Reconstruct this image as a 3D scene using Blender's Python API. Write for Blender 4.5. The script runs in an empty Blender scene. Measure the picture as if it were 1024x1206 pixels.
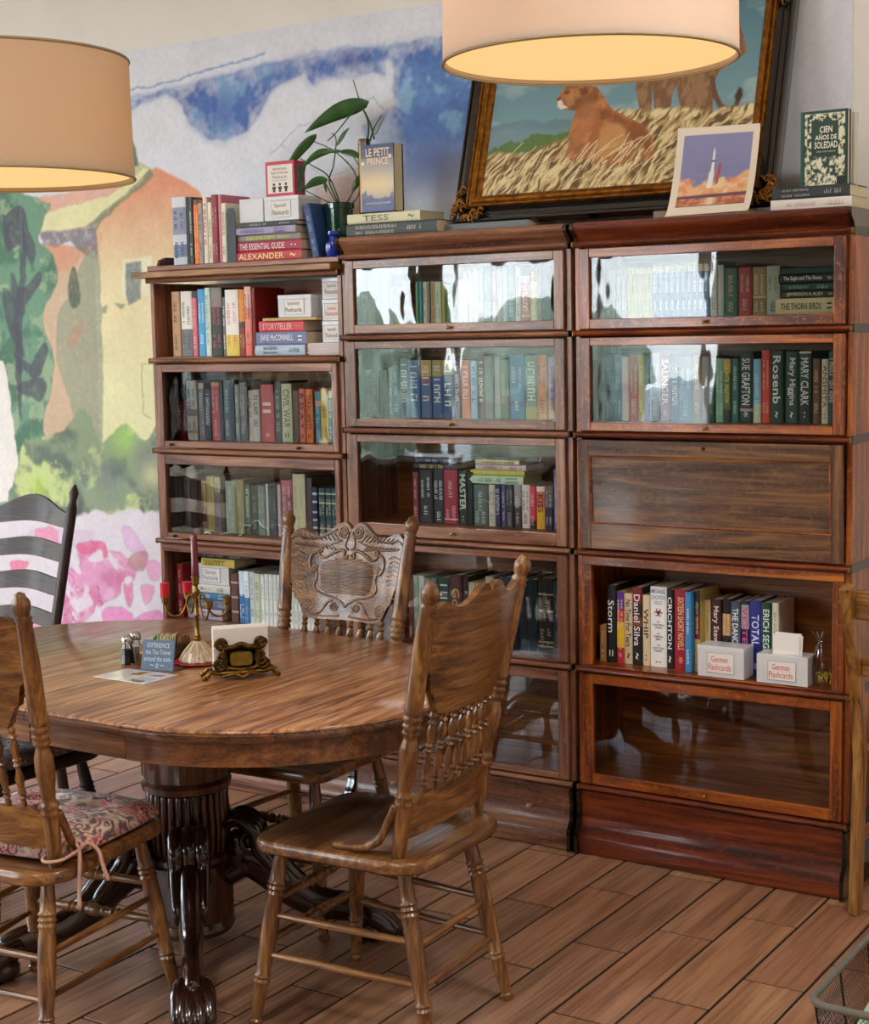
import bpy, bmesh, math, random
import numpy as np
from mathutils import Vector, Matrix, Euler
PI = math.pi
SC = bpy.context.scene
COL = SC.collection

# ---------------------------------------------------------------- camera, world, light, exposure
CAM_LOC=(2.2512,-4.2581,1.6317); CAM_ROT=[[0.839419, -0.044784, 0.541636], [0.543116, 0.105822, -0.832963], [-0.020014, 0.993376, 0.113152]]; FOCAL_PX=1845.31
cd = bpy.data.cameras.new('camera'); cam = bpy.data.objects.new('camera', cd); COL.objects.link(cam)
cd.sensor_fit = 'HORIZONTAL'; cd.sensor_width = 36.0; cd.lens = FOCAL_PX * 36.0 / 1024.0
cd.clip_start = 0.05; cd.clip_end = 200
mw = Matrix(CAM_ROT).to_4x4(); mw.translation = Vector(CAM_LOC); cam.matrix_world = mw
SC.camera = cam
SC.view_settings.view_transform = 'Standard'; SC.view_settings.look = 'None'
SC.view_settings.gamma = 1.0; SC.view_settings.use_curve_mapping = False
SC.view_settings.exposure = 1.52

world = bpy.data.worlds.new('sky'); SC.world = world; world.use_nodes = True
wt = world.node_tree; wt.nodes.clear()
wo = wt.nodes.new('ShaderNodeOutputWorld'); bg = wt.nodes.new('ShaderNodeBackground')
# bright overcast sky: white-grey at the horizon, a little bluer overhead
SKY_STRENGTH = 6.0
tcw = wt.nodes.new('ShaderNodeTexCoord'); spw = wt.nodes.new('ShaderNodeSeparateXYZ'); rw = wt.nodes.new('ShaderNodeValToRGB')
rw.color_ramp.elements[0].position = 0.0; rw.color_ramp.elements[0].color = (.93, .96, 1.0, 1)
rw.color_ramp.elements[1].position = .8; rw.color_ramp.elements[1].color = (.62, .76, 1.0, 1)
wt.links.new(tcw.outputs['Generated'], spw.inputs[0]); wt.links.new(spw.outputs['Z'], rw.inputs[0]); wt.links.new(rw.outputs[0], bg.inputs[0])
bg.inputs['Strength'].default_value = SKY_STRENGTH; wt.links.new(bg.outputs[0], wo.inputs[0])
try:
    world.cycles.sampling_method = 'MANUAL'; world.cycles.sample_map_resolution = 512
except Exception: pass
cy = SC.cycles
cy.use_denoising = True; cy.max_bounces = 9; cy.diffuse_bounces = 5; cy.glossy_bounces = 4
cy.transmission_bounces = 6; cy.transparent_max_bounces = 12; cy.caustics_reflective = False; cy.caustics_refractive = False
cy.sample_clamp_indirect = 6.0

def area(name, loc, rot, sx, sy, power, color, portal=False, glossy=True):
    l = bpy.data.lights.new(name, 'AREA'); l.shape = 'RECTANGLE'; l.size = sx; l.size_y = sy
    l.energy = power; l.color = color
    if portal: l.cycles.is_portal = True
    o = bpy.data.objects.new(name, l); COL.objects.link(o); o.location = loc; o.rotation_euler = rot
    return o
# room: x -6.4..3.1, y -6.6..0.34, z 0..3.25 ; daylight comes through windows in the front and left walls
RX0, RX1, RY0, RY1, RZ = -6.4, 4.3, -6.6, 0.34, 3.25
FRONT_WINS = [(-6.05, -4.95), (-4.75, -3.65), (-3.45, -2.35)]        # x spans in the front wall
LEFT_WINS = [(-6.2, -4.9), (-4.6, -3.3), (-3.0, -1.7)]               # y spans in the left wall
WZ0, WZ1 = 0.55, 3.0
for a, b in FRONT_WINS:
    area('window_portal', ((a+b)/2, RY0-.02, (WZ0+WZ1)/2), (-PI/2, 0, PI), b-a, WZ1-WZ0, 1, (1,1,1), portal=True)
for a, b in LEFT_WINS:
    area('window_portal', (RX0-.02, (a+b)/2, (WZ0+WZ1)/2), (PI/2, 0, -PI/2), b-a, WZ1-WZ0, 1, (1,1,1), portal=True)
# unseen ceiling lamps added as fill light for the room (built further down)
FILL_EMIT = 20.0
FILL_LAMPS = [(-2.6, -3.6), (0.4, -3.6), (-2.6, -5.4), (1.6, -5.4), (-4.6, -1.6), (1.9, -1.7)]

# ---------------------------------------------------------------- helpers
def hx(s):
    c = [int(s[i:i+2], 16)/255 for i in (0, 2, 4)]
    return tuple(((v+.055)/1.055)**2.4 if v > .04045 else v/12.92 for v in c)
def rgba(s): return hx(s) + (1.0,)
def link(o, parent=None):
    COL.objects.link(o)
    if parent is not None: o.parent = parent
    return o
def obj(name, me, mat=None, parent=None, smooth=False):
    if isinstance(me, bmesh.types.BMesh):
        bm = me; bmesh.ops.recalc_face_normals(bm, faces=bm.faces); me = bpy.data.meshes.new(name); bm.to_mesh(me); bm.free()
    if mat is not None:
        me.materials.clear(); me.materials.append(mat)
    if smooth:
        me.polygons.foreach_set('use_smooth', [True]*len(me.polygons))
        if smooth != 'all':
            try: me.set_sharp_from_angle(angle=math.radians(38))
            except Exception: pass
    o = bpy.data.objects.new(name, me)
    return link(o, parent)
def tag(o, label=None, cat=None, group=None, kind=None):
    if label: o['label'] = label
    if cat: o['category'] = cat
    if group: o['group'] = group
    if kind: o['kind'] = kind
    return o
def empty(name, loc=(0,0,0), rz=0.0, label=None, cat=None, group=None, parent=None):
    o = bpy.data.objects.new(name, None); o.empty_display_size = .05; link(o, parent)
    o.location = loc; o.rotation_euler = (0, 0, rz); return tag(o, label, cat, group)
def copy_tree(o, parent=None, depth=0):
    c = o.copy(); COL.objects.link(c)
    if parent is not None: c.parent = parent
    for ch in list(KIDS(o)): copy_tree(ch, c, depth+1)
    return c
def KIDS(o): return [k for k in bpy.data.objects if k.parent == o]
def BM(): return bmesh.new()
def box(bm, x0, x1, y0, y1, z0, z1, bev=0.0, M=None):
    vs = [bm.verts.new((x, y, z)) for x in (x0, x1) for y in (y0, y1) for z in (z0, z1)]
    F = [(0,1,3,2), (4,6,7,5), (0,4,5,1), (2,3,7,6), (0,2,6,4), (1,5,7,3)]
    fs = [bm.faces.new([vs[i] for i in f]) for f in F]
    if bev > 0:
        es = list({e for f in fs for e in f.edges})
        r = bmesh.ops.bevel(bm, geom=es, offset=bev, segments=1, affect='EDGES', profile=.5)
        vs = list({v for f in r['faces'] for v in f.verts})
    if M is not None:
        bmesh.ops.transform(bm, matrix=M, verts=[v for v in vs if v.is_valid])
    return bm
def basis(d):
    d = Vector(d).normalized(); a = Vector((0,0,1)) if abs(d.z) < .9 else Vector((1,0,0))
    u = d.cross(a).normalized(); return u, d.cross(u).normalized()
def lathe(bm, p0, p1, prof, seg=12):
    """prof: (t along p0->p1, radius); closed by end caps"""
    p0, p1 = Vector(p0), Vector(p1); u, v = basis(p1-p0); rings = []
    for t, r in prof:
        c = p0.lerp(p1, t)
        rings.append([bm.verts.new(c + (u*math.cos(2*PI*k/seg) + v*math.sin(2*PI*k/seg))*max(r, 1e-4)) for k in range(seg)])
    for a, b in zip(rings, rings[1:]):
        for k in range(seg): bm.faces.new((a[k], a[(k+1)%seg], b[(k+1)%seg], b[k]))
    bm.faces.new(rings[0][::-1]); bm.faces.new(rings[-1]); return bm
def tube(bm, pts, r, seg=8, flat=1.0):
    pts = [Vector(p) for p in pts]; n = len(pts); rs = r if isinstance(r, (list, tuple)) else [r]*n
    rings = []; up = None
    for i, p in enumerate(pts):
        d = (pts[min(i+1, n-1)] - pts[max(i-1, 0)]).normalized()
        if up is None: up = basis(d)[0]
        u = (up - d*up.dot(d)).normalized(); up = u; v = d.cross(u)
        rings.append([bm.verts.new(p + (u*math.cos(2*PI*k/seg)*flat + v*math.sin(2*PI*k/seg))*rs[i]) for k in range(seg)])
    for a, b in zip(rings, rings[1:]):
        for k in range(seg): bm.faces.new((a[k], a[(k+1)%seg], b[(k+1)%seg], b[k]))
    bm.faces.new(rings[0][::-1]); bm.faces.new(rings[-1]); return bm
def prism(bm, pts, h0, h1, axis='z'):
    """extrude polygon pts (2d) between h0,h1 along axis; axis x -> pts=(y,z); y -> (x,z); z -> (x,y)"""
    def P(a, b, h): return {'x': (h, a, b), 'y': (a, h, b), 'z': (a, b, h)}[axis]
    A = [bm.verts.new(P(a, b, h0)) for a, b in pts]; B = [bm.verts.new(P(a, b, h1)) for a, b in pts]
    n = len(pts); bm.faces.new(A[::-1]); bm.faces.new(B)
    for i in range(n): bm.faces.new((A[i], A[(i+1)%n], B[(i+1)%n], B[i]))
    return bm
def interp(pts, t):
    if t <= pts[0][0]: return pts[0][1]
    for (a, b), (c, d) in zip(pts, pts[1:]):
        if t <= c: return b + (d-b)*(t-a)/(c-a)
    return pts[-1][1]
def smoothline(pts, n=6):
    pts = [Vector(p) for p in pts]; out = []
    for i in range(len(pts)-1):
        p0, p1, p2, p3 = pts[max(i-1,0)], pts[i], pts[i+1], pts[min(i+2, len(pts)-1)]
        for k in range(n):
            t = k/n
            out.append(.5*((2*p1)+(p2-p0)*t+(2*p0-5*p1+4*p2-p3)*t*t+(3*p1-p0-3*p2+p3)*t**3))
    out.append(pts[-1]); return out

# ---------------------------------------------------------------- numpy painting
def vnoise(x, y, seed=0):
    xi = np.floor(x).astype(np.int64); yi = np.floor(y).astype(np.int64); fx = x-xi; fy = y-yi
    fx = fx*fx*(3-2*fx); fy = fy*fy*(3-2*fy)
    def h(a, b):
        n = (a*374761393 + b*668265263 + seed*974711) & 0x7fffffff
        n = ((n ^ (n >> 13))*1274126177) & 0x7fffffff
        return ((n ^ (n >> 16)) & 0xffff)/65535.0
    return (h(xi,yi)*(1-fx)+h(xi+1,yi)*fx)*(1-fy)+(h(xi,yi+1)*(1-fx)+h(xi+1,yi+1)*fx)*fy
def fbm(x, y, s, seed=0, o=4):
    r = 0; a = .5; t = 0
    for k in range(o):
        r = r + a*vnoise(x*s*2**k, y*s*2**k, seed+k*17); t += a; a *= .55
    return r/t
def sdf(px, py, poly):
    d = np.full(px.shape, 1e9); s = np.ones(px.shape, bool)*False
    n = len(poly)
    for i in range(n):
        x0, y0 = poly[i]; x1, y1 = poly[(i+1) % n]; ex, ey = x1-x0, y1-y0
        L = ex*ex+ey*ey+1e-12; t = np.clip(((px-x0)*ex+(py-y0)*ey)/L, 0, 1)
        d = np.minimum(d, (px-x0-t*ex)**2+(py-y0-t*ey)**2)
        c = ((y0 > py) != (y1 > py)) & (px < ex*(py-y0)/(ey if abs(ey) > 1e-12 else 1e-12)+x0)
        s ^= c
    d = np.sqrt(d); return np.where(s, -d, d)
def sm(p, n=5):
    k = len(p); q = [Vector((*p[i % k], 0)) for i in range(-1, k+2)]; out = []
    for i in range(1, k+1):
        a, b, c, d = q[i-1:i+3]
        for j in range(n):
            t = j/n; v = .5*((2*b)+(c-a)*t+(2*a-5*b+4*c-d)*t*t+(3*b-a-3*c+d)*t**3); out.append((v.x, v.y))
    return out
class Paint:
    def __init__(s, X, Y, base):
        s.X, s.Y = X, Y; s.C = np.ones(X.shape+(3,))*np.array(hx(base)) if isinstance(base, str) else base
        s.wx = s.wy = 0
    def warp(s, amp, sc, seed=5):
        s.wx = (fbm(s.X, s.Y, sc, seed)-.5)*2*amp; s.wy = (fbm(s.X, s.Y, sc, seed+50)-.5)*2*amp
    def mix(s, m, col):
        c = np.array(hx(col)) if isinstance(col, str) else col
        m = np.clip(m, 0, 1)[..., None]; s.C = s.C*(1-m)+c*m
    def mask(s, poly, soft=.004):
        d = sdf(s.X+s.wx, s.Y+s.wy, poly); return np.clip(.5-d/(2*soft), 0, 1)
    def poly(s, poly, col, a=1.0, soft=.004, tex=0.0, tsc=60, edge=0.0, seed=0):
        m = s.mask(poly, soft)
        if tex: m = m*(1-tex+tex*2*fbm(s.X, s.Y, tsc, seed+9)).clip(0, 1)
        s.mix(m*a, col)
        if edge:
            d = np.abs(sdf(s.X+s.wx, s.Y+s.wy, poly)); s.mix(np.exp(-(d/.004)**2)*edge, np.array(hx(col))*.45)
    def line(s, pts, w, col, a=1.0):
        d = np.full(s.X.shape, 1e9)
        for (x0, y0), (x1, y1) in zip(pts, pts[1:]):
            ex, ey = x1-x0, y1-y0; L = ex*ex+ey*ey+1e-12
            t = np.clip(((s.X+s.wx-x0)*ex+(s.Y+s.wy-y0)*ey)/L, 0, 1)
            d = np.minimum(d, np.hypot(s.X+s.wx-x0-t*ex, s.Y+s.wy-y0-t*ey))
        s.mix(np.clip((w-d)/(w*.6)+.5, 0, 1)*a, col)
def grid_mesh(name, nx, ny, pos, colfun):
    """pos(U,V)->x,y,z arrays ; colfun(U,V)->linear colours (U,V in 0..1)"""
    U, V = np.meshgrid(np.linspace(0, 1, nx), np.linspace(0, 1, ny))
    x, y, z = pos(U, V); C = colfun(U, V)
    me = bpy.data.meshes.new(name); n = nx*ny
    co = np.stack([x, y, z], -1).reshape(-1, 3).astype(np.float32)
    i = np.arange(n).reshape(ny, nx); q = np.stack([i[:-1,:-1], i[:-1,1:], i[1:,1:], i[1:,:-1]], -1).reshape(-1, 4)
    me.vertices.add(n); me.vertices.foreach_set('co', co.ravel())
    me.loops.add(len(q)*4); me.loops.foreach_set('vertex_index', q.ravel().astype(np.int32))
    me.polygons.add(len(q)); me.polygons.foreach_set('loop_start', (np.arange(len(q))*4).astype(np.int32))
    me.update(calc_edges=True)
    a = me.color_attributes.new('Col', 'FLOAT_COLOR', 'POINT')
    a.data.foreach_set('color', np.concatenate([C.reshape(-1, 3), np.ones((n, 1))], 1).astype(np.float32).ravel())
    return me

# ---------------------------------------------------------------- materials
MATS = {}
def newmat(name):
    m = bpy.data.materials.new(name); m.use_nodes = True; nt = m.node_tree
    b = nt.nodes['Principled BSDF']; return m, nt, b
def setp(b, **k):
    for n, v in k.items():
        key = {'base': 'Base Color', 'rough': 'Roughness', 'metal': 'Metallic', 'coat': 'Coat Weight', 'coatr': 'Coat Roughness',
               'emit': 'Emission Color', 'emits': 'Emission Strength', 'trans': 'Transmission Weight', 'ior': 'IOR', 'alpha': 'Alpha',
               'sheen': 'Sheen Weight', 'spec': 'Specular IOR Level', 'sss': 'Subsurface Weight'}[n]
        b.inputs[key].default_value = v
def plain(name, c, rough=.5, noise=0.0, nscale=30, bump=0.0, **k):
    if name in MATS: return MATS[name]
    m, nt, b = newmat(name); setp(b, base=rgba(c), rough=rough, **k)
    if noise or bump:
        tc = nt.nodes.new('ShaderNodeTexCoord'); nz = nt.nodes.new('ShaderNodeTexNoise'); nz.inputs['Scale'].default_value = nscale
        nz.inputs['Detail'].default_value = 5; nt.links.new(tc.outputs['Object'], nz.inputs['Vector'])
        if noise:
            r = nt.nodes.new('ShaderNodeValToRGB'); a = np.array(hx(c))
            r.color_ramp.elements[0].color = (*np.clip(a*(1-noise), 0, 1), 1); r.color_ramp.elements[1].color = (*np.clip(a*(1+noise), 0, 1), 1)
            r.color_ramp.elements[0].position = .3; r.color_ramp.elements[1].position = .7
            nt.links.new(nz.outputs[0], r.inputs[0]); nt.links.new(r.outputs[0], b.inputs['Base Color'])
        if bump:
            bp_ = nt.nodes.new('ShaderNodeBump'); bp_.inputs['Strength'].default_value = bump; bp_.inputs['Distance'].default_value = .01
            nt.links.new(nz.outputs[0], bp_.inputs['Height']); nt.links.new(bp_.outputs[0], b.inputs['Normal'])
    MATS[name] = m; return m
def wood(name, dark, mid, light, axis='x', scale=1.0, rough=.35, coat=.3, bump=.12, fleck=0.0, contrast=1.0, dist=1.2):
    if name in MATS: return MATS[name]
    m, nt, b = newmat(name); N = nt.nodes.new; Lk = nt.links.new
    tc = N('ShaderNodeTexCoord'); oi = N('ShaderNodeObjectInfo'); mp = N('ShaderNodeMapping')
    sc = {'x': (.9, 11, 11), 'y': (11, .9, 11), 'z': (11, 11, .9)}[axis]
    mp.inputs['Scale'].default_value = [s*scale for s in sc]
    mul = N('ShaderNodeVectorMath'); mul.operation = 'MULTIPLY_ADD'
    rv = N('ShaderNodeCombineXYZ'); 
    for i in range(3): Lk(oi.outputs['Random'], rv.inputs[i])
    mul.inputs[1].default_value = (7.3, 11.7, 5.9); Lk(rv.outputs[0], mul.inputs[0]); Lk(tc.outputs['Object'], mul.inputs[2])
    Lk(mul.outputs[0], mp.inputs['Vector'])
    n1 = N('ShaderNodeTexNoise'); n1.inputs['Scale'].default_value = 1.6; n1.inputs['Detail'].default_value = 7; n1.inputs['Roughness'].default_value = .6
    n1.inputs['Distortion'].default_value = dist; Lk(mp.outputs[0], n1.inputs['Vector'])
    mp2 = N('ShaderNodeMapping'); mp2.inputs['Scale'].default_value = [s*scale*(6 if s > 5 else 2.2) for s in sc]; Lk(mul.outputs[0], mp2.inputs['Vector'])
    n2 = N('ShaderNodeTexNoise'); n2.inputs['Scale'].default_value = 2.0; n2.inputs['Detail'].default_value = 3; Lk(mp2.outputs[0], n2.inputs['Vector'])
    r = N('ShaderNodeValToRGB'); e = r.color_ramp.elements
    lo, hi = .5-.17/contrast, .5+.17/contrast
    e[0].position = lo; e[0].color = rgba(dark); e[1].position = hi; e[1].color = rgba(light)
    mm = r.color_ramp.elements.new(.5); mm.color = rgba(mid)
    Lk(n1.outputs[0], r.inputs[0])
    mx = N('ShaderNodeMix'); mx.data_type = 'RGBA'; mx.blend_type = 'MULTIPLY'; mx.inputs[0].default_value = .55
    r2 = N('ShaderNodeValToRGB'); r2.color_ramp.elements[0].position = .36; r2.color_ramp.elements[0].color = (.35,.3,.27,1); r2.color_ramp.elements[1].position = .55
    Lk(n2.outputs[0], r2.inputs[0]); Lk(r.outputs[0], mx.inputs[6]); Lk(r2.outputs[0], mx.inputs[7])
    out = mx.outputs[2]
    if fleck:
        mp3 = N('ShaderNodeMapping'); mp3.inputs['Scale'].default_value = [s*scale*(2.0 if s > 5 else 16) for s in sc]; Lk(mul.outputs[0], mp3.inputs['Vector'])
        n3 = N('ShaderNodeTexNoise'); n3.inputs['Scale'].default_value = 1.5; n3.inputs['Distortion'].default_value = 2.5; Lk(mp3.outputs[0], n3.inputs['Vector'])
        r3 = N('ShaderNodeValToRGB'); r3.color_ramp.elements[0].position = .57; r3.color_ramp.elements[0].color = (0,0,0,1); r3.color_ramp.elements[1].position = .63
        r3.color_ramp.elements[1].color = (fleck,)*3+(1,); Lk(n3.outputs[0], r3.inputs[0])
        m3 = N('ShaderNodeMix'); m3.data_type = 'RGBA'; Lk(r3.outputs[0], m3.inputs[0]); Lk(out, m3.inputs[6]); m3.inputs[7].default_value = rgba(light); out = m3.outputs[2]
    Lk(out, b.inputs['Base Color'])
    bu = N('ShaderNodeBump'); bu.inputs['Strength'].default_value = bump; bu.inputs['Distance'].default_value = .004
    Lk(n2.outputs[0], bu.inputs['Height']); Lk(bu.outputs[0], b.inputs['Normal'])
    setp(b, rough=rough, coat=coat, coatr=.12)
    MATS[name] = m; return m
def vcol(name, rough=.6, bump=0.0, nscale=200, tint=0.0, **k):
    m, nt, b = newmat(name); a = nt.nodes.new('ShaderNodeAttribute'); a.attribute_name = 'Col'
    out = a.outputs['Color']
    if bump or tint:
        tc = nt.nodes.new('ShaderNodeTexCoord'); nz = nt.nodes.new('ShaderNodeTexNoise'); nz.inputs['Scale'].default_value = nscale; nz.inputs['Detail'].default_value = 4
        nt.links.new(tc.outputs['Object'], nz.inputs['Vector'])
        if tint:
            r = nt.nodes.new('ShaderNodeValToRGB'); r.color_ramp.elements[0].color = (1-tint,)*3+(1,); r.color_ramp.elements[0].position = .3; r.color_ramp.elements[1].position = .7
            nt.links.new(nz.outputs[0], r.inputs[0]); x = nt.nodes.new('ShaderNodeMix'); x.data_type = 'RGBA'; x.blend_type = 'MULTIPLY'; x.inputs[0].default_value = 1
            nt.links.new(out, x.inputs[6]); nt.links.new(r.outputs[0], x.inputs[7]); out = x.outputs[2]
        if bump:
            bu = nt.nodes.new('ShaderNodeBump'); bu.inputs['Strength'].default_value = bump; bu.inputs['Distance'].default_value = .002
            nt.links.new(nz.outputs[0], bu.inputs['Height']); nt.links.new(bu.outputs[0], b.inputs['Normal'])
    nt.links.new(out, b.inputs['Base Color']); setp(b, rough=rough, **k); return m
def glass_mat(name, tint=(1,1,1), ior=1.5, wave=0.0, wscale=6.0, rough=0.0, boost=1.0):
    m = bpy.data.materials.new(name); m.use_nodes = True; nt = m.node_tree; nt.nodes.clear(); N = nt.nodes.new; Lk = nt.links.new
    o = N('ShaderNodeOutputMaterial'); mx = N('ShaderNodeMixShader'); tr = N('ShaderNodeBsdfTransparent'); gl = N('ShaderNodeBsdfGlossy'); fr = N('ShaderNodeFresnel')
    tr.inputs[0].default_value = (*tint, 1); gl.inputs['Roughness'].default_value = rough; fr.inputs['IOR'].default_value = ior
    if wave:
        tc = N('ShaderNodeTexCoord'); mp = N('ShaderNodeMapping'); mp.inputs['Scale'].default_value = (wscale, wscale, wscale*.55); nz = N('ShaderNodeTexNoise'); nz.inputs['Scale'].default_value = 1.0
        nz.inputs['Detail'].default_value = 1.5; bu = N('ShaderNodeBump'); bu.inputs['Strength'].default_value = 1.0; bu.inputs['Distance'].default_value = wave
        Lk(tc.outputs['Object'], mp.inputs[0]); Lk(mp.outputs[0], nz.inputs['Vector']); Lk(nz.outputs[0], bu.inputs['Height']); Lk(bu.outputs[0], gl.inputs['Normal'])
    mu = N('ShaderNodeMath'); mu.operation = 'MULTIPLY'; mu.inputs[1].default_value = boost; mu.use_clamp = True
    Lk(fr.outputs[0], mu.inputs[0]); Lk(mu.outputs[0], mx.inputs[0]); Lk(tr.outputs[0], mx.inputs[1]); Lk(gl.outputs[0], mx.inputs[2]); Lk(mx.outputs[0], o.inputs[0])
    return m

W_ = {}
def OK(kind, ax):
    P = {'case': ('4A1C0A', '944814', 'CC7628', .30, .45, .35), 'case_sheen': ('4E2C1E', '84543C', 'A8785A', .33, .4, .3), 'case_a_sheen': ('5A3224', '966048', 'B88868', .38, .3, .1),  # the two paler case woods carry window sheen in their colour
         'case_red': ('2E0E06', '6A2810', '9A4A20', .28, .6, .2), 'case_panel': ('3A2820', '624638', '94683E', .24, 1.0, .25), 'inner': ('6A3014', 'A05C26', 'C4843A', .45, .1, 0), 'chair': ('40220E', '7C5028', 'AA7C44', .32, .45, 0),  # case_panel: greyed and lightened so the colour carries the door's sheen
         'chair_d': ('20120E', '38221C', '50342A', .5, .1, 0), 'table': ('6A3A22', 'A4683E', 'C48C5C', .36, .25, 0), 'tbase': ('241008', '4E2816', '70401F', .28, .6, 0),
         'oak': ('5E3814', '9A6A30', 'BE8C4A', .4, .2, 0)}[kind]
    return wood('wood_%s_%s' % (kind, ax), P[0], P[1], P[2], ax, scale=1.7 if kind in ('chair', 'chair_d', 'oak') else 1.15, rough=P[3], coat=P[4], fleck=P[5])
COVER = vcol('book_cover', .5, bump=.15, nscale=600)
PAGES = plain('book_pages', 'DCCFAE', .8, noise=.08, nscale=120)
BRASS = plain('aged_brass', '8C6A34', .32, metal=1.0, noise=.25, nscale=40)
BRONZE = plain('dark_bronze', '5A4322', .38, metal=1.0, noise=.5, nscale=60)
IRON = plain('black_iron', '0C0C0E', .3, coat=.5)
STEEL = plain('polished_steel', 'C8C8C8', .2, metal=1.0)
WHITE = plain('white_paper', 'EEEAE4', .7, noise=.03, nscale=15)
INK = plain('dark_ink', '2C3038', .7)
REDINK = plain('red_ink', 'C83048', .7)
OLDGLASS = glass_mat('old_wavy_glass', (.98,.985,.975), 1.5, wave=.0012, wscale=9, boost=.82)
CLEAR = glass_mat('clear_glass', (.92,.95,.95), 1.5)

FONTC = {}
def text_mesh(s, fit_w, fit_h, bold=0.0, stretch=True):
    """text in its own xy plane, centred, reading along +x; returns mesh"""
    c = bpy.data.curves.new('t', 'FONT'); c.body = s; c.size = 1; c.resolution_u = 2; c.offset = bold; c.space_character = 1.02; c.align_x = 'CENTER'; c.space_line = .85
    o = bpy.data.objects.new('t', c); me = bpy.data.meshes.new_from_object(o)
    bpy.data.objects.remove(o); bpy.data.curves.remove(c)
    n = len(me.vertices); co = np.empty(n*3, np.float32); me.vertices.foreach_get('co', co); co = co.reshape(-1, 3)
    if not n: return me
    lo, hi = co.min(0), co.max(0); w, h = hi[0]-lo[0], hi[1]-lo[1]; ctr = (lo+hi)/2
    sx = fit_w/w; sy = fit_h/h
    if not stretch: sx = sy = min(sx, sy)
    else:
        k = min(sx, sy); sx = min(sx, k*1.9); sy = min(sy, k*1.9)
    co = (co-ctr)*np.array([sx, sy, 1], np.float32); me.vertices.foreach_set('co', co.ravel()); return me
def text_obj(name, s, w, h, mat, parent, M, bold=0.0, stretch=True):
    me = text_mesh(s, w, h, bold, stretch); me.transform(M); me.materials.append(mat)
    o = bpy.data.objects.new(name, me); return link(o, parent)
# text lying in a vertical plane facing -y, upright
def Mfront(x, y, z): return Matrix.Translation((x, y, z)) @ Matrix.Rotation(PI/2, 4, 'X')
# same but reading from top to bottom
def Mspine(x, y, z): return Matrix.Translation((x, y, z)) @ Matrix.Rotation(PI/2, 4, 'X') @ Matrix.Rotation(-PI/2, 4, 'Z')

# ================================================================ THE SETTING
WALLC = plain('cream_wall_paint', 'EEECE6', .85, noise=.02, nscale=3, bump=.05)
GREENW = plain('dark_green_wall_paint', '34483C', .8, noise=.04, nscale=3)
CEILM = plain('ceiling_paint', 'E6E4DC', .9)
FRAMEW = plain('window_frame_paint', 'D8D4CA', .5)
def struct(name, bm, mat, parent=None, **k):
    o = obj(name, bm, mat, parent, **k)
    if parent is None: o['kind'] = 'structure'
    return o
bm = BM(); box(bm, RX0-.1, RX1+.1, RY1, RY1+.12, -.1, RZ+.1); struct('wall_back', bm, WALLC)
bm = BM(); box(bm, RX1, RX1+.12, RY0-.1, RY1, 0, RZ); struct('wall_right', bm, WALLC)
bm = BM(); box(bm, RX0-.1, RX1+.1, RY0-.1, RY1+.1, RZ, RZ+.1); struct('ceiling', bm, CEILM)
def wall_with_windows(name, wins, a0, a1, fixed, thick, axis, mat):
    bm = BM()
    def bx(u0, u1, z0, z1):
        if axis == 'x': box(bm, u0, u1, fixed-thick, fixed, z0, z1)
        else: box(bm, fixed-thick, fixed, u0, u1, z0, z1)
    edges = [a0]+[e for w in wins for e in w]+[a1]
    for i in range(0, len(edges), 2): bx(edges[i], edges[i+1], 0, RZ)
    for u0, u1 in wins: bx(u0, u1, 0, WZ0); bx(u0, u1, WZ1, RZ)
    struct(name, bm, mat)
wall_with_windows('wall_front', FRONT_WINS, RX0, RX1, RY0, .12, 'x', GREENW)
wall_with_windows('wall_left', LEFT_WINS, RY0, RY1, RX0, .12, 'y', WALLC)
wn = 0
for axis, wins, fx in (('x', FRONT_WINS, RY0-.06), ('y', LEFT_WINS, RX0-.06)):
    for u0, u1 in wins:
        wn += 1; bm = BM(); t = .035
        def bx(a, b, z0, z1, d=.03):
            if axis == 'x': box(bm, a, b, fx-d, fx+d, z0, z1)
            else: box(bm, fx-d, fx+d, a, b, z0, z1)
        bx(u0, u0+.06, WZ0, WZ1); bx(u1-.06, u1, WZ0, WZ1); bx(u0+.06, u1-.06, WZ0, WZ0+.06); bx(u0+.06, u1-.06, WZ1-.06, WZ1)
        bx(u0+.06, u1-.06, 2.2, 2.25, .02)
        w = struct('window_%d' % wn, bm, FRAMEW)
        bm = BM()
        if axis == 'x': box(bm, u0+.05, u1-.05, fx-.002, fx+.002, WZ0+.05, WZ1-.05)
        else: box(bm, fx-.002, fx+.002, u0+.05, u1-.05, WZ0+.05, WZ1-.05)
        obj('window_pane', bm, CLEAR, w)
bm = BM(); box(bm, -40, 30, -40, RY0-.13, -.3, -.05); box(bm, -40, RX0-.13, RY0-.13, 20, -.3, -.05)
struct('ground_outside', bm, plain('pale_paving', 'B4B2A8', .9, noise=.3, nscale=2))
def hedge(loc, sx, sy, sz, label):
    bm = BM(); bmesh.ops.create_icosphere(bm, subdivisions=4, radius=1)
    rnd = random.Random(int(loc[0]*10))
    for v in bm.verts:
        n = math.sin(v.co.x*9+loc[0])*math.sin(v.co.y*8)*math.sin(v.co.z*10)*.12 + rnd.uniform(-.05, .05)
        v.co *= 1+n; v.co = Vector((v.co.x*sx, v.co.y*sy, v.co.z*sz))
    o = obj('garden_bush', bm, plain('foliage_outside', 'A4AC94', .8, noise=.35, nscale=6)); o.location = loc
    tag(o, label, 'bush')
hedge((-10.4, -12.5, .9), 1.6, 1.2, 1.3, 'tall green bush outside the front windows, farthest left')
hedge((-7.0, -12.6, .9), 1.3, 1.0, 1.1, 'round green bush outside the middle front window')
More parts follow.
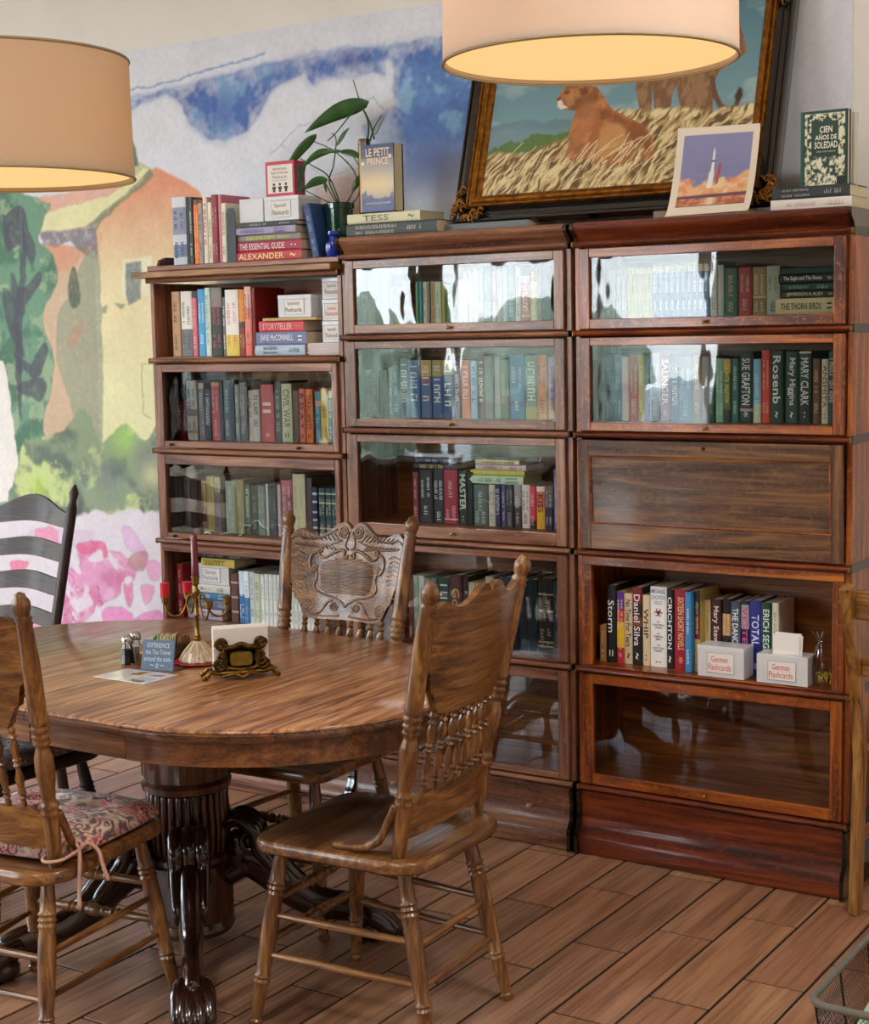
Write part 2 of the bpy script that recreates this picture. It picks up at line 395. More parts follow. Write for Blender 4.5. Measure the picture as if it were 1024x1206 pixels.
hedge((-3.6, -13.2, 1.0), 1.0, 1.0, 1.2, 'upright green bush outside the front windows, nearest the green wall')
hedge((-11.2, -4.5, .8), 1.2, 2.2, 1.5, 'broad green bush outside the left windows')

# ---- floor : every visible plank-shaped tile is its own piece
GROUT = plain('floor_grout', '1E1612', .9)
bm = BM(); box(bm, RX0, RX1, RY0, RY1, -.1, -.003); floor = struct('floor', bm, GROUT)
TILE = []
TC = [('80543E', 'AC7C5E', 'C49A7C'), ('845840', 'B48462', 'CAA080'), ('74503E', 'A0765C', 'BA9278')]
for i, (a, b, c) in enumerate(TC):
    TILE.append(wood('plank_tile_%d' % i, a, b, c, 'y', scale=.75, rough=.42, coat=.12, bump=.2, contrast=.62, dist=.7))
TW, TL, G = .1615, .605, .0080
OFF = {0: -.475, 1: -.275, 2: -.667}
def tile_mesh(l0, l1):
    bm = BM(); box(bm, -TW/2+G/2, TW/2-G/2, l0, l1, -.008, 0, bev=.0015); me = bpy.data.meshes.new('tile'); bmesh.ops.recalc_face_normals(bm, faces=bm.faces); bm.to_mesh(me); bm.free(); return me
full = []
for i in range(3):
    me = tile_mesh(-TL/2+G/2, TL/2-G/2); me.materials.append(TILE[i]); full.append(me)
rest = BM(); trnd = random.Random(3)
for k in range(-39, 27):
    xc = .0085 + TW*(k+.5)
    off = OFF[k % 3]
    for j in range(-2, 13):
        y1 = off - TL*j + TL; y0 = y1 - TL
        if y0 > RY1 or y1 < RY0 or xc-TW/2 < RX0 or xc+TW/2 > RX1: continue
        near = -2.75 < xc < 1.75 and y1 > -2.3 and y0 < .02
        if near and y1 < RY1:
            o = bpy.data.objects.new('tile', full[trnd.randrange(3)]); link(o, floor); o.location = (xc, (y0+y1)/2, 0)
        else:
            a, b = max(y0, RY0)+G/2, min(y1, RY1)-G/2
            if b-a > .02: box(rest, xc-TW/2+G/2, xc+TW/2-G/2, a, b, -.008, 0)
o = obj('tile_field', rest, TILE[1], floor); o['kind'] = 'stuff'

# ---- printed mural on the back wall (drop of wallpaper panels)
def mural_color(x, z):
    P = Paint(x, z, 'E2E7F6')
    P.mix(fbm(x, z, 3, 2)*.35, 'C6CCDA')
    P.warp(.022, 12, 3)
    SKY_BAND = [(-2.167,2.558),(-1.84,2.577),(-1.434,2.618),(-1.119,2.634),(-0.907,2.627),(-0.642,2.636),(-0.404,2.646),(0.2,2.636),(0.198,1.993),(-0.548,2.002),(-0.753,2.013),(-0.837,2.067),(-0.856,2.156),(-0.962,2.236),(-1.006,2.357),(-0.914,2.392),(-0.856,2.421),(-0.869,2.469),(-0.86,2.539),(-0.872,2.586),(-0.915,2.58),(-0.896,2.526),(-0.942,2.542),(-1.015,2.538),(-1.152,2.541),(-1.213,2.529),(-1.252,2.587),(-1.292,2.567),(-1.386,2.541),(-1.457,2.466),(-1.524,2.395),(-1.644,2.368),(-1.727,2.375),(-1.812,2.445),(-1.834,2.513),(-1.914,2.565),(-2.055,2.541),(-2.17,2.503)]
    m = P.mask(SKY_BAND, .006); m = np.clip(m*1.0+(np.clip(.5-(sdf(x+P.wx+(fbm(x,z,60,81)-.5)*.02, z+P.wy+(fbm(x,z,60,83)-.5)*.03, SKY_BAND)-.012)/.05, 0, 1))*.45, 0, 1); t = fbm(x, z, 5, 21); f = fbm(x, z, 70, 22, 2)
    xb, zb = ([(-0.614,2.083)])[0]
    fade = np.clip((z-zb)/.22, 0, 1)
    fade = np.where(x > -1.1, fade, 1)
    sky = np.array(hx('5E8CCC'))*(1-t[...,None])+np.array(hx('2A4FA4'))*t[...,None]
    t2 = np.clip((fbm(x, z, 8, 25, 5)-.42)*4, 0, 1); sky = sky*(1-.45*t2[..., None])+np.array(hx('2C3F92'))*.45*t2[..., None]
    sky = sky*(.80+.42*f[...,None]); dd = -sdf(x+P.wx, z+P.wy, SKY_BAND); P.mix(m*fade*np.clip(.55+dd*9+(fbm(x, z, 30, 29, 3)-.5)*1.2, .25, 1), sky)
    P.mix(m*fade*np.clip((fbm(x, z, 11, 33, 4)-.58)*6, 0, .5), '8CC0DC')
    P.warp(.012, 14, 6)
    for (cx_, cz_), rx, rz, a, c in [([(-1.643,2.468)][0], .13, .09, .75, '3450A8'), ([(-1.061,2.59)][0], .10, .035, .7, '34439A'), ([(-0.748,2.22)][0], .16, .12, .8, '4462A8'), ([(-1.345,2.596)][0], .12, .05, .5, '3C60B4')]:
        P.mix(np.exp(-((x-cx_)/rx)**2-((z-cz_)/rz)**2)*a*m, c)
    d = np.abs(sdf(x+P.wx, z+P.wy, SKY_BAND)); P.mix(np.exp(-(d/.009)**2)*.4*(x < -.9), '3C64B8')
    P.line([(-2.119,2.595),(-1.899,2.602),(-1.715,2.623),(-1.562,2.641),(-1.433,2.66)], .0045, '6A94CC', .8)
    for q in ([(-1.416,2.301),(-1.295,2.382),(-1.103,2.424),(-0.955,2.454),(-0.885,2.39)], [(-1.375,2.328),(-1.186,2.193),(-1.036,2.212),(-0.924,2.292)]): P.line(q, .0035, 'A4A8B4', .6)
    P.poly([(-1.397,2.269),(-1.216,2.434),(-0.992,2.443),(-0.851,2.343),(-0.822,2.081),(-1.042,2.029),(-1.386,2.048)], 'BEC2C8', .45, .02, .5, 20)
    P.poly([(-1.225,2.181),(-1.036,2.198),(-1.003,2.092),(-1.023,2.028),(-1.223,2.039)], 'C89C84', .7, .01, .4, 30)
    # house
    P.warp(.008, 25, 8)
    HOUSE = [(-1.994,2.294),(-1.895,2.252),(-1.782,2.197),(-1.726,2.127),(-1.668,1.943),(-1.706,1.105),(-2.059,1.094),(-2.354,1.133),(-2.331,1.972),(-2.325,2.079),(-2.188,2.19)]
    m = P.mask(HOUSE, .003); zt = ([(-2.006,2.234)])[0][1]; zl = ([(-2.026,1.861)])[0][1]
    g = np.clip((zt-z)/(zt-zl), 0, 1)**1.1 + (fbm(x, z, 12, 31)-.5)*.35; g = np.clip(g, 0, 1)
    c = np.array(hx('E08A68'))*(1-g[...,None])+np.array(hx('F0E2AE'))*g[...,None]; P.mix(m, c)
    g2 = np.clip((zl-z)/.5, 0, 1); P.mix(m*g2*.7, 'EAF0B4')
    P.poly([(-3.512,2.245),(-2.638,2.219),(-2.14,2.243),(-2.324,2.099),(-2.406,2.07),(-2.697,2.099),(-3.524,2.116)], 'E2A080', .9, .004, .3, 40)
    P.poly([(-2.142,2.207),(-2.012,2.289),(-2.081,2.32),(-2.137,2.292)], 'B8B878', .9, .004, .4, 60)
    P.poly([(-2.704,2.134),(-2.569,2.16),(-2.257,2.195),(-2.14,2.243),(-2.056,2.292),(-2.021,2.29),(-2.059,2.241),(-2.213,2.159),(-2.381,2.082),(-2.599,2.07),(-2.692,2.091)], 'E8E8AC', .95, .003, .2, 30)
    P.poly([(-2.104,2.4),(-2.087,2.369),(-2.082,2.301),(-2.123,2.304),(-2.133,2.357)], '3E5A44', .95, .004); P.poly([(-2.143,2.422),(-2.122,2.388),(-2.127,2.307),(-2.154,2.309)], '8C8858', .9, .004)
    P.poly([(-2.391,2.082),(-2.26,2.152),(-2.142,2.21),(-2.021,2.29),(-1.995,2.262),(-2.097,2.204),(-2.19,2.164),(-2.296,2.097),(-2.321,2.065)], '6C7454', .9, .005, .5, 60)
    P.poly([(-2.726,2.041),(-2.339,1.999),(-2.354,1.133),(-2.634,1.04),(-2.728,1.287),(-2.689,1.849)], 'CBAA84', .95, .004, .25, 60)
    P.poly([(-2.653,2.079),(-2.325,2.079),(-2.314,1.951),(-2.388,1.968),(-2.47,2.032),(-2.55,2.009),(-2.627,2.026)], '6A5E66', .9, .006, .5, 50)
    P.poly([(-2.627,2.019),(-2.462,2.018),(-2.398,1.975),(-2.488,1.918),(-2.586,1.908)], 'D88468', .7, .008, .5, 50)
    P.poly(sm([(-2.558,1.734),(-2.474,1.828),(-2.409,1.942),(-2.322,1.972),(-2.319,1.634),(-2.35,1.126),(-2.44,1.152),(-2.504,1.36),(-2.571,1.534)], 4), '8E9A82', .85, .005, .55, 70, .25)
    P.poly(sm([(-2.489,1.897),(-2.458,1.93),(-2.433,1.875),(-2.433,1.786),(-2.474,1.76),(-2.495,1.808)]), '3E5244', .9, .004, .4, 80)
    P.poly(sm([(-2.511,1.63),(-2.464,1.691),(-2.414,1.711),(-2.437,1.65),(-2.489,1.602)]), 'B87460', .5, .006, .5, 80)
    P.line([(-2.302,2.064),(-2.329,1.634),(-2.353,1.085)], .002, '9A8A78', .4)
    P.poly([(-2.189,1.949),(-2.03,1.952),(-2.038,1.802),(-2.197,1.8)], 'F0ECCC', .9, .004)
    P.poly([(-2.171,1.932),(-2.089,1.935),(-2.097,1.79),(-2.158,1.772),(-2.174,1.816)], '6C7C7C', .95, .004, .5, 90, .3)
    P.line([(-2.035,1.537),(-2.107,1.538),(-2.107,1.464),(-2.109,1.336),(-2.064,1.323)], .0025, '8C8C60', .7)
    P.poly([(-2.316,1.763),(-2.278,1.769),(-2.29,1.735),(-2.313,1.736)], '6C8C6C', .8); P.poly([(-2.241,1.774),(-2.176,1.776),(-2.205,1.753)], '5C7C64', .8)
    # cypress
    P.warp(.02, 10, 12)
    CYP = [(-3.567,2.277),(-2.643,2.219),(-2.621,2.115),(-2.656,2.041),(-2.571,1.983),(-2.559,1.865),(-2.644,1.778),(-2.634,1.639),(-2.602,1.527),(-2.64,1.394),(-2.68,1.252),(-2.577,1.148),(-2.493,1.08),(-2.655,0.889),(-3.698,0.839)]
    CYP = sm(CYP, 4); P.poly(CYP, '5C8C70', 1, .004, .0, 60, .4); m = P.mask(CYP, .004)
    P.mix(m*np.clip((fbm(x, z, 9, 41)-.48)*5, 0, .75), '2E5A48'); P.mix(m*np.clip((fbm(x, z, 14, 43)-.56)*6, 0, .6), '9CB890')
    for q in ([(-2.755,2.199),(-2.7,2.119),(-2.679,1.987),(-2.712,1.954),(-2.757,2.025),(-2.84,2.008),(-2.862,2.128)], [(-2.72,2.121),(-2.802,1.393),(-2.826,1.357),(-2.81,1.712),(-2.76,1.991)], [(-2.825,1.931),(-2.77,1.852),(-2.664,1.924),(-2.647,1.882),(-2.732,1.808),(-2.767,1.739),(-2.823,1.811)], [(-2.872,1.855),(-2.795,1.782),(-2.769,1.57),(-2.817,1.613),(-2.87,1.742)],
              [(-2.83,1.585),(-2.741,1.535),(-2.655,1.618),(-2.638,1.569),(-2.705,1.478),(-2.774,1.506),(-2.796,1.478)], [(-2.819,1.443),(-2.694,1.485),(-2.646,1.457),(-2.692,1.379),(-2.741,1.4),(-2.812,1.407)]):
        P.poly(sm(q, 4), '3C3A4C', .85, .004, .3, 60)
    P.poly([(-3.632,1.559),(-2.904,1.557),(-2.877,1.5),(-2.862,1.285),(-2.835,1.083),(-2.907,0.957),(-3.694,0.886)], 'F2F0EE', .97, .004)
    # bushes
    P.warp(.025, 14, 15)
    BUSH = [(-2.918,0.95),(-2.857,1.068),(-2.784,1.214),(-2.57,1.261),(-2.427,1.36),(-2.349,1.223),(-2.194,1.301),(-2.115,1.228),(-2.012,1.297),(-1.698,1.285),(-1.714,0.934),(-2.218,0.889),(-2.406,0.922),(-2.655,0.882),(-2.859,0.894)]
    BUSH = sm(BUSH, 4); P.poly(BUSH, '7C9470', .95, .005); m = P.mask(BUSH, .005)
    P.mix(m*np.clip((fbm(x, z, 8, 51)-.45)*4, 0, .85), '4A5C58'); P.mix(m*np.clip((fbm(x, z, 11, 57)-.55)*6, 0, .9), 'C8DC8C')
    for (cx_, cz_), r, c, a in [([(-2.216,1.24)][0], .10, '9CD060', .85), ([(-2.722,1.019)][0], .07, 'B4D84C', .8), ([(-2.11,1.16)][0], .09, '6C7078', .7), ([(-2.324,1.085)][0], .10, '667078', .6), ([(-2.077,1.093)][0], .06, 'DCD89C', .6), ([(-2.502,0.939)][0], .06, '3C4848', .8)]:
        P.mix(np.exp(-((x-cx_)**2+(z-cz_)**2)/r**2*(1+fbm(x,z,20,3)))*a*m, c)
    # pale ground and pink flowers
    P.warp(.018, 16, 18)
    P.poly([(-3.698,0.839),(-2.86,0.879),(-2.655,0.889),(-2.514,0.91),(-2.395,0.943),(-2.31,0.926),(-2.214,0.951),(-1.985,0.948),(-1.713,0.96),(-1.775,-0.39),(-3.841,-0.733)], 'E4DEEC', 1, .006)
    P.warp(.007, 30, 19)
    P.poly([(-2.845,0.8),(-2.759,0.848),(-2.41,0.855),(-2.423,0.801),(-2.664,0.752)], 'DCC4E4', .8, .004, .3, 50); P.poly([(-2.754,0.841),(-2.662,0.86),(-2.618,0.841),(-2.622,0.769),(-2.688,0.772),(-2.763,0.79)], 'F08CB8', .9, .003, .4, 60, .25)
    for q in ([(-2.507,0.793),(-2.389,0.81),(-2.343,0.778),(-2.286,0.774),(-2.207,0.751),(-2.176,0.798),(-2.122,0.777),(-2.134,0.718),(-2.181,0.715),(-2.203,0.658),(-2.26,0.654),(-2.282,0.599),(-2.355,0.566),(-2.395,0.541),(-2.436,0.51),(-2.494,0.455),(-2.442,0.337),(-2.908,0.218),(-2.635,0.428),(-2.615,0.575),(-2.558,0.69),(-2.497,0.708),(-2.505,0.747)],):
        q = sm(q); P.poly(q, 'E88CC4', .9, .004, .25, 40, .35); m = P.mask(q, .004)
        P.mix(m*np.clip((fbm(x, z, 9, 61)-.45)*4, 0, .7), 'D05C94'); P.mix(m*np.clip((fbm(x, z, 12, 67)-.55)*6, 0, .7), 'F4B8E0'); v_ = np.abs(fbm(x, z, 10, 75, 3)-.5); P.mix(m*np.clip((.012-v_)*120, 0, .55), 'A83C74'); P.mix(m*np.clip((fbm(x*1.3+z, z-x*.4, 11, 79, 3)-.60)*14, 0, .9), 'ECE0F2')
    for q, c in (([(-2.246,0.881),(-2.191,0.87),(-2.156,0.823),(-2.13,0.79),(-2.205,0.779),(-2.245,0.825)], 'E4B4E4'), ([(-2.206,0.765),(-2.121,0.784),(-2.13,0.718),(-2.191,0.704),(-2.227,0.729)], 'C08890'), ([(-2.255,0.643),(-2.204,0.644),(-2.213,0.563),(-2.241,0.56)], 'DC6C9C'), ([(-2.162,0.64),(-2.092,0.645),(-2.104,0.592),(-2.143,0.568)], 'EC94C4'),
                 ([(-2.393,0.506),(-2.304,0.549),(-2.22,0.527),(-2.202,0.508),(-2.052,0.541),(-2.063,0.339),(-2.444,0.301)], 'EC7CC4'), ([(-2.916,0.693),(-2.806,0.696),(-2.889,0.628)], 'F06C9C'), ([(-2.794,0.638),(-2.727,0.65),(-2.674,0.607),(-2.735,0.61)], 'F0A0D0'), ([(-2.507,0.79),(-2.364,0.812),(-2.339,0.75),(-2.406,0.76),(-2.484,0.755)], 'E85C94'),
                 ([(-2.998,0.434),(-2.838,0.466),(-2.712,0.422),(-2.698,0.239),(-3.125,0.196)], 'F08CC4'), ([(-2.124,0.743),(-2.051,0.74),(-2.053,0.685),(-2.109,0.674)], 'F0A0D0')):
        P.poly(sm(q), c, .9, .003, .3, 50, .3)
    for q in ([(-2.447,0.736),(-2.381,0.779),(-2.364,0.742),(-2.413,0.724)], [(-2.249,0.668),(-2.221,0.677),(-2.207,0.661),(-2.232,0.642),(-2.25,0.651)], [(-2.444,0.463),(-2.41,0.547),(-2.385,0.468)], [(-2.549,0.741),(-2.516,0.718),(-2.495,0.669),(-2.548,0.694)], [(-2.545,0.573),(-2.508,0.54),(-2.531,0.495)]): P.poly(sm(q), 'ECE2F2', .95, .003)
    # paper grain
    C = np.clip(P.C, 0, 1)**.80*(1+(fbm(x, z, 90, 71, 2)-.5)[..., None]*.14)*(1+(fbm(x, z, 7, 73, 4)-.5)[..., None]*.16); return np.clip(C, 0, 1)
MURAL = vcol('printed_wallpaper', .7, bump=.08, nscale=160)
mural = empty('wall_mural', (0, RY1, 0), 0, 'large watercolour mural of blue sky, orange house, cypress and pink flowers on the back wall', 'mural')
def mural_panel(x0, x1, z0, z1, step):
    # top edge slightly out of level, as hung
    nx = int((x1-x0)/step)+2; nz = int((z1-z0)/step)+2
    pos = lambda U, V: (x0+(x1-x0)*U, 0*U-.0015, z0+(z1-z0)*V)
    me = grid_mesh('mural_panel', nx, nz, pos, lambda U, V: mural_color(x0+(x1-x0)*U, z0+(z1-z0)*V))
    obj('mural_panel', me, MURAL, mural)
MT = 2.742
mural_panel(-3.5, -2.7502, .3, MT, .0055); mural_panel(-2.7498, -2.0002, .3, MT, .0055); mural_panel(-1.9998, -1.7002, .3, MT, .0055)
mural_panel(-1.6998, -1.1502, 1.85, MT, .0055); mural_panel(-1.1498, -.5002, 1.85, MT, .0055); mural_panel(-.4998, .745, 1.6, MT, .012)

# ================================================================ BOOKCASES
def cornice_profile(z0, z1, y0):
    h = z1-z0
    return [(.29, z0), (y0+.012, z0), (y0+.010, z0+h*.12), (y0+.002, z0+h*.30), (y0-.010, z0+h*.48), (y0-.018, z0+h*.62), (y0-.020, z0+h*.80), (y0-.015, z0+h*.93), (y0-.004, z1), (.29, z1)]
def base_profile(z1):
    return [(.29, .004), (-.022, .004), (-.024, .045), (-.020, .060), (-.012, .072), (-.004, .088), (.000, .11), (.000, .160), (-.004, .176), (-.004, z1-.012), (.29, z1-.012)]
def make_case(x0, x1, label, kind, ribs, openings, doors, top, knobs=(.5,), drawer=False, bands=False, first_open=False, group='glass fronted bookcases'):
    root = empty('bookcase', ((x0+x1)/2, 0, 0), 0, label, 'bookcase')
    W = x1-x0; X0, X1 = -W/2, W/2
    wx, wz = OK(kind, 'x'), OK(kind, 'z'); wr = OK('case_red', 'x') if kind == 'case' else wx; inn = OK('inner', 'x')
    levels = [top[0]]+ribs[1:] if first_open else ribs
    for i in range(len(ribs)-1):
        zt, zb = ribs[i]-.009, ribs[i+1]+.009
        bm = BM(); ys = .012
        box(bm, X0+.001, X0+.019, ys, .30, zb, zt, .0015); obj('side_panel', bm, wz, root)
        bm = BM(); box(bm, X1-.019, X1-.001, ys, .30, zb, zt, .0015); obj('side_panel', bm, wz, root)
        bm = BM(); box(bm, X0+.019, X1-.019, .287, .297, zb, zt); obj('back_panel', bm, inn, root)
        oz0, oz1 = openings[i]; bm = BM()
        box(bm, X0+.019, X1-.019, .018 if doors[i] else -.001, .287, zb+.001, oz0-.001, .0015); obj('shelf_board', bm, OK('inner', 'x') if doors[i] else wx, root)
        if not doors[i]:
            bm = BM(); box(bm, X0+.019, X1-.019, .0, .018, oz1, zt-.001, .002); obj('top_rail', bm, wx, root)
            for a, b in ((X0+.019, X0+.052), (X1-.052, X1-.019)):
                if kind == 'case' : 
                    bm = BM(); box(bm, a, b, .001, .018, oz0, oz1, .002); obj('stile', bm, wz, root)
        else:
            tilt = doors[i] == 'panel'
            d = empty('door', (0, -.002, (zb+.004)), 0, parent=root)
            if tilt: d.rotation_euler = (math.radians(3.5), 0, 0)
            H = zt-.004-(zb+.004); g0, g1 = oz0-(zb+.004), oz1-(zb+.004)
            L0, L1 = X0+.021, X1-.021; gl, gr = X0+.055, X1-(.040 if kind == 'case_a_sheen' else .055)
            for nm, a, b, c, e, mt in (('stile', L0, gl, 0, H, wz), ('stile', gr, L1, 0, H, wz), ('rail', gl, gr, 0, g0, wx), ('rail', gl, gr, g1, H, wx)):
                bm = BM(); box(bm, a, b, 0, .019, c, e, .0018); obj(nm, bm, mt if not tilt else OK('case_panel', 'x' if nm == 'rail' else 'z'), d)
            if doors[i] == 'glass':
                bm = BM(); box(bm, gl-.003, gr+.003, .010, .012, g0-.003, g1+.003); obj('glass_pane', bm, OLDGLASS, d)
                for kx in knobs:
                    bm = BM(); cx_ = L0+(L1-L0)*kx; lathe(bm, (cx_, 0, g0*.5), (cx_, -.016, g0*.5), [(0,.004),(.35,.003),(.55,.006),(.85,.0065),(1,.003)], 10)
                    obj('door_knob', bm, BRASS if len(knobs) < 2 else plain('dark_knob', '4A3020', .3, metal=.6), d, smooth=True)
            else:
                bm = BM(); box(bm, gl, gr, .010, .016, g0, g1); obj('door_panel', bm, OK('case_panel', 'x'), d)
                for a, b, c, e in ((gl, gr, g0, g0+.005), (gl, gr, g1-.005, g1), (gl, gl+.005, g0+.005, g1-.005), (gr-.005, gr, g0+.005, g1-.005)):
                    bm = BM(); box(bm, a, b, .003, .010, c, e, .002); obj('panel_bead', bm, OK('case', 'x'), d)  # lighter wood puts the bead's bright reflection into its colour
                bm = BM(); lathe(bm, (0, 0, H-.018), (0, -.004, H-.018), [(0,.006),(1,.005)], 10); obj('keyhole', bm, IRON, d)
    for z in ribs:
        bm = BM(); pr = [(.012, z-.009)]+[(-.001-.011*math.cos(a), z+.0085*math.sin(a)) for a in np.linspace(-PI/2, PI/2, 7)]+[(.012, z+.009)]
        prism(bm, pr, X0+.007, X1-.007, 'x'); obj('shelf_moulding', bm, wr, root, smooth=True)
        for s in (X0, X1-.007):
            bm = BM(); box(bm, s, s+.007, -.013, .012, z-.0095, z+.0095, .003); obj('corner_cap', bm, BRASS if kind != 'case_sheen' else IRON, root)
        if bands:
            bm = BM(); box(bm, X1-.001, X1+.0015, .004, .28, z-.013, z+.013, .0005); obj('metal_band', bm, IRON, root)
    # top
    zt0 = ribs[0]+.009 if not first_open else top[0]
    if not first_open:
        bm = BM(); prism(bm, cornice_profile(zt0, top[1], .0), X0+.012, X1-.012, 'x'); obj('cornice', bm, wr, root, smooth=True)
        for a, b in ((X0, X0+.012), (X1-.012, X1)):
            bm = BM(); prism(bm, [(y-(.004 if y < .2 else 0), z) for y, z in cornice_profile(zt0, top[1]-.003, .0)], a, b, 'x'); obj('cornice_end', bm, plain('dark_varnish', '24100A', .18, coat=.8), root, smooth=True)
    # base
    zb = ribs[-1]-.009
    bm = BM(); prism(bm, base_profile(zb+.010), X0+.014, X1-.014, 'x'); obj('base_board', bm, wr, root, smooth=True)
    for a, b in ((X0+.001, X0+.013), (X1-.013, X1-.001)):
        bm = BM(); pr = [(.28, .003), (-.034, .003), (-.035, .05), (-.030, .075), (-.012, .10), (-.010, .165), (-.016, .180), (-.016, .195), (-.006, .2), (.28, .2)]
        prism(bm, pr, a, b, 'x'); obj('base_bracket', bm, plain('black_lacquer', '140C0A', .12, coat=1.0), root, smooth=True)
    if drawer:
        for kx in (-.17, -.695+.0):
            kx = kx - (x0+x1)/2; bm = BM(); lathe(bm, (kx, 0, .123), (kx, -.022, .123), [(0,.006),(.3,.004),(.6,.009),(.85,.009),(1,.004)], 12)
            obj('drawer_knob', bm, plain('pale_wood_knob', 'A88458', .4), root, smooth=True)
        bm = BM(); box(bm, X0+.02, X1-.02, -.003, .001, .075, .078); box(bm, X0+.02, X1-.02, -.003, .001, .171, .174); obj('drawer_gap', bm, INK, root)
    return root
RB = [1.889, 1.623, 1.315, .953, .587, .210]
OP = [(1.665, 1.849), (1.354, 1.585), (1.045, 1.254), (.602, .915), (.257, .543)]
caseC = make_case(0, .865, 'right bookcase in reddish oak with four doors and one open shelf', 'case', RB, OP, ['glass','glass','panel',None,'glass'], (1.898, 1.955), bands=True)
OPB = [(1.665, 1.849), (1.354, 1.585), (1.004, 1.277), (.602, .918), (.243, .540)]
caseB = make_case(-.876, -.0115, 'middle bookcase in brown oak, all doors glazed, drawer below', 'case_sheen', RB, OPB, ['glass']*5, (1.898, 1.955), drawer=True)
RA = [1.842, 1.553, 1.226, .893, .560, .20]
OPA = [(1.567, 1.832), (1.262, 1.512), (.925, 1.178), (.60, .855), (.25, .53)]
caseA = make_case(-1.742, -.8775, 'left bookcase in brown oak paled by painted-in window sheen with an open top compartment', 'case_a_sheen', RA, OPA, [None, 'glass', 'glass', None, 'glass'], (1.851, 1.893), knobs=(.09, .80), first_open=True)
W2 = (1.742-.8775)/2
bm = BM(); box(bm, -W2-.0, W2, .0, .30, 1.875, 1.894, .003); obj('top_board', bm, OK('case_a_sheen', 'x'), caseA)
bm = BM(); box(bm, -W2-.040, W2-.004, -.045, .22, 1.850, 1.872, .003); obj('raised_door', bm, OK('oak', 'x'), caseA)
bm = BM(); prism(bm, [(.05, 1.895), (.06, 1.918), (.09, 1.928), (.26, 1.928), (.28, 1.895)], -W2+.002, -W2+.014, 'x'); obj('gallery_end', bm, OK('tbase', 'z'), caseA)

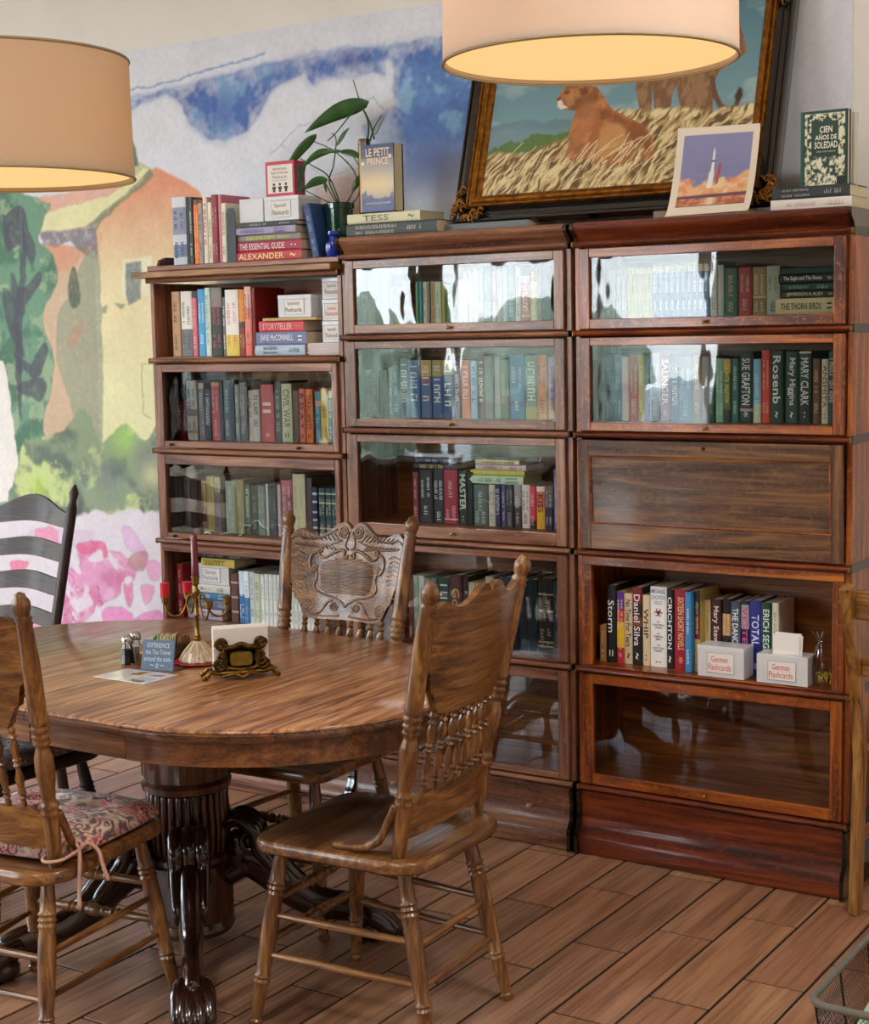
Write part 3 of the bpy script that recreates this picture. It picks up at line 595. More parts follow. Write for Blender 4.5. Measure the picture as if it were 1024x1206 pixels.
# ================================================================ BOOKS
BOOKS={
'At':(1.895,0.05,'on top of the left bookcase',[
(-1.658,-1.593,0.242,0.16,'wide pale blue-grey','C9CFDA,.12,6E7FA0,.3,C9CFDA,.45,8A8FA8,.85,D5DAE2',None,'30405E'),
(-1.592,-1.578,0.237,0.16,'thin black','16171A',None,None),
(-1.577,-1.56,0.239,0.16,'thin charcoal','3A3D38',None,'C8C8B8'),
(-1.558,-1.533,0.228,0.16,'orange with brown cap','F07A20,.92,6B5A3A',None,'FFE0B0'),
(-1.532,-1.514,0.215,0.16,'slim grey','A8A29C',None,'504A48'),
(-1.512,-1.493,0.235,0.16,'white with red letters','F0E6DC','#','C2304A'),
(-1.492,-1.472,0.215,0.16,'cream','EBE3C8',None,'8C8060'),
(-1.47,-1.442,0.24,0.16,'dark red','8E2338',None,'D8A090'),
(-1.441,-1.426,0.239,0.16,'slim rose','C87888',None,None),
(-1.425,-1.404,0.208,0.16,'cream-white','E8E4D0',None,'A09070'),
]),
'A2':(1.567,0.045,'on the open upper shelf of the left bookcase',[
(-1.673,-1.635,0.234,0.17,'tan with a brown emblem','C8A078',None,'7A5A2C'),
(-1.631,-1.579,0.234,0.17,'white over grey patterned','77767A,.42,EFEAE4',None,'5A5058'),
(-1.574,-1.552,0.209,0.17,'slim pink','E0707E',None,'F4C0C4'),
(-1.549,-1.514,0.239,0.17,'sky-blue','4AA6DC',None,'D8F0FA'),
(-1.511,-1.487,0.243,0.17,'pale mint','DCEFE8',None,'88A8A0'),
(-1.486,-1.436,0.242,0.17,'wide dark photo-covered','2A2826,.45,3A3430,.72,8C867C',None,'C05060'),
(-1.435,-1.42,0.208,0.17,'slim speckled','6C6C70',None,'F0F0F0'),
(-1.419,-1.359,0.233,0.17,'wide white and yellow','F0D24A,.32,F4F0E8,.5,F4F0E8',None,'E08080'),
(-1.358,-1.331,0.232,0.17,'dark red and orange','8E1A10,.42,4A2A22,.52,E08A1C',None,'F0C060'),
(-1.329,-1.299,0.241,0.17,'salmon','E8705C,.2,EA8A78,.7,F2C0B0',None,'803028'),
(-1.296,-1.283,0.236,0.17,'tall deep red','8A1414',None,'201010'),
]),
'A3':(1.262,0.075,'behind the upper glass door of the left bookcase',[
(-1.7222,-1.696,0.205,0.16,'dark brown','3A2A26',None,'A09080'),
(-1.695,-1.66,0.14,0.16,'short red','B02830','#','F0E8E0'),
(-1.646,-1.598,0.216,0.16,'wide cream banded','E4D8C0,.1,C8A850,.16,E8E0D0,.4,A8947C,.52,EEE6DA',None,'4A4038'),
(-1.586,-1.559,0.208,0.16,'grey-violet cream-topped','8A7484,.38,7C7C80,.9,E8DCC0',None,'D8D8D0'),
(-1.556,-1.531,0.187,0.16,'black with white letters','1E1C20','#','E8E8E8'),
(-1.527,-1.49,0.21,0.16,'bright coral-red','D84A58,.93,E8B070',None,'F0C8B8'),
(-1.488,-1.471,0.214,0.16,'slim black','1C1A1C',None,None),
(-1.468,-1.436,0.217,0.16,'grey-teal','5E7078',None,'C8D4D8'),
(-1.435,-1.416,0.217,0.16,'slim dark teal','243C44',None,None),
(-1.415,-1.395,0.203,0.16,'slim sage','93A096',None,'E8F0E8'),
(-1.394,-1.369,0.208,0.16,'mid grey','70747C',None,'C0C4CC'),
(-1.368,-1.354,0.196,0.16,'slim charcoal','2C3038',None,None),
(-1.353,-1.333,0.181,0.16,'slim pinkish-white','D8CCC8',None,'705860'),
(-1.331,-1.301,0.184,0.16,'silver-white','C8CCCC','#','404850'),
(-1.296,-1.238,0.202,0.16,'wide rose-red two-part','C8485A','II','F4E8E0'),
(-1.236,-1.204,0.214,0.16,'dark slate','3C4A52',None,'A8B8BC'),
(-1.201,-1.156,0.205,0.16,'wide pale green lettered','D4DAB4','CIVIL WAR','6A7050'),
(-1.155,-1.125,0.182,0.16,'brown','6A5048',None,None),
(-1.122,-1.097,0.188,0.16,'salmon with dark letters','E07860','R D A Y','3A2020'),
(-1.095,-1.065,0.186,0.16,'orange','F07C30','TERRORISTS','5A2010'),
(-1.057,-1.031,0.179,0.16,'steel-blue with tan band','4A86A8,.72,D0A088,.82,4A90A8',None,'A8D0D8'),
(-1.029,-0.999,0.188,0.16,'yellow','E8C444',None,'A06A20'),
(-0.998,-0.981,0.182,0.16,'slim grey cream-topped','5A5450,.86,E8D8B0',None,'D8D8D8'),
(-0.979,-0.961,0.214,0.16,'pale blue-grey','B8C0CC',None,'707888'),
]),
'A4':(0.925,0.075,'behind the lower glass door of the left bookcase',[
(-1.7222,-1.681,0.213,0.16,'grey with white chevron','5E6468,.42,6A6E74',None,'E8E8E8'),
(-1.678,-1.647,0.208,0.16,'grey with red letters','9A9A98','#','C03038'),
(-1.646,-1.609,0.187,0.16,'dark brown','3C3430',None,'8A5060'),
(-1.607,-1.59,0.191,0.16,'slim dark red','7A2A28',None,None),
(-1.589,-1.566,0.185,0.16,'cream with brown patches','E0D090,.2,6A3A28,.5,E0D090',None,'6A4A20'),
(-1.565,-1.53,0.205,0.16,'pale yellow','E2D48C',None,'A89850'),
(-1.529,-1.5,0.203,0.16,'cream-topped mauve','A08894,.72,E4DCA8',None,'60505C'),
(-1.4996,-1.478,0.164,0.16,'slim moss green','505C4C',None,'88907C'),
(-1.476,-1.432,0.19,0.16,'pale green','C2CEB8',None,'F4F8F0'),
(-1.43,-1.387,0.197,0.16,'olive-tan','A09A6C',None,'D0C898'),
(-1.383,-1.358,0.183,0.16,'green with pale letters','33604C','#','E0F0D8'),
(-1.357,-1.324,0.178,0.16,'bottle green','28483E',None,'90A898'),
(-1.323,-1.29,0.179,0.16,'grey-green','7C948A',None,'C8D8CC'),
(-1.288,-1.276,0.186,0.16,'slim white','E4E0DC',None,None),
(-1.274,-1.236,0.172,0.16,'dark teal','1E3C48',None,'7090A0'),
(-1.234,-1.219,0.185,0.16,'slim pink-white','E0C8CC',None,None),
(-1.217,-1.168,0.202,0.16,'wide plum-pink','A04868,.75,C86070',None,'F0D0D4'),
(-1.163,-1.109,0.226,0.16,'wide cream','ECE4BC',None,'D8CC98'),
(-1.106,-1.079,0.214,0.16,'purple-brown','5A3C48',None,None),
(-1.077,-1.056,0.182,0.16,'navy white-banded','1E3454,.1,D8E4EC,.13,1E3454,.2,D8E4EC,.24,1E3454,.35,D8E4EC,.39,1E3454,.5,D8E4EC,.54,1E3454,.7,D8E4EC,.74,1E3454,.85,D8E4EC,.9,1E3454',None,None),
]),
'A4s':(0.925,0.075,'set of banded teal books, behind the lower glass door of the left bookcase',[
(-1.048,-1.021,0.18,0.16,'','1E4450,.2,C8D0B8,.23,1E4450,.7,D8DCC0,.73,1E4450,.88,C8D0B8,.91,1E4450',None,'D0C8A0'),
(-1.019,-0.992,0.181,0.16,'','1E4450,.2,C8D0B8,.23,1E4450,.7,D8DCC0,.73,1E4450,.88,C8D0B8,.91,1E4450',None,'D0C8A0'),
(-0.99,-0.968,0.182,0.16,'','1E4450,.2,C8D0B8,.23,1E4450,.7,D8DCC0,.73,1E4450,.88,C8D0B8,.91,1E4450',None,'D0C8A0'),
]),
'A5':(0.6,0.06,'on the lowest open shelf of the left bookcase',[
(-1.7222,-1.711,0.173,0.17,'dark red','6E1C24',None,'C89080'),
(-1.709,-1.683,0.2,0.17,'crimson','A81C2C',None,'E8C8C0'),
(-1.452,-1.417,0.179,0.17,'brown gilt-banded','5C3430,.2,B89878,.24,5C3430,.5,B89878,.54,5C3430,.8,B89878,.84,5C3430',None,None),
(-1.415,-1.389,0.191,0.17,'blue with pale top','2E6AA0,.55,C8DCE8',None,'F0F8FF'),
(-1.388,-1.365,0.192,0.17,'white and blue','3878B0,.5,E8F0F4',None,'88A8C0'),
(-1.363,-1.34,0.191,0.17,'pale grey','C4CCD0',None,'788890'),
(-1.338,-1.312,0.187,0.17,'green-white','C0CCB0',None,'708068'),
]),
'A5w':(0.6,0.06,'white',[
(-1.31,-1.293,0.185,0.17,'','E4E8E4',None,'9AA4A8'),
(-1.291,-1.274,0.188,0.17,'','DDE4E0',None,'9AA4A8'),
(-1.272,-1.255,0.191,0.17,'','ECEAE0',None,'9AA4A8'),
(-1.253,-1.236,0.193,0.17,'','D8E0E4',None,'9AA4A8'),
(-1.234,-1.217,0.196,0.17,'','E4E8E4',None,'9AA4A8'),
(-1.215,-1.198,0.199,0.17,'','DDE4E0',None,'9AA4A8'),
(-1.196,-1.179,0.202,0.17,'','ECEAE0',None,'9AA4A8'),
(-1.177,-1.161,0.205,0.17,'','D8E0E4',None,'9AA4A8'),
(-1.159,-1.142,0.207,0.17,'','E4E8E4',None,'9AA4A8'),
(-1.14,-1.123,0.21,0.17,'','DDE4E0',None,'9AA4A8'),
(-1.121,-1.105,0.213,0.17,'','ECEAE0',None,'9AA4A8'),
(-1.103,-1.086,0.216,0.17,'','D8E0E4',None,'9AA4A8'),
(-1.085,-1.068,0.218,0.17,'','E4E8E4',None,'9AA4A8'),
(-1.066,-1.05,0.221,0.17,'','DDE4E0',None,'9AA4A8'),
]),
'B1':(1.665,0.085,'behind the top glass door of the middle bookcase',[
(-0.632,-0.621,0.137,0.15,'slim green','6E9A6C',None,None),
(-0.62,-0.607,0.136,0.15,'slim teal','3E8C98',None,None),
(-0.605,-0.59,0.136,0.15,'slim cream','E0DCC0',None,'908868'),
(-0.589,-0.577,0.135,0.15,'slim grey','8C8C88',None,None),
(-0.575,-0.557,0.137,0.15,'tan-gold','B8985A',None,'705830'),
(-0.556,-0.532,0.134,0.15,'pale green','D0DCC4',None,'809878'),
(-0.531,-0.517,0.13,0.15,'slim olive','A8A448',None,None),
(-0.516,-0.483,0.127,0.15,'leaf green','4E7A50',None,'A0C0A0'),  # cover colour is the greenery reflected in the glass
(-0.482,-0.47,0.137,0.15,'slim brown','6A4A3A',None,None),
(-0.468,-0.449,0.136,0.15,'off-white','DCDCD4',None,'A0A098'),
(-0.447,-0.429,0.157,0.15,'pink','D8A4A4',None,'F0D8D8'),
(-0.427,-0.41,0.162,0.15,'pale grey-white','D8DCDC',None,'909898'),
(-0.409,-0.392,0.167,0.15,'silvery white','CCD2D6',None,'8898A0'),
(-0.39,-0.372,0.177,0.15,'lavender-grey','A098AC',None,'E0D8E8'),
(-0.371,-0.34,0.178,0.15,'dark green','264840',None,'7CA090'),
(-0.338,-0.322,0.18,0.15,'mauve-pink','A87888',None,'E8C8D0'),
(-0.321,-0.302,0.169,0.15,'beige','B0A494',None,None),
(-0.301,-0.284,0.173,0.15,'pale blue','A8C0D0',None,None),
(-0.282,-0.255,0.18,0.15,'blue-grey','66727E',None,'A8B4BC'),
(-0.253,-0.235,0.173,0.15,'cream-white','E0DED0',None,'8C9488'),
(-0.231,-0.201,0.141,0.15,'short red with pale band','C0402C,.07,C0402C,.1,E8D0C0,.13,C0402C,.85,A8C4C0','#','F4E0D0'),
(-0.199,-0.177,0.174,0.15,'cream with dark red top','D8CC88,.7,A03038',None,'F0E8C0'),
(-0.176,-0.158,0.168,0.15,'grey-brown','6C6258',None,'A09888'),
(-0.157,-0.127,0.172,0.15,'black','18181C',None,'606068'),
]),
'B2':(1.354,0.085,'behind the second glass door of the middle bookcase',[
(-0.845,-0.82,0.159,0.16,'near-black','2C2A30',None,'6A5058'),
(-0.819,-0.789,0.165,0.16,'charcoal','26282C',None,'585C60'),
(-0.787,-0.755,0.159,0.16,'dark umber','332C2A',None,None),
(-0.752,-0.733,0.167,0.16,'slim grey','7C8084',None,'B0B4B8'),
(-0.732,-0.705,0.175,0.16,'teal','3C6C7C',None,'90B8C0'),
(-0.704,-0.668,0.198,0.16,'blue-grey','5C7488','#','E8ECD8'),
(-0.667,-0.622,0.192,0.16,'wide blue','3E6894','#','C8D8E8'),
(-0.62,-0.578,0.191,0.16,'blue with gold top','46608C,.6,7C5070,.72,B89C50','#','F0D8D0'),
(-0.577,-0.535,0.191,0.16,'mid-blue gold-topped','345888,.72,A89450','#','E8E8F0'),
(-0.533,-0.492,0.191,0.16,'deep blue gold-topped','2C4C7C,.75,A89868','#','F0F0F0'),
(-0.49,-0.467,0.188,0.16,'plum','5C3850','#','F0C0D0'),
(-0.459,-0.428,0.189,0.16,'coral-orange','E0603C','#','FBE4D8'),
(-0.426,-0.401,0.187,0.16,'light blue and white','A8C4E4','#','5070B0'),
(-0.399,-0.375,0.206,0.16,'maroon with cream letters','5A2834','#','F0E8D8'),
(-0.372,-0.339,0.204,0.16,'mauve and green','7C7078,.6,7C7078','#','30A070'),
(-0.336,-0.313,0.2,0.16,'pale sage','A4AC9C',None,None),
(-0.312,-0.281,0.189,0.16,'brown-based green','6C7C6C,.25,8A6850,.4,7C8C7C',None,None),
(-0.279,-0.225,0.204,0.16,'very wide steel-blue','5080A8,.2,50609A,.28,5C8CB4',None,'C8DCE8'),
(-0.223,-0.177,0.203,0.16,'wide grey-green','B0A060,.2,72887C','#','E0E8E0'),
(-0.176,-0.141,0.204,0.16,'orange-tan','D8844C,.5,DA7040',None,'803820'),
(-0.14,-0.106,0.198,0.16,'tan and lavender','C89878,.3,A894B8',None,'705880'),
]),
'B3':(1.004,0.085,'behind the third glass door of the middle bookcase',[
(-0.66,-0.636,0.169,0.15,'dark red','7A1828',None,'E0A0A0'),
(-0.635,-0.582,0.178,0.15,'wide black frame-printed','14161C',None,'D8DCDC'),
(-0.581,-0.537,0.18,0.15,'black frame-printed','16181E',None,'D8DCDC'),
(-0.536,-0.482,0.18,0.15,'wide crimson','A81838,.08,E8D8D8,.1,A81838',None,'E8B0B8'),
(-0.481,-0.445,0.179,0.15,'black with big white letters','16201C','MASTER','E4ECD8'),
(-0.443,-0.423,0.175,0.15,'plain black','101214',None,None),
(-0.422,-0.368,0.135,0.15,'wide grey-green','5C6C64',None,'B8C8C0'),  # grey-green reflection on the pane put into the cover colour
(-0.366,-0.341,0.136,0.15,'cream','DCD4C0',None,'8C80A0'),
(-0.339,-0.318,0.137,0.15,'navy','1C2850','#','D8DCE8'),
(-0.317,-0.3,0.138,0.15,'slim violet','5C4C88',None,'C8C0E0'),
(-0.299,-0.27,0.139,0.15,'dark charcoal','2A2C30',None,'A0A0A0'),
(-0.269,-0.242,0.14,0.15,'brown-based grey','4A382E,.5,A8A0A0',None,'E0DCD8'),
(-0.241,-0.212,0.14,0.15,'white with red mark','ECE8E4',None,'A02838'),
(-0.21,-0.188,0.136,0.15,'bright red-pink','2A1A20,.2,E03850',None,'F8C0C8'),
(-0.187,-0.156,0.137,0.15,'yellow and coral','F0B418,.5,E0704C,.88,F0E8D8','KISS','4A1418'),
(-0.155,-0.125,0.141,0.15,'black-purple','2A1838,.5,6C5C5C',None,'C8B8C0'),
(-0.123,-0.106,0.193,0.15,'tall lavender','8478B0',None,'E8E4F8'),
]),
'B4':(0.602,0.085,'behind the fourth glass door of the middle bookcase',[
(-0.689,-0.667,0.218,0.16,'red-brown','7A3028',None,None),
(-0.666,-0.647,0.22,0.16,'pale green','BCD0B8',None,'8CA088'),
(-0.646,-0.623,0.221,0.16,'white','DCE0D8',None,'A0A8A0'),
(-0.622,-0.598,0.214,0.16,'grey-green','8C9C8C',None,None),
(-0.596,-0.572,0.216,0.16,'blue-green','4C7C88',None,None),
(-0.571,-0.521,0.219,0.16,'wide dark green','1A3C30','#','E8F0E0'),
(-0.519,-0.473,0.232,0.16,'wide brown','5C2C28','Gold','E8B850'),
(-0.471,-0.447,0.23,0.16,'maroon','3C1A1E',None,None),
(-0.446,-0.421,0.212,0.16,'pale cream','E0D8B8',None,None),
(-0.419,-0.398,0.211,0.16,'yellow-cream','E4D488',None,'A08840'),
(-0.396,-0.383,0.213,0.16,'slim umber','3A2820',None,None),
(-0.382,-0.352,0.235,0.16,'cream-white','E4DCC0',None,'988868'),
(-0.35,-0.32,0.233,0.16,'dark brown','442A22',None,'A08068'),
(-0.318,-0.285,0.238,0.16,'slate-blue','3C5068',None,'90A0B0'),
(-0.284,-0.259,0.238,0.16,'navy','1A2844',None,None),
(-0.258,-0.221,0.234,0.16,'blue-black','162834',None,None),
(-0.22,-0.189,0.237,0.16,'deep teal','153440',None,None),
(-0.186,-0.131,0.243,0.16,'wide dark gilt-ornamented','2C2824,.08,C8BCA0,.1,2C2824,.14,C8BCA0,.16,2C2824,.55,C8BCA0,.58,2C2824,.62,2C2824,.78,C8BCA0,.8,2C2824',None,'C8BCA0'),
(-0.128,-0.107,0.237,0.16,'teal','244854',None,'88A8A8'),
]),
'C1y':(1.665,0.085,'yellow',[
(0.14,0.152,0.151,0.15,'','C8C860',None,'8C8C30'),
(0.154,0.166,0.15,0.15,'','C8C860',None,'8C8C30'),
(0.167,0.18,0.15,0.15,'','C8C860',None,'8C8C30'),
(0.181,0.194,0.149,0.15,'','C8C860',None,'8C8C30'),
(0.195,0.207,0.149,0.15,'','C8C860',None,'8C8C30'),
(0.209,0.221,0.148,0.15,'','C8C860',None,'8C8C30'),
]),
'C1b':(1.665,0.085,'blue',[
(0.224,0.241,0.155,0.15,'','4486BC,.86,E8E4D0',None,'C8E0F0'),
(0.243,0.259,0.154,0.15,'','4486BC,.86,E8E4D0',None,'C8E0F0'),
(0.261,0.278,0.154,0.15,'','4486BC,.86,E8E4D0',None,'C8E0F0'),
(0.28,0.296,0.153,0.15,'','4486BC,.86,E8E4D0',None,'C8E0F0'),
(0.298,0.315,0.153,0.15,'','4486BC,.86,E8E4D0',None,'C8E0F0'),
(0.316,0.333,0.153,0.15,'','4486BC,.86,E8E4D0',None,'C8E0F0'),
(0.335,0.351,0.152,0.15,'','4486BC,.86,E8E4D0',None,'C8E0F0'),
(0.353,0.369,0.152,0.15,'','4486BC,.86,E8E4D0',None,'C8E0F0'),
(0.371,0.387,0.151,0.15,'','4486BC,.86,E8E4D0',None,'C8E0F0'),
(0.389,0.405,0.151,0.15,'','4486BC,.86,E8E4D0',None,'C8E0F0'),
]),
'C1g':(1.665,0.085,'grey',[
(0.028,0.044,0.15,0.15,'','8E9C98',None,'C4CCC8'),
(0.046,0.063,0.149,0.15,'','8E9C98',None,'C4CCC8'),
(0.065,0.081,0.148,0.15,'','8E9C98',None,'C4CCC8'),
(0.083,0.1,0.148,0.15,'','8E9C98',None,'C4CCC8'),
(0.101,0.118,0.147,0.15,'','8E9C98',None,'C4CCC8'),
(0.12,0.136,0.146,0.15,'','8E9C98',None,'C4CCC8'),
]),
'C1':(1.665,0.085,'behind the top glass door of the right bookcase',[
(0.408,0.429,0.162,0.15,'white','DCE0D8',None,'A0A8A0'),
(0.43,0.45,0.149,0.15,'pale grey','B8C0BC',None,None),
(0.453,0.494,0.138,0.15,'green','2E6450',None,'D0B870'),
(0.496,0.536,0.139,0.15,'red','A8303C',None,'D0A890'),
(0.538,0.579,0.138,0.15,'tan','9A8458,.12,8A7448,.36,D8B078,.4,9A8458',None,'DCD0A0'),
(0.582,0.621,0.14,0.15,'grey-green','A8B4A0',None,'5C6C58'),
]),
'C2':(1.354,0.085,'behind the second glass door of the right bookcase',[
(0.0198,0.038,0.187,0.16,'dark brown','40302C',None,None),
(0.039,0.062,0.197,0.16,'slate','4C6474',None,None),
(0.063,0.089,0.204,0.16,'blue','3C6CA0',None,'90B8D8'),
(0.09,0.117,0.204,0.16,'mid-blue','4878A8',None,'A8C8E0'),
(0.118,0.142,0.196,0.16,'pale pink','D0BCC0',None,None),
(0.143,0.173,0.201,0.16,'red','B03C3C',None,'E8A8A0'),
(0.175,0.195,0.201,0.16,'olive-yellow','B8A83C',None,'E8E080'),
(0.196,0.209,0.196,0.16,'slim navy','2C3C5C',None,None),
(0.211,0.245,0.205,0.16,'wide lavender-blue','A8B8D4',None,'E8ECF8'),
(0.247,0.279,0.205,0.16,'maroon with cream letters','7C2C48','SALINGER','F0E0C8'),
(0.28,0.308,0.195,0.16,'navy with white label','28487C','#','E8F0E0'),
(0.309,0.351,0.194,0.16,'wide blue-green','3C7480',None,'A0D0C8'),
(0.353,0.379,0.197,0.16,'tan','A88C64',None,'E8D8B0'),
(0.38,0.403,0.194,0.16,'grey','8C9090',None,None),
(0.404,0.422,0.191,0.16,'deep green','205040',None,'70A080'),
(0.424,0.449,0.188,0.16,'light green','84B498',None,'C8E4D0'),
(0.45,0.473,0.186,0.16,'olive-gold','2A2420,.2,5C7030,.78,C8A850','#','E0D080'),
(0.475,0.497,0.187,0.16,'teal','2C6460',None,'D0DCC8'),
(0.499,0.539,0.206,0.16,'wide black-green','14302A,.16,B89098,.2,14302A','SUE GRAFTON','F0F4F0'),
(0.542,0.566,0.185,0.16,'light blue to cream','D0D8B8,.3,88BCD8',None,'E0F0F8'),
(0.567,0.593,0.21,0.16,'bright red','D8402E',None,'F4B898'),
(0.596,0.633,0.209,0.16,'wide dark green white-lettered','123C2C','Rosenb','E8F0E8'),
(0.64,0.677,0.206,0.16,'dark green with oval','16402E','Mary Higgins','F0F4F0'),
(0.678,0.715,0.206,0.16,'blackish green','101C18,.3,1A4030,.97,E0E0A0','MARY CLARK','E8ECE8'),
(0.721,0.743,0.185,0.16,'brown','6C4428',None,'E0B088'),
(0.746,0.766,0.183,0.16,'cream with red-brown letters','E8DCC0','ANSHITA','9A5C3C'),
(0.767,0.785,0.205,0.16,'dark grey-green','2C4C40','#','D8E4D8'),
]),
'C4':(0.602,0.06,'on the open shelf of the right bookcase',[
(0.048,0.069,0.114,0.15,'short tan','A87C44',None,'F0E0C8'),
(0.071,0.104,0.242,0.15,'black','111214','Storm','F0F0F0'),
(0.108,0.133,0.225,0.15,'purple,yellow and red','C0283C,.22,F0C030,.58,D03038,.75,5C2C8C',None,'F8E8C0'),
(0.134,0.161,0.222,0.15,'cream script-titled','DCC8A4','No Time For Tears','302820'),
(0.162,0.195,0.243,0.15,'black and orange','1A1412,.5,7C4418,.62,2A1612,.8,7C2020','Daniel Silva','F0E0E0'),
(0.196,0.22,0.221,0.15,'pale cream','E0CCA8','WHIP','302820'),
(0.221,0.275,0.249,0.15,'wide white biohazard-marked','F4F2F0',None,None),
(0.277,0.299,0.243,0.15,'black white-lettered','16181C','CRICHTON','F0F0F4'),
(0.301,0.345,0.245,0.15,'wide deep red','A8142A','SIXTEEN SHORT NOVELS','F0C890'),
(0.347,0.366,0.243,0.17,'sky-blue','3C8CC8',None,'E8F4FC'),
(0.367,0.385,0.247,0.15,'dark red and yellow','C8B060,.4,7C1820,.7,2C3038',None,'E8D890'),
]),
'C4b':(0.602,0.092,'on the open shelf of the right bookcase',[
(0.3854,0.405,0.214,0.13,'tan-cream','D8C490',None,'907848'),
(0.406,0.44,0.219,0.13,'dark maroon','3C1618','Mary Stewart','F0DCD8'),
(0.443,0.47,0.222,0.13,'black gold-patterned','15100E,.45,15100E,.5,C89850,.8,15100E',None,'E8E0D0'),
(0.471,0.501,0.217,0.13,'slate-grey','4C5468','THE DANCING','E8ECF0'),
(0.503,0.528,0.221,0.13,'navy with pink letters','1C1C4C,.6,1C1C4C,.62,A8A8AC,.95,1C1C4C','VESTED','E83890'),
(0.529,0.566,0.224,0.13,'wide blue-violet','2C2C88','TOTAL','E0E0F8'),
(0.567,0.598,0.221,0.13,'dark green','0F4434','ERICH SEGAL','E0F0E8'),
(0.599,0.62,0.222,0.13,'cream-spined black','E4DCC4',None,'A89C80'),
]),
}
STACKS={
'At':(0.045,'in the stack on top of the left bookcase',[
(-1.372,-1.069,1.893,1.926,0.15,'red and orange','C83C44','ALEXANDER','F8D890'),
(-1.37,-1.068,1.927,1.962,0.15,'crimson','A83048','THE ESSENTIAL GUIDE','F4D8D8'),
(-1.363,-1.077,1.963,1.986,0.14,'grey with yellow-green block','8C8880',None,'D8E04C'),
(-1.364,-1.091,1.987,2.012,0.14,'lavender','A8A0C0',None,'6058A0'),
(-1.345,-1.087,2.013,2.03,0.14,'charcoal','3A3E40',None,'A8B0B0'),
]),
'A2':(0.04,'in the stack, open upper shelf of the left bookcase',[
(-1.281,-1.062,1.567,1.603,0.15,'floral blue and white','B8C8D8',None,'3C5870'),
(-1.279,-1.058,1.604,1.649,0.15,'slate-blue','7480A8','JANE McCONNELL','F0F0F8'),
(-1.268,-1.072,1.65,1.687,0.15,'coral-red','D84854','STORYTELLER','F4B8B0'),
(-1.243,-1.011,1.687,1.698,0.13,'thin tan','C8AC78',None,None),
]),
'B3':(0.085,'lying on the paperbacks behind the third door, middle bookcase',[
(-0.435,-0.232,1.142,1.169,0.13,'pale green','D0E8CC',None,'58A860'),
(-0.432,-0.229,1.169,1.187,0.13,'yellow','D8D048',None,'F0ECB0'),
(-0.415,-0.226,1.188,1.205,0.13,'white and pink','E4D0DC',None,'B05890'),
(-0.411,-0.245,1.206,1.222,0.13,'cream and grey','D8C890',None,'70685C'),
]),
'B3l':(0.085,'lying on the black books behind the third door, middle bookcase',[
(-0.654,-0.486,1.185,1.206,0.14,'black gilt-lettered','1C2028','#','D0B870'),
(-0.647,-0.486,1.207,1.225,0.14,'dark navy','232C48',None,'B8C0D0'),
(-0.649,-0.472,1.226,1.24,0.13,'silver-white','C8CCD4',None,None),
]),
'C1':(0.085,'in the stack behind the top glass door of the right bookcase',[
(0.61,0.79,1.666,1.712,0.15,'thick cream','E4D8A4','THE THORN BIRDS','3A3018'),
(0.627,0.789,1.713,1.733,0.14,'black and cream','2C2A20','JEFFERSON & ALEX','E0D8B0'),
(0.625,0.787,1.733,1.755,0.14,'deep green','0F3C2C',None,'88B0A0'),
(0.618,0.789,1.756,1.78,0.14,'black white-lettered','14181A','The Eagle and The Raven','F0F0F0'),
(0.624,0.784,1.78,1.8,0.14,'dark green','12382C',None,None),
]),
'A5':(0.06,'in the stack on the lowest open shelf of the left bookcase',[
(-1.66,-1.494,0.573,0.611,0.15,'pale lilac','B0A8B8',None,'6C6478'),
(-1.658,-1.468,0.613,0.647,0.15,'navy-grey','5C6478',None,'A8B4C8'),
(-1.648,-1.458,0.648,0.676,0.15,'blue','3878A0',None,'D8E8F0'),
(-1.638,-1.453,0.677,0.707,0.15,'off-white','D8D8D0',None,'7890A0'),
]),
'A5t':(0.06,'on the card box, lowest open shelf of the left bookcase',[
(-1.586,-1.428,0.796,0.827,0.13,'yellow with red end','D8C050','#','806820'),
(-1.623,-1.371,0.828,0.846,0.13,'thin black','1C1C20',None,'B0B0B0'),
]),
'Bt':(0.04,'in the pair on top of the middle bookcase',[
(-0.872,-0.512,1.957,2.0,0.145,'wide dark picture-printed','3A4040',None,'C8C0B8'),
(-0.871,-0.58,2.002,2.034,0.15,'pale green-edged cream','DCD8B4','TESS','7C8070'),
]),
'Ct':(0.05,'in the pair on top of the right bookcase',[
(0.607,0.841,1.945,1.976,0.16,'thick white','ECE4DC',None,'D8B8B0'),
(0.61,0.835,1.977,2.011,0.15,'dark grey marked','34383C',None,'A8B0B0'),
]),
}
DARKC = .12
def lum(c): return .3*c[0]+.6*c[1]+.1*c[2]
def colmesh(name, quads):
    """quads: list of (4 pts, colour)"""
    vs, fs, cs = [], [], []
    for q, c in quads:
        n = len(vs); vs += list(q); fs.append(tuple(range(n, n+len(q)))); cs += [(*c, 1)]*len(q)
    me = bpy.data.meshes.new(name); me.from_pydata(vs, [], fs); me.update()
    a = me.color_attributes.new('Col', 'FLOAT_COLOR', 'POINT'); a.data.foreach_set('color', np.array(cs, np.float32).ravel())
    me.materials.append(COVER); return me
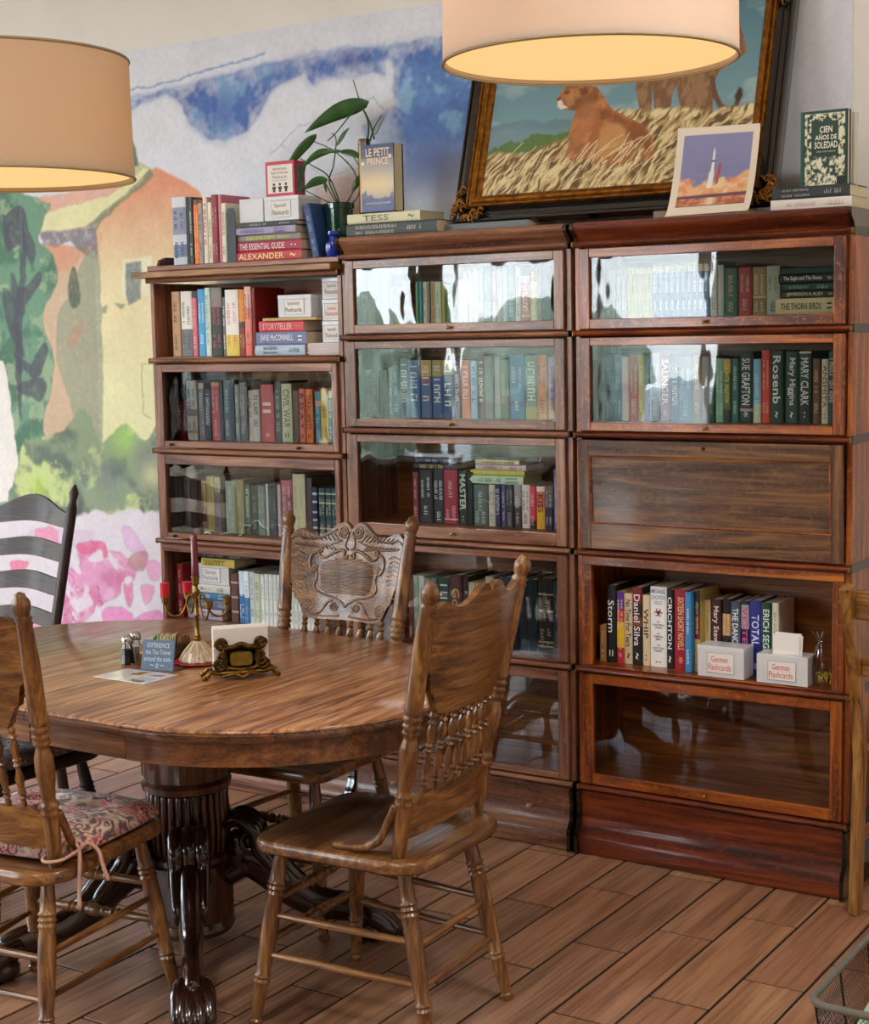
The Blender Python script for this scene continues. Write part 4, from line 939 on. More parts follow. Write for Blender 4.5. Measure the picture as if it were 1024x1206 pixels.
def boxq(x0, x1, y0, y1, z0, z1, c):
    p = lambda x, y, z: (x, y, z)
    return [([p(x0,y0,z0),p(x1,y0,z0),p(x1,y0,z1),p(x0,y0,z1)],c), ([p(x1,y1,z0),p(x0,y1,z0),p(x0,y1,z1),p(x1,y1,z1)],c),
            ([p(x0,y1,z0),p(x0,y0,z0),p(x0,y0,z1),p(x0,y1,z1)],c), ([p(x1,y0,z0),p(x1,y1,z0),p(x1,y1,z1),p(x1,y0,z1)],c),
            ([p(x0,y0,z1),p(x1,y0,z1),p(x1,y1,z1),p(x0,y1,z1)],c), ([p(x0,y1,z0),p(x1,y1,z0),p(x1,y0,z0),p(x0,y0,z0)],c)]
def parse_bands(b):
    t = b.split(','); out = [(0.0, t[0])]
    for i in range(1, len(t), 2): out.append((float(t[i]), t[i+1]))
    return out
PM = {}
def inkmat(c):
    if c not in PM: PM[c] = plain('print_'+c.lower(), c, .6)
    return PM[c]
def make_book(w, h, d, bands, title, tc, seed, spread=True):
    """standing book: spine facing -y at y=0, bottom z=0, centred x=0. returns root empty"""
    rnd = random.Random(seed); root = empty('book'); hw = w/2; t = min(.0022, w*.2); r = min(.003, w*.25)
    B = parse_bands(bands); q = []
    zs = [b[0]*h for b in B]+[h]
    for i, (f, c) in enumerate(B):
        c = hx(c); z0, z1 = zs[i], zs[i+1]
        xs = [(-hw, r), (-hw*.7, r*.25), (0, 0), (hw*.7, r*.25), (hw, r)]
        for (a, ya), (b, yb) in zip(xs, xs[1:]): q.append(([(a,ya,z0),(b,yb,z0),(b,yb,z1),(a,ya,z1)], c))
    main = hx(max(((zs[i+1]-zs[i], B[i][1]) for i in range(len(B))))[1])
    q += boxq(-hw, -hw+t, r, d, 0, h, main); q += boxq(hw-t, hw, r, d, 0, h, main)
    q.append(([(-hw,r,h),(hw,r,h),(hw*.7,r*.25,h),(0,0,h),(-hw*.7,r*.25,h)], main))
    q.append(([(-hw+t,r,h),(hw-t,r,h),(hw-t,r+.003,h),(-hw+t,r+.003,h)], main))
    o = bpy.data.objects.new('cover', colmesh('cover', q)); link(o, root)
    bm = BM(); e = .002 if h > .13 else .001; box(bm, -hw+t, hw-t, .003+r*.3, d-.004, e, h-e); obj('pages', bm, PAGES, root)
    if title == '#':
        c = hx(tc); q = []; z = h*.90; gh = w*.58
        while z > h*.30:
            s = gh*rnd.uniform(.5, .75); k = rnd.random(); a, b = -gh/2, gh/2
            if k > .1:
                q.append(([(a,-.0005,z-s*.28),(b,-.0005,z-s*.28),(b,-.0005,z),(a,-.0005,z)], c))
                if k > .35: q.append(([(a,-.0005,z-s),(b,-.0005,z-s),(b,-.0005,z-s*.75),(a,-.0005,z-s*.75)], c))
                if k > .25: x_ = rnd.choice((a, -gh*.12, b-gh*.24)); q.append(([(x_,-.0005,z-s),(x_+gh*.24,-.0005,z-s),(x_+gh*.24,-.0005,z),(x_,-.0005,z)], c))
            z -= s*1.3
        o = bpy.data.objects.new('spine_print', colmesh('spine_print', q)); link(o, root)
    elif title:
        L = h*(.66 if len(title) > 5 else .42)
        text_obj('spine_title', title, L, w*.62, inkmat(tc), root, Mspine(0, -.0007, h*.58 if len(title) > 6 else h*.6), bold=.012)
        text_obj('spine_title', rnd.choice(['- -', '~', '*', '=']), h*.08, w*.4, inkmat(tc), root, Mspine(0, -.0007, h*.12))
    elif tc:
        c = hx(tc); q = []; runs = [(rnd.uniform(.78, .9), rnd.uniform(.42, .55)), (rnd.uniform(.28, .36), rnd.uniform(.10, .16))]
        two = w > .024
        for z1, z0 in runs:
            for lane in ((-.2, .2) if two and rnd.random() < .5 else (0,)):
                gh = rnd.uniform(.3, .55)*w*(.55 if lane else 1); z = z1*h; cx_ = lane*w*1.1
                gh = min(gh, .014)
                while z > z0*h:
                    s = gh*rnd.uniform(.35, .8); k = rnd.random()
                    if k > .12:
                        a, b = cx_-gh/2, cx_+gh/2
                        bars = [(a, b, z-s, z-s*.68), (a, b if k > .5 else a+gh*.6, z-s*.25, z)] if s > .003 else [(a, b, z-s*.8, z)]
                        if k > .6: bars.append((a, a+gh*.3, z-s, z))
                        for x0, x1, za, zb in bars: q.append(([(x0,-.0005,za),(x1,-.0005,za),(x1,-.0005,zb),(x0,-.0005,zb)], c))
                    z -= s*1.35
        if q:
            o = bpy.data.objects.new('spine_print', colmesh('spine_print', q)); link(o, root)
    return root
LABELS = set()
INNER = {'A': (-1.7225, -.9095), 'B': (-.8565, -.0310), 'C': (.0195, .8455)}
def place_label(o, look, phrase, cat='book', noun='book', group=None):
    l = (look+' '+noun+' '+phrase).strip()
    if not group and l in LABELS: l = l.replace(noun, 'second '+noun)
    LABELS.add(l); tag(o, l.replace('of the middle', 'middle').replace('on top of the', 'atop the') if len(l.split()) > 16 else l, cat, group)
SERIES = {'At': 'upright books on the left bookcase', 'A2': 'books on the open upper shelf', 'A3': 'books in the upper glazed section, left bookcase', 'A4': 'books in the lower glazed section, left bookcase',
          'A5': 'books on the lowest open shelf', 'B1': 'books in the top section, middle bookcase', 'B2': 'books in the second section, middle bookcase', 'B3': 'books in the third section, middle bookcase',
          'B4': 'books in the fourth section, middle bookcase', 'C1': 'books in the top section, right bookcase', 'C2': 'books in the second section, right bookcase', 'C4': 'paperbacks on the open shelf, right bookcase', 'C4b': 'paperbacks on the open shelf, right bookcase'}
ORD = ['leftmost', 'second', 'third', 'fourth', 'fifth', 'sixth', 'seventh', 'eighth', 'ninth', 'tenth', 'eleventh', 'twelfth', 'thirteenth', 'fourteenth']; SER = {}
UNI = {'A4s': ('%s from left of three matching teal gilt-banded books, left bookcase', 'matching banded teal volumes', 0),
       'A5w': ('%s slim white book from left in the pale row, lowest open shelf', 'slim white books on the lowest shelf', 0),
       'C1y': ('%s slim yellow book from left in the yellow row, right bookcase', 'slim yellow volumes, right bookcase', 0),
       'C1b': ('%s slim blue book from left in the blue row, right bookcase', 'slim blue volumes, right bookcase', 0),
       'C1g': ('%s slim grey book from left behind the top door, right bookcase', 'slim grey volumes, right bookcase', 0)}
seed = 0
for key, (zb, ys, phrase, rows) in BOOKS.items():
    proto = None
    for (x0, x1, h, d, look, bands, title, tc) in rows:
        seed += 1
        if key in UNI:
            if proto is None or key == 'A5w' and seed % 4 == 1: proto = make_book(x1-x0, h, d, bands, title, tc, seed); b = proto
            else: b = copy_tree(proto)
            b.location = ((x0+x1)/2, ys, zb+.0002); lb, gr, n_ = UNI[key]; tag(b, lb % ORD[SER.setdefault(key, 0)], 'book', gr); SER[key] += 1
            continue
        b = make_book(x1-x0, h, d, bands, title, tc, seed)
        b.location = ((x0+x1)/2, ys + (-.02 if 'sky-blue' in look and key == 'C4' else 0)+ (seed*37 % 5)*.0012, zb+.0002)
        place_label(b, look, phrase)
        b['group'] = SERIES[key]
        if 'biohazard' in look:
            w = x1-x0
            for tx, tw_, th_, tz, tcol in (('MICHAEL', .84, .013, .222, '7C90B0'), ('CRICHTON', .86, .015, .204, '7C90B0'), ('author of', .5, .004, .192, '504848'), ('SHERE & CO', .5, .004, .186, '504848'), ('THE', .2, .005, .132, '504848'), ('ANDROMEDA', .7, .006, .124, '504848'), ('STRAIN', .45, .006, .116, '504848'),
                                           ('THE', .2, .005, .098, '504848'), ('TERMINAL', .6, .006, .090, '504848'), ('MAN', .3, .006, .082, '504848'), ('THE', .2, .005, .064, '504848'), ('GREAT TRAIN', .7, .006, .056, '504848'), ('ROBBERY', .5, .006, .048, '504848'), ('- -', .3, .004, .015, '504848')):
                text_obj('spine_title', tx, w*tw_, th_, inkmat(tcol), b, Mfront(0, -.0008, tz*h/.235), bold=.01)
            bm = BM(); cz = .160*h/.235
            for k in range(3):
                a = PI/2+2*PI*k/3; c = Vector((.0078*math.cos(a), -.0008, cz+.0078*math.sin(a)))
                tube(bm, [c+Vector((.0062*math.cos(a+t), 0, .0062*math.sin(a+t))) for t in np.linspace(.65, 2*PI-.65, 14)], [.0004]+[.0014]*12+[.0004], 5)
                tube(bm, [Vector((0, -.0008, cz)), Vector((.0045*math.cos(a), -.0008, cz+.0045*math.sin(a)))], .0010, 5)
            tube(bm, [Vector((.0048*math.cos(t), -.0008, cz+.0048*math.sin(t))) for t in np.linspace(0, 2*PI, 16)], .0007, 5)
            obj('hazard_symbol', bm, inkmat('7A2030'), b)
Ry = Matrix.Rotation(-PI/2, 4, 'Y')
STACKZ = {'At': 1.8945, 'A2': 1.567, 'B3': 1.1430, 'B3l': 1.1830, 'C1': 1.665, 'A5': .60, 'A5t': .7990, 'Bt': 1.9555, 'Ct': 1.9555}
for key, (ys, phrase, rows) in STACKS.items():
    z = STACKZ[key]
    for i, (x0, x1, z0, z1, d, look, bands, title, tc) in enumerate(rows):
        seed += 1; th = z1-z0
        if key == 'B3l' and i == 0: pass
        b = make_book(th-.0006, x1-x0, d, bands, title, tc, seed)
        b.matrix_world = Matrix.Translation((x1, ys+(i % 3)*.004, z+th/2)) @ Ry
        z += th+.0003
        place_label(b, look, phrase); b['group'] = 'books lying flat'

# ================================================================ PRESSED-BACK CHAIRS
# local frame: chair faces +y, right side +x, floor z=0
YB, REC, WT, WB, ZT = -.185, .125, .222, .182, 1.105
def post_xy(s, z):
    t = (z-.465)/(ZT-.465); return s*(WB+(WT-WB)*t), YB-REC*t*(.75+.25*t)
def back_y(z, u):
    return post_xy(1, z)[1] - .030*(1-u*u)
CREST_TOP = [(0,1.052),(.035,1.062),(.09,1.073),(.16,1.074),(.24,1.066),(.34,1.048),(.46,1.036),(.58,1.034),(.68,1.040),(.78,1.052),(.86,1.050),(.93,1.036),(1,1.022)]
CREST_BOT = [(0,.788),(.5,.786),(.66,.790),(.72,.800),(.755,.822),(.79,.838),(.85,.846),(.88,.862),(.885,.884),(.93,.900),(1,.904)]
def crest_mesh():
    bm = BM(); N = 40; rows = []
    for side in (0, 1):
        R = []
        for i in range(N+1):
            u = -1+2*i/N; a = abs(u); zt, zb = interp(CREST_TOP, a), interp(CREST_BOT, a); colv = []
            for k in range(5):
                z = zb+(zt-zb)*k/4; w = post_xy(1, z)[0]-.006
                colv.append(bm.verts.new((u*w, back_y(z, u)+(.009 if side else -.009), z)))
            R.append(colv)
        rows.append(R)
    A, B = rows
    for i in range(N):
        for k in range(4):
            bm.faces.new((A[i][k], A[i+1][k], A[i+1][k+1], A[i][k+1])); bm.faces.new((B[i][k], B[i][k+1], B[i+1][k+1], B[i+1][k]))
        bm.faces.new((A[i][0], B[i][0], B[i+1][0], A[i+1][0])); bm.faces.new((A[i][4], A[i+1][4], B[i+1][4], B[i][4]))
    for k in range(4):
        bm.faces.new((A[0][k], A[0][k+1], B[0][k+1], B[0][k])); bm.faces.new((A[N][k], B[N][k], B[N][k+1], A[N][k+1]))
    return bm
def spiral(cx, cz, r0, turns, sgn=1, a0=0, n=26):
    return [(cx+sgn*r0*(1-k/n*.85)*math.cos(a0+2*PI*turns*k/n), cz+r0*(1-k/n*.85)*math.sin(a0+2*PI*turns*k/n)) for k in range(n+1)]
def carving_mesh():
    bm = BM()
    def ln(pts, r=.0026, seg=5):
        r = r*1.25
        tube(bm, [(x, back_y(z, x/.215)+.0095, z) for x, z in pts], r, seg)
    for s in (-1, 1):
        ln(spiral(s*.026, 1.046, .020, 2.2, s, PI))
        ln([(s*x, z) for x, z in [(.006,1.046),(.010,1.030),(.018,1.012),(.014,.998),(.004,.994)]], .003)
        ln([(s*x, z) for x, z in smooth2([(.05,1.052),(.08,1.036),(.11,1.024),(.15,1.022),(.18,1.030),(.198,1.020)])])
        ln([(s*x, z) for x, z in smooth2([(.03,1.020),(.07,1.006),(.11,.998),(.15,1.000),(.185,1.006)])])
        # cartouche border
        ln([(s*x, z) for x, z in smooth2([(.004,.978),(.012,.968),(.020,.974),(.016,.986),(.03,.992),(.06,.980),(.082,.968),(.100,.972),(.108,.985)])], .0042)
        ln(spiral(s*.100, .988, .010, 1.4, s, -PI/2), .0032)
        ln([(s*x, z) for x, z in smooth2([(.108,.985),(.128,.975),(.132,.950),(.122,.930),(.108,.928)])], .0046)
        ln(spiral(s*.112, .938, .010, 1.4, s, -PI/2), .0032)
        ln([(s*x, z) for x, z in smooth2([(.108,.928),(.104,.905),(.112,.885),(.100,.868),(.070,.858),(.040,.850),(.012,.838),(0,.826)])], .0035)
        ln(spiral(s*.128, .822, .019, 2.0, s, 0)); ln(spiral(s*.040, .826, .014, 1.8, s, PI))
        ln([(s*x, z) for x, z in smooth2([(.128,.803),(.100,.800),(.080,.812),(.060,.838),(.044,.842)])], .0032)
        ln([(s*x, z) for x, z in smooth2([(.018,.800),(.06,.796),(.11,.797),(.145,.806)])])
        # feathers and leaf veins
        for k in range(9):
            a = .040+k*.0145; ln([(s*a, 1.018+.002*k%.004), (s*(a+.020), 1.040-k*.0007)], .0018, 4)
            ln([(s*(a+.006), .990+.0016*k), (s*(a+.030), 1.008)], .0018, 4)
        for k in range(10):
            z = .860+k*.013; ln([(s*(.150+.004*math.sin(k)), z), (s*.172, z+.007), (s*.196, z+.001)], .0019, 4)
        for k in range(8):
            z = .870+k*.013; ln(spiral(s*(.150+.008*(k % 2)), z, .008, .7, s, k), .0016, 4)
    for k in range(17):
        z = .866+k*.0062; w = interp([(.85,.05),(.875,.088),(.93,.095),(.955,.088),(.97,.03)], z)
        ln([(-w, z), (-w/2, z), (0, z), (w/2, z), (w, z)], .0019, 4)
    return bm
def smooth2(p, n=5): return [(v.x, v.y) for v in smoothline([(a, b, 0) for a, b in p], n)]
def seat_outline():
    # squarish with rounded corners, back a bit narrower and bowed
    pts = []
    def arc(cx, cy, r, a0, a1, n=6): pts.extend([(cx+r*math.cos(a0+(a1-a0)*k/n), cy+r*math.sin(a0+(a1-a0)*k/n)) for k in range(n+1)])
    arc(.165, .150, .060, 0, PI/2); arc(-.165, .150, .060, PI/2, PI)
    arc(-.130, -.165, .095, PI, 1.5*PI, 7); arc(.130, -.165, .095, 1.5*PI, 2*PI, 7)
    return pts
def seat_mesh(th=.034, top=.462):
    bm = BM(); O = seat_outline(); n = len(O)
    fr = [1, .975, .86, .66, .42, .2]; rings = []
    def topz(x, y, f):
        dish = .012*max(0, 1-(x/.17)**2)*max(0, 1-((y+.02)/.19)**2)
        return top-dish
    prof = [(.955, top-th), (.992, top-th+.007), (1.0, top-th/2), (.992, top-.006), (.972, top-.001)]
    for f, z in prof: rings.append([bm.verts.new((x*f, y*f, z)) for x, y in O])
    for f in (.9, .75, .55, .32, .12): rings.append([bm.verts.new((x*f, y*f, topz(x*f, y*f, f))) for x, y in O])
    for a, b in zip(rings, rings[1:]):
        for k in range(n): bm.faces.new((a[k], a[(k+1)%n], b[(k+1)%n], b[k]))
    bm.faces.new(rings[0][::-1]); bm.faces.new(rings[-1]); return bm
LEGP = [(0,.013),(.05,.0155),(.13,.018),(.18,.0185),(.195,.0225),(.21,.0185),(.225,.0225),(.24,.0185),(.255,.0225),(.275,.019),(.31,.0205),(.45,.0215),(.60,.0195),(.70,.0165),(.715,.0205),(.73,.0165),(.745,.0205),(.765,.0165),(.80,.0175),(.88,.015),(.955,.0125),(.965,.0165),(.985,.0165),(1,.012)]
SPP = [(0,.006),(.04,.0075),(.10,.0055),(.13,.0100),(.16,.0055),(.19,.0100),(.23,.0065),(.36,.0110),(.46,.0060),(.50,.0055),(.53,.0105),(.56,.0055),(.59,.0100),(.62,.0065),(.74,.0115),(.84,.0060),(.87,.0105),(.90,.0055),(.95,.0100),(1,.006)]
BULB = [(0,.006),(.06,.009),(.25,.0105),(.30,.0105),(.31,.014),(.33,.0105),(.35,.014),(.37,.0105),(.42,.015),(.44,.011),(.48,.0155),(.52,.0155),(.56,.011),(.58,.015),(.63,.0105),(.65,.014),(.67,.0105),(.69,.014),(.70,.0105),(.75,.0105),(.94,.009),(1,.006)]
PLAIN = [(0,.006),(.1,.008),(.5,.0095),(.9,.008),(1,.006)]
def legpt(p0, p1, z): t = (p0[2]-z)/(p0[2]-p1[2]); return tuple(p0[i]+(p1[i]-p0[i])*t for i in range(3))
CRESTM = wood('wood_pressed_crest', '3A200E', '7A5028', 'A2743C', 'x', scale=1.7, rough=.34, coat=.45)
def add_stipple(m):
    nt = m.node_tree; N = nt.nodes.new; b = nt.nodes['Principled BSDF']; old = b.inputs['Normal'].links[0].from_node
    tc = N('ShaderNodeTexCoord'); v = N('ShaderNodeTexVoronoi'); v.inputs['Scale'].default_value = 150; nt.links.new(tc.outputs['Object'], v.inputs['Vector'])
    g = N('ShaderNodeNewGeometry'); bu = N('ShaderNodeBump'); bu.inputs['Strength'].default_value = .55; bu.inputs['Distance'].default_value = .0025
    sp = N('ShaderNodeSeparateXYZ'); vt = N('ShaderNodeVectorTransform'); vt.vector_type = 'NORMAL'; vt.convert_from = 'WORLD'; vt.convert_to = 'OBJECT'; nt.links.new(g.outputs['True Normal'], vt.inputs[0]); nt.links.new(vt.outputs[0], sp.inputs[0])
    mr = N('ShaderNodeMapRange'); mr.inputs[1].default_value = .3; mr.inputs[2].default_value = .6; nt.links.new(sp.outputs['Y'], mr.inputs[0])
    ml = N('ShaderNodeMath'); ml.operation = 'MULTIPLY'; nt.links.new(v.outputs['Distance'], ml.inputs[0]); nt.links.new(mr.outputs[0], ml.inputs[1])
    nt.links.new(ml.outputs[0], bu.inputs['Height']); nt.links.new(old.outputs[0], bu.inputs['Normal']); nt.links.new(bu.outputs[0], b.inputs['Normal'])
add_stipple(CRESTM)
def make_pressback(kind='chair', carved=True):
    wx, wz, wy = OK(kind, 'x'), OK(kind, 'z'), OK(kind, 'y')
    root = empty('dining_chair')
    obj('seat', seat_mesh(), wx, root, smooth=True)
    L = {}
    for nm, p0, p1 in (('fr', (.165,.150,.432), (.222,.205,0)), ('fl', (-.165,.150,.432), (-.222,.205,0)), ('br', (.150,-.175,.432), (.188,-.262,0)), ('bl', (-.150,-.175,.432), (-.188,-.262,0))):
        L[nm] = (p0, p1); bm = BM(); lathe(bm, p0, p1, LEGP, 12); obj('leg', bm, wz, root, smooth=True)
    def st(a, za, b, zb_, prof, mat):
        bm = BM(); lathe(bm, legpt(*L[a], za), legpt(*L[b], zb_), prof, 10); obj('stretcher', bm, mat, root, smooth=True)
    for z in (.27, .175): st('fr', z, 'br', z-.01, PLAIN, wy); st('fl', z, 'bl', z-.01, PLAIN, wy)
    for z in (.305, .205): st('fl', z, 'fr', z, BULB, wx)
    for z in (.25, .16): st('bl', z, 'br', z, PLAIN, wx)
    for s in (1, -1):
        bm = BM(); pts = []; n = 110
        for i in range(n+1):
            z = .455+(ZT-.455)*i/n; x, y = post_xy(s, z)
            r = interp([(0,.014),(.03,.0165),(.10,.0185),(.20,.0185),(.212,.0235),(.224,.0165),(.238,.0235),(.25,.0155),(.30,.0175),(.36,.0225),(.41,.0215),(.455,.0135),(.468,.0235),(.48,.0150),(.493,.0240),(.506,.0150),(.519,.0240),(.531,.0155),(.545,.0225),(.565,.0205),(.75,.0210),(.885,.0175),(.893,.0205),(.901,.0150),(.909,.0205),(.917,.0150),(.93,.0170),(.945,.0200),(.962,.0212),(.974,.0175),(.979,.0130),(.988,.0140),(.995,.0110),(1,.004)], i/n)
            pts.append(((x, y, z), r))
        tube(bm, [p for p, r in pts], [r for p, r in pts], 12); obj('back_post', bm, wz, root, smooth='all')
    cr = obj('crest_panel', crest_mesh(), wx if not carved else CRESTM, root, smooth=True)
    if carved: obj('pressed_carving', carving_mesh(), wx, cr, smooth='all')
    # lower rail
    bm = BM(); N = 16; A = []; 
    for side in (0, 1):
        R = []
        for i in range(N+1):
            u = -1+2*i/N; zb, zt = .512+.012*math.cos(u*PI)*.6, .590+(.014 if abs(u) < .86 else -.004)
            R.append([bm.verts.new((u*(post_xy(1,z)[0]-.004), back_y(z, u)+(.010 if side else -.010), z)) for z in (zb, zt)])
        A.append(R)
    for i in range(N):
        bm.faces.new((A[0][i][0],A[0][i+1][0],A[0][i+1][1],A[0][i][1])); bm.faces.new((A[1][i][0],A[1][i][1],A[1][i+1][1],A[1][i+1][0]))
        bm.faces.new((A[0][i][1],A[0][i+1][1],A[1][i+1][1],A[1][i][1])); bm.faces.new((A[0][i][0],A[1][i][0],A[1][i+1][0],A[0][i+1][0]))
    for i in (0, N): bm.faces.new((A[0][i][0],A[0][i][1],A[1][i][1],A[1][i][0]))
    obj('lower_rail', bm, wx, root, smooth=True)
    for k in range(8):
        u = -.70+1.4*k/7; x0 = u*post_xy(1,.60)[0]; x1 = u*.96*post_xy(1,.79)[0]
        bm = BM(); lathe(bm, (x0, back_y(.600, u), .600), (x1, back_y(.795, u), .795), SPP, 8); obj('spindle', bm, wz, root, smooth=True)
    for s in (1, -1):
        x0, y0 = post_xy(s, .585); bm = BM()
        pts = smoothline([(x0+s*.012, y0+.012, .590), (x0+s*.014, y0+.030, .552), (x0+s*.010, y0+.062, .500), (x0+s*.004, y0+.115, .475), (x0-s*.006, y0+.190, .468)], 5)
        tube(bm, pts, [.010]*len(pts), 8); obj('hip_brace', bm, wz, root, smooth='all')
    return root
ch = make_pressback('chair'); ch.location = (.115, -1.275, 0); ch.rotation_euler = (0, 0, math.radians(93))
tag(ch, 'golden oak pressed-back chair with bare seat at the right end of the table', 'chair', 'pressed-back chairs around the table')
ch2 = copy_tree(ch); ch2.location = (-.483, -.806, 0); ch2.rotation_euler = (0, 0, math.radians(182.5))
tag(ch2, 'oak chair behind the table showing its carved scrollwork crest to the camera', 'chair', 'pressed-back chairs around the table')
ch3 = copy_tree(ch); ch3.location = (-.54, -1.715, 0); ch3.rotation_euler = (0, 0, math.radians(8))
tag(ch3, 'oak chair with red paisley seat cushion in the left foreground, partly cut off', 'chair', 'pressed-back chairs around the table')
ch5 = make_pressback('chair_d', carved=False); ch5.location = (-1.205, -1.26, 0); ch5.rotation_euler = (0, 0, math.radians(-91))
tag(ch5, 'dark brown chair pushed under the left end of the table, with grey floral cushion', 'chair')

# ladder-back chair
def make_ladderback():
    root = empty('ladder_back_chair'); wx, wz = OK('chair_d', 'x'), OK('chair_d', 'z')
    zt = 1.135
    def pxy(s, z): t = (z-.465)/(zt-.465); return s*(.185+.035*t), -.185-.14*t
    for s in (1, -1):
        bm = BM(); P = []; R = []
        for i in range(41):
            z = .0+zt*i/40; x, y = pxy(s, z) if z > .465 else (s*(.185+.01*(.465-z)), -.185-.12*(.465-z))
            r = .019 if z < zt-.075 else interp([(0,.019),(.2,.013),(.35,.011),(.55,.017),(.75,.018),(.92,.012),(1,.004)], (z-zt+.075)/.075)
            if z < .04: r = .014
            P.append((x, y, z)); R.append(r)
        tube(bm, P, R, 12); obj('back_post', bm, wz, root, smooth='all')
        bm = BM(); lathe(bm, (s*.19, .165, .44), (s*.205, .18, 0), LEGP, 12); obj('leg', bm, wz, root, smooth=True)
        for z in (.30, .17):
            bm = BM(); lathe(bm, (s*.195, .17, z), (s*.186, -.2, z), PLAIN, 8); obj('stretcher', bm, wz, root, smooth=True)
    for z in (.30, .2):
        bm = BM(); lathe(bm, (-.195, .17, z), (.195, .17, z), BULB, 8); obj('stretcher', bm, wx, root, smooth=True)
    bm = BM(); lathe(bm, (-.186, -.2, .22), (.186, -.2, .22), PLAIN, 8); obj('stretcher', bm, wx, root, smooth=True)
    obj('seat', seat_mesh(.03, .462), wx, root, smooth=True)
    for zb, h, arch in ((.985, .050, .058), (.868, .058, .018), (.752, .058, .018), (.640, .050, .016)):
        bm = BM(); N = 18; A = []
        for side in (0, 1):
            R = []
            for i in range(N+1):
                u = -1+2*i/N; a = .5+.5*math.cos(u*PI); z0 = zb+arch*.75*a*(1 if arch < .04 else .35); z1 = zb+h+arch*a
                R.append([bm.verts.new((u*(pxy(1,z)[0]-.005), pxy(1,z)[1]-.028*(1-u*u)+(.006 if side else -.006), z)) for z in (z0, z1)])
            A.append(R)
        for i in range(N):
            bm.faces.new((A[0][i][0],A[0][i+1][0],A[0][i+1][1],A[0][i][1])); bm.faces.new((A[1][i][0],A[1][i][1],A[1][i+1][1],A[1][i+1][0]))
            bm.faces.new((A[0][i][1],A[0][i+1][1],A[1][i+1][1],A[1][i][1])); bm.faces.new((A[0][i][0],A[1][i][0],A[1][i+1][0],A[0][i+1][0]))
        for i in (0, N): bm.faces.new((A[0][i][0],A[0][i][1],A[1][i][1],A[1][i][0]))
        obj('back_slat', bm, wx, root, smooth=True)
    return root
ch4 = make_ladderback(); ch4.location = (-1.965, -.72, 0); ch4.rotation_euler = (0, 0, math.radians(181))
tag(ch4, 'dark ladder-back chair with curved slats and finial posts in front of the pink flowers', 'chair')

# plain oak chair at the right edge, beside the right bookcase
def plain_oak():
    root = empty('plank_chair'); wz, wx = OK('oak', 'z'), OK('oak', 'x')
    for s in (1, -1):
        bm = BM(); prof = [(-.235, 0), (-.196, 0), (-.172, .44), (-.195, .62), (-.285, .945), (-.322, .932), (-.222, .60), (-.206, .44)]
        prism(bm, prof, s*.2-.015, s*.2+.015, 'x'); bmesh.ops.bevel(bm, geom=list(bm.edges), offset=.004, segments=1, affect='EDGES'); obj('back_post', bm, wz, root)
        bm = BM(); box(bm, s*.2-.016, s*.2+.016, .17, .205, 0, .43, .004); obj('leg', bm, wz, root)
        bm = BM(); box(bm, s*.2-.01, s*.2+.01, -.19, .18, .2, .235, .003); obj('stretcher', bm, OK('oak', 'y'), root)
    for z0, z1, y in ((.845, .925, -.268), (.68, .73, -.222)):
        bm = BM(); box(bm, -.185, .185, y-.01, y+.01, z0, z1, .004); obj('back_rail', bm, wx, root)
    bm = BM(); box(bm, -.225, .225, -.165, .225, .432, .458, .006); obj('seat', bm, wx, root)
    return root
ch6 = plain_oak(); ch6.location = (1.135, .10, 0); ch6.rotation_euler = (0, 0, math.radians(-4))
tag(ch6, 'plain plank-built oak chair at the right edge beside the right bookcase', 'chair')

# cushions
def cushion(name, mat, w, d, h, loc, rz, label, tie=None):
    NX = 36
    def pos(U, V):
        u, v = U*2-1, V*2-1
        k = np.maximum(0, (1-np.abs(u)**5))*np.maximum(0, (1-np.abs(v)**5))
        x = u*w/2*np.sqrt(1-.12*v*v*np.abs(v)); y = v*d/2*np.sqrt(1-.12*u*u*np.abs(u))
        tuft = 0
        for tx, ty in ((-.42,-.42),(.42,-.42),(-.42,.42),(.42,.42),(0,0)): tuft = tuft+np.exp(-((u-tx)**2+(v-ty)**2)/.02)
        wr = (fbm(x, y, 22, 3)-.5)*.010+(fbm(x, y, 60, 5)-.5)*.004
        return x, y, h*k**.35*(1-.45*np.clip(tuft, 0, 1))+wr*k
    me = grid_mesh(name, NX, NX, pos, lambda U, V: np.ones(U.shape+(3,)))
    bm = BM(); bm.from_mesh(me)
    be = [e for e in bm.edges if e.is_boundary]; r = bmesh.ops.extrude_edge_only(bm, edges=be)
    for v in [g for g in r['geom'] if isinstance(g, bmesh.types.BMVert)]: v.co.z = -.006; v.co.x *= .96; v.co.y *= .96
    bmesh.ops.contextual_create(bm, geom=[e for e in bm.edges if e.is_boundary])
    o = obj(name, bm, mat, smooth='all'); o.location = loc; o.rotation_euler = (0, 0, rz); tag(o, label, 'cushion'); return o
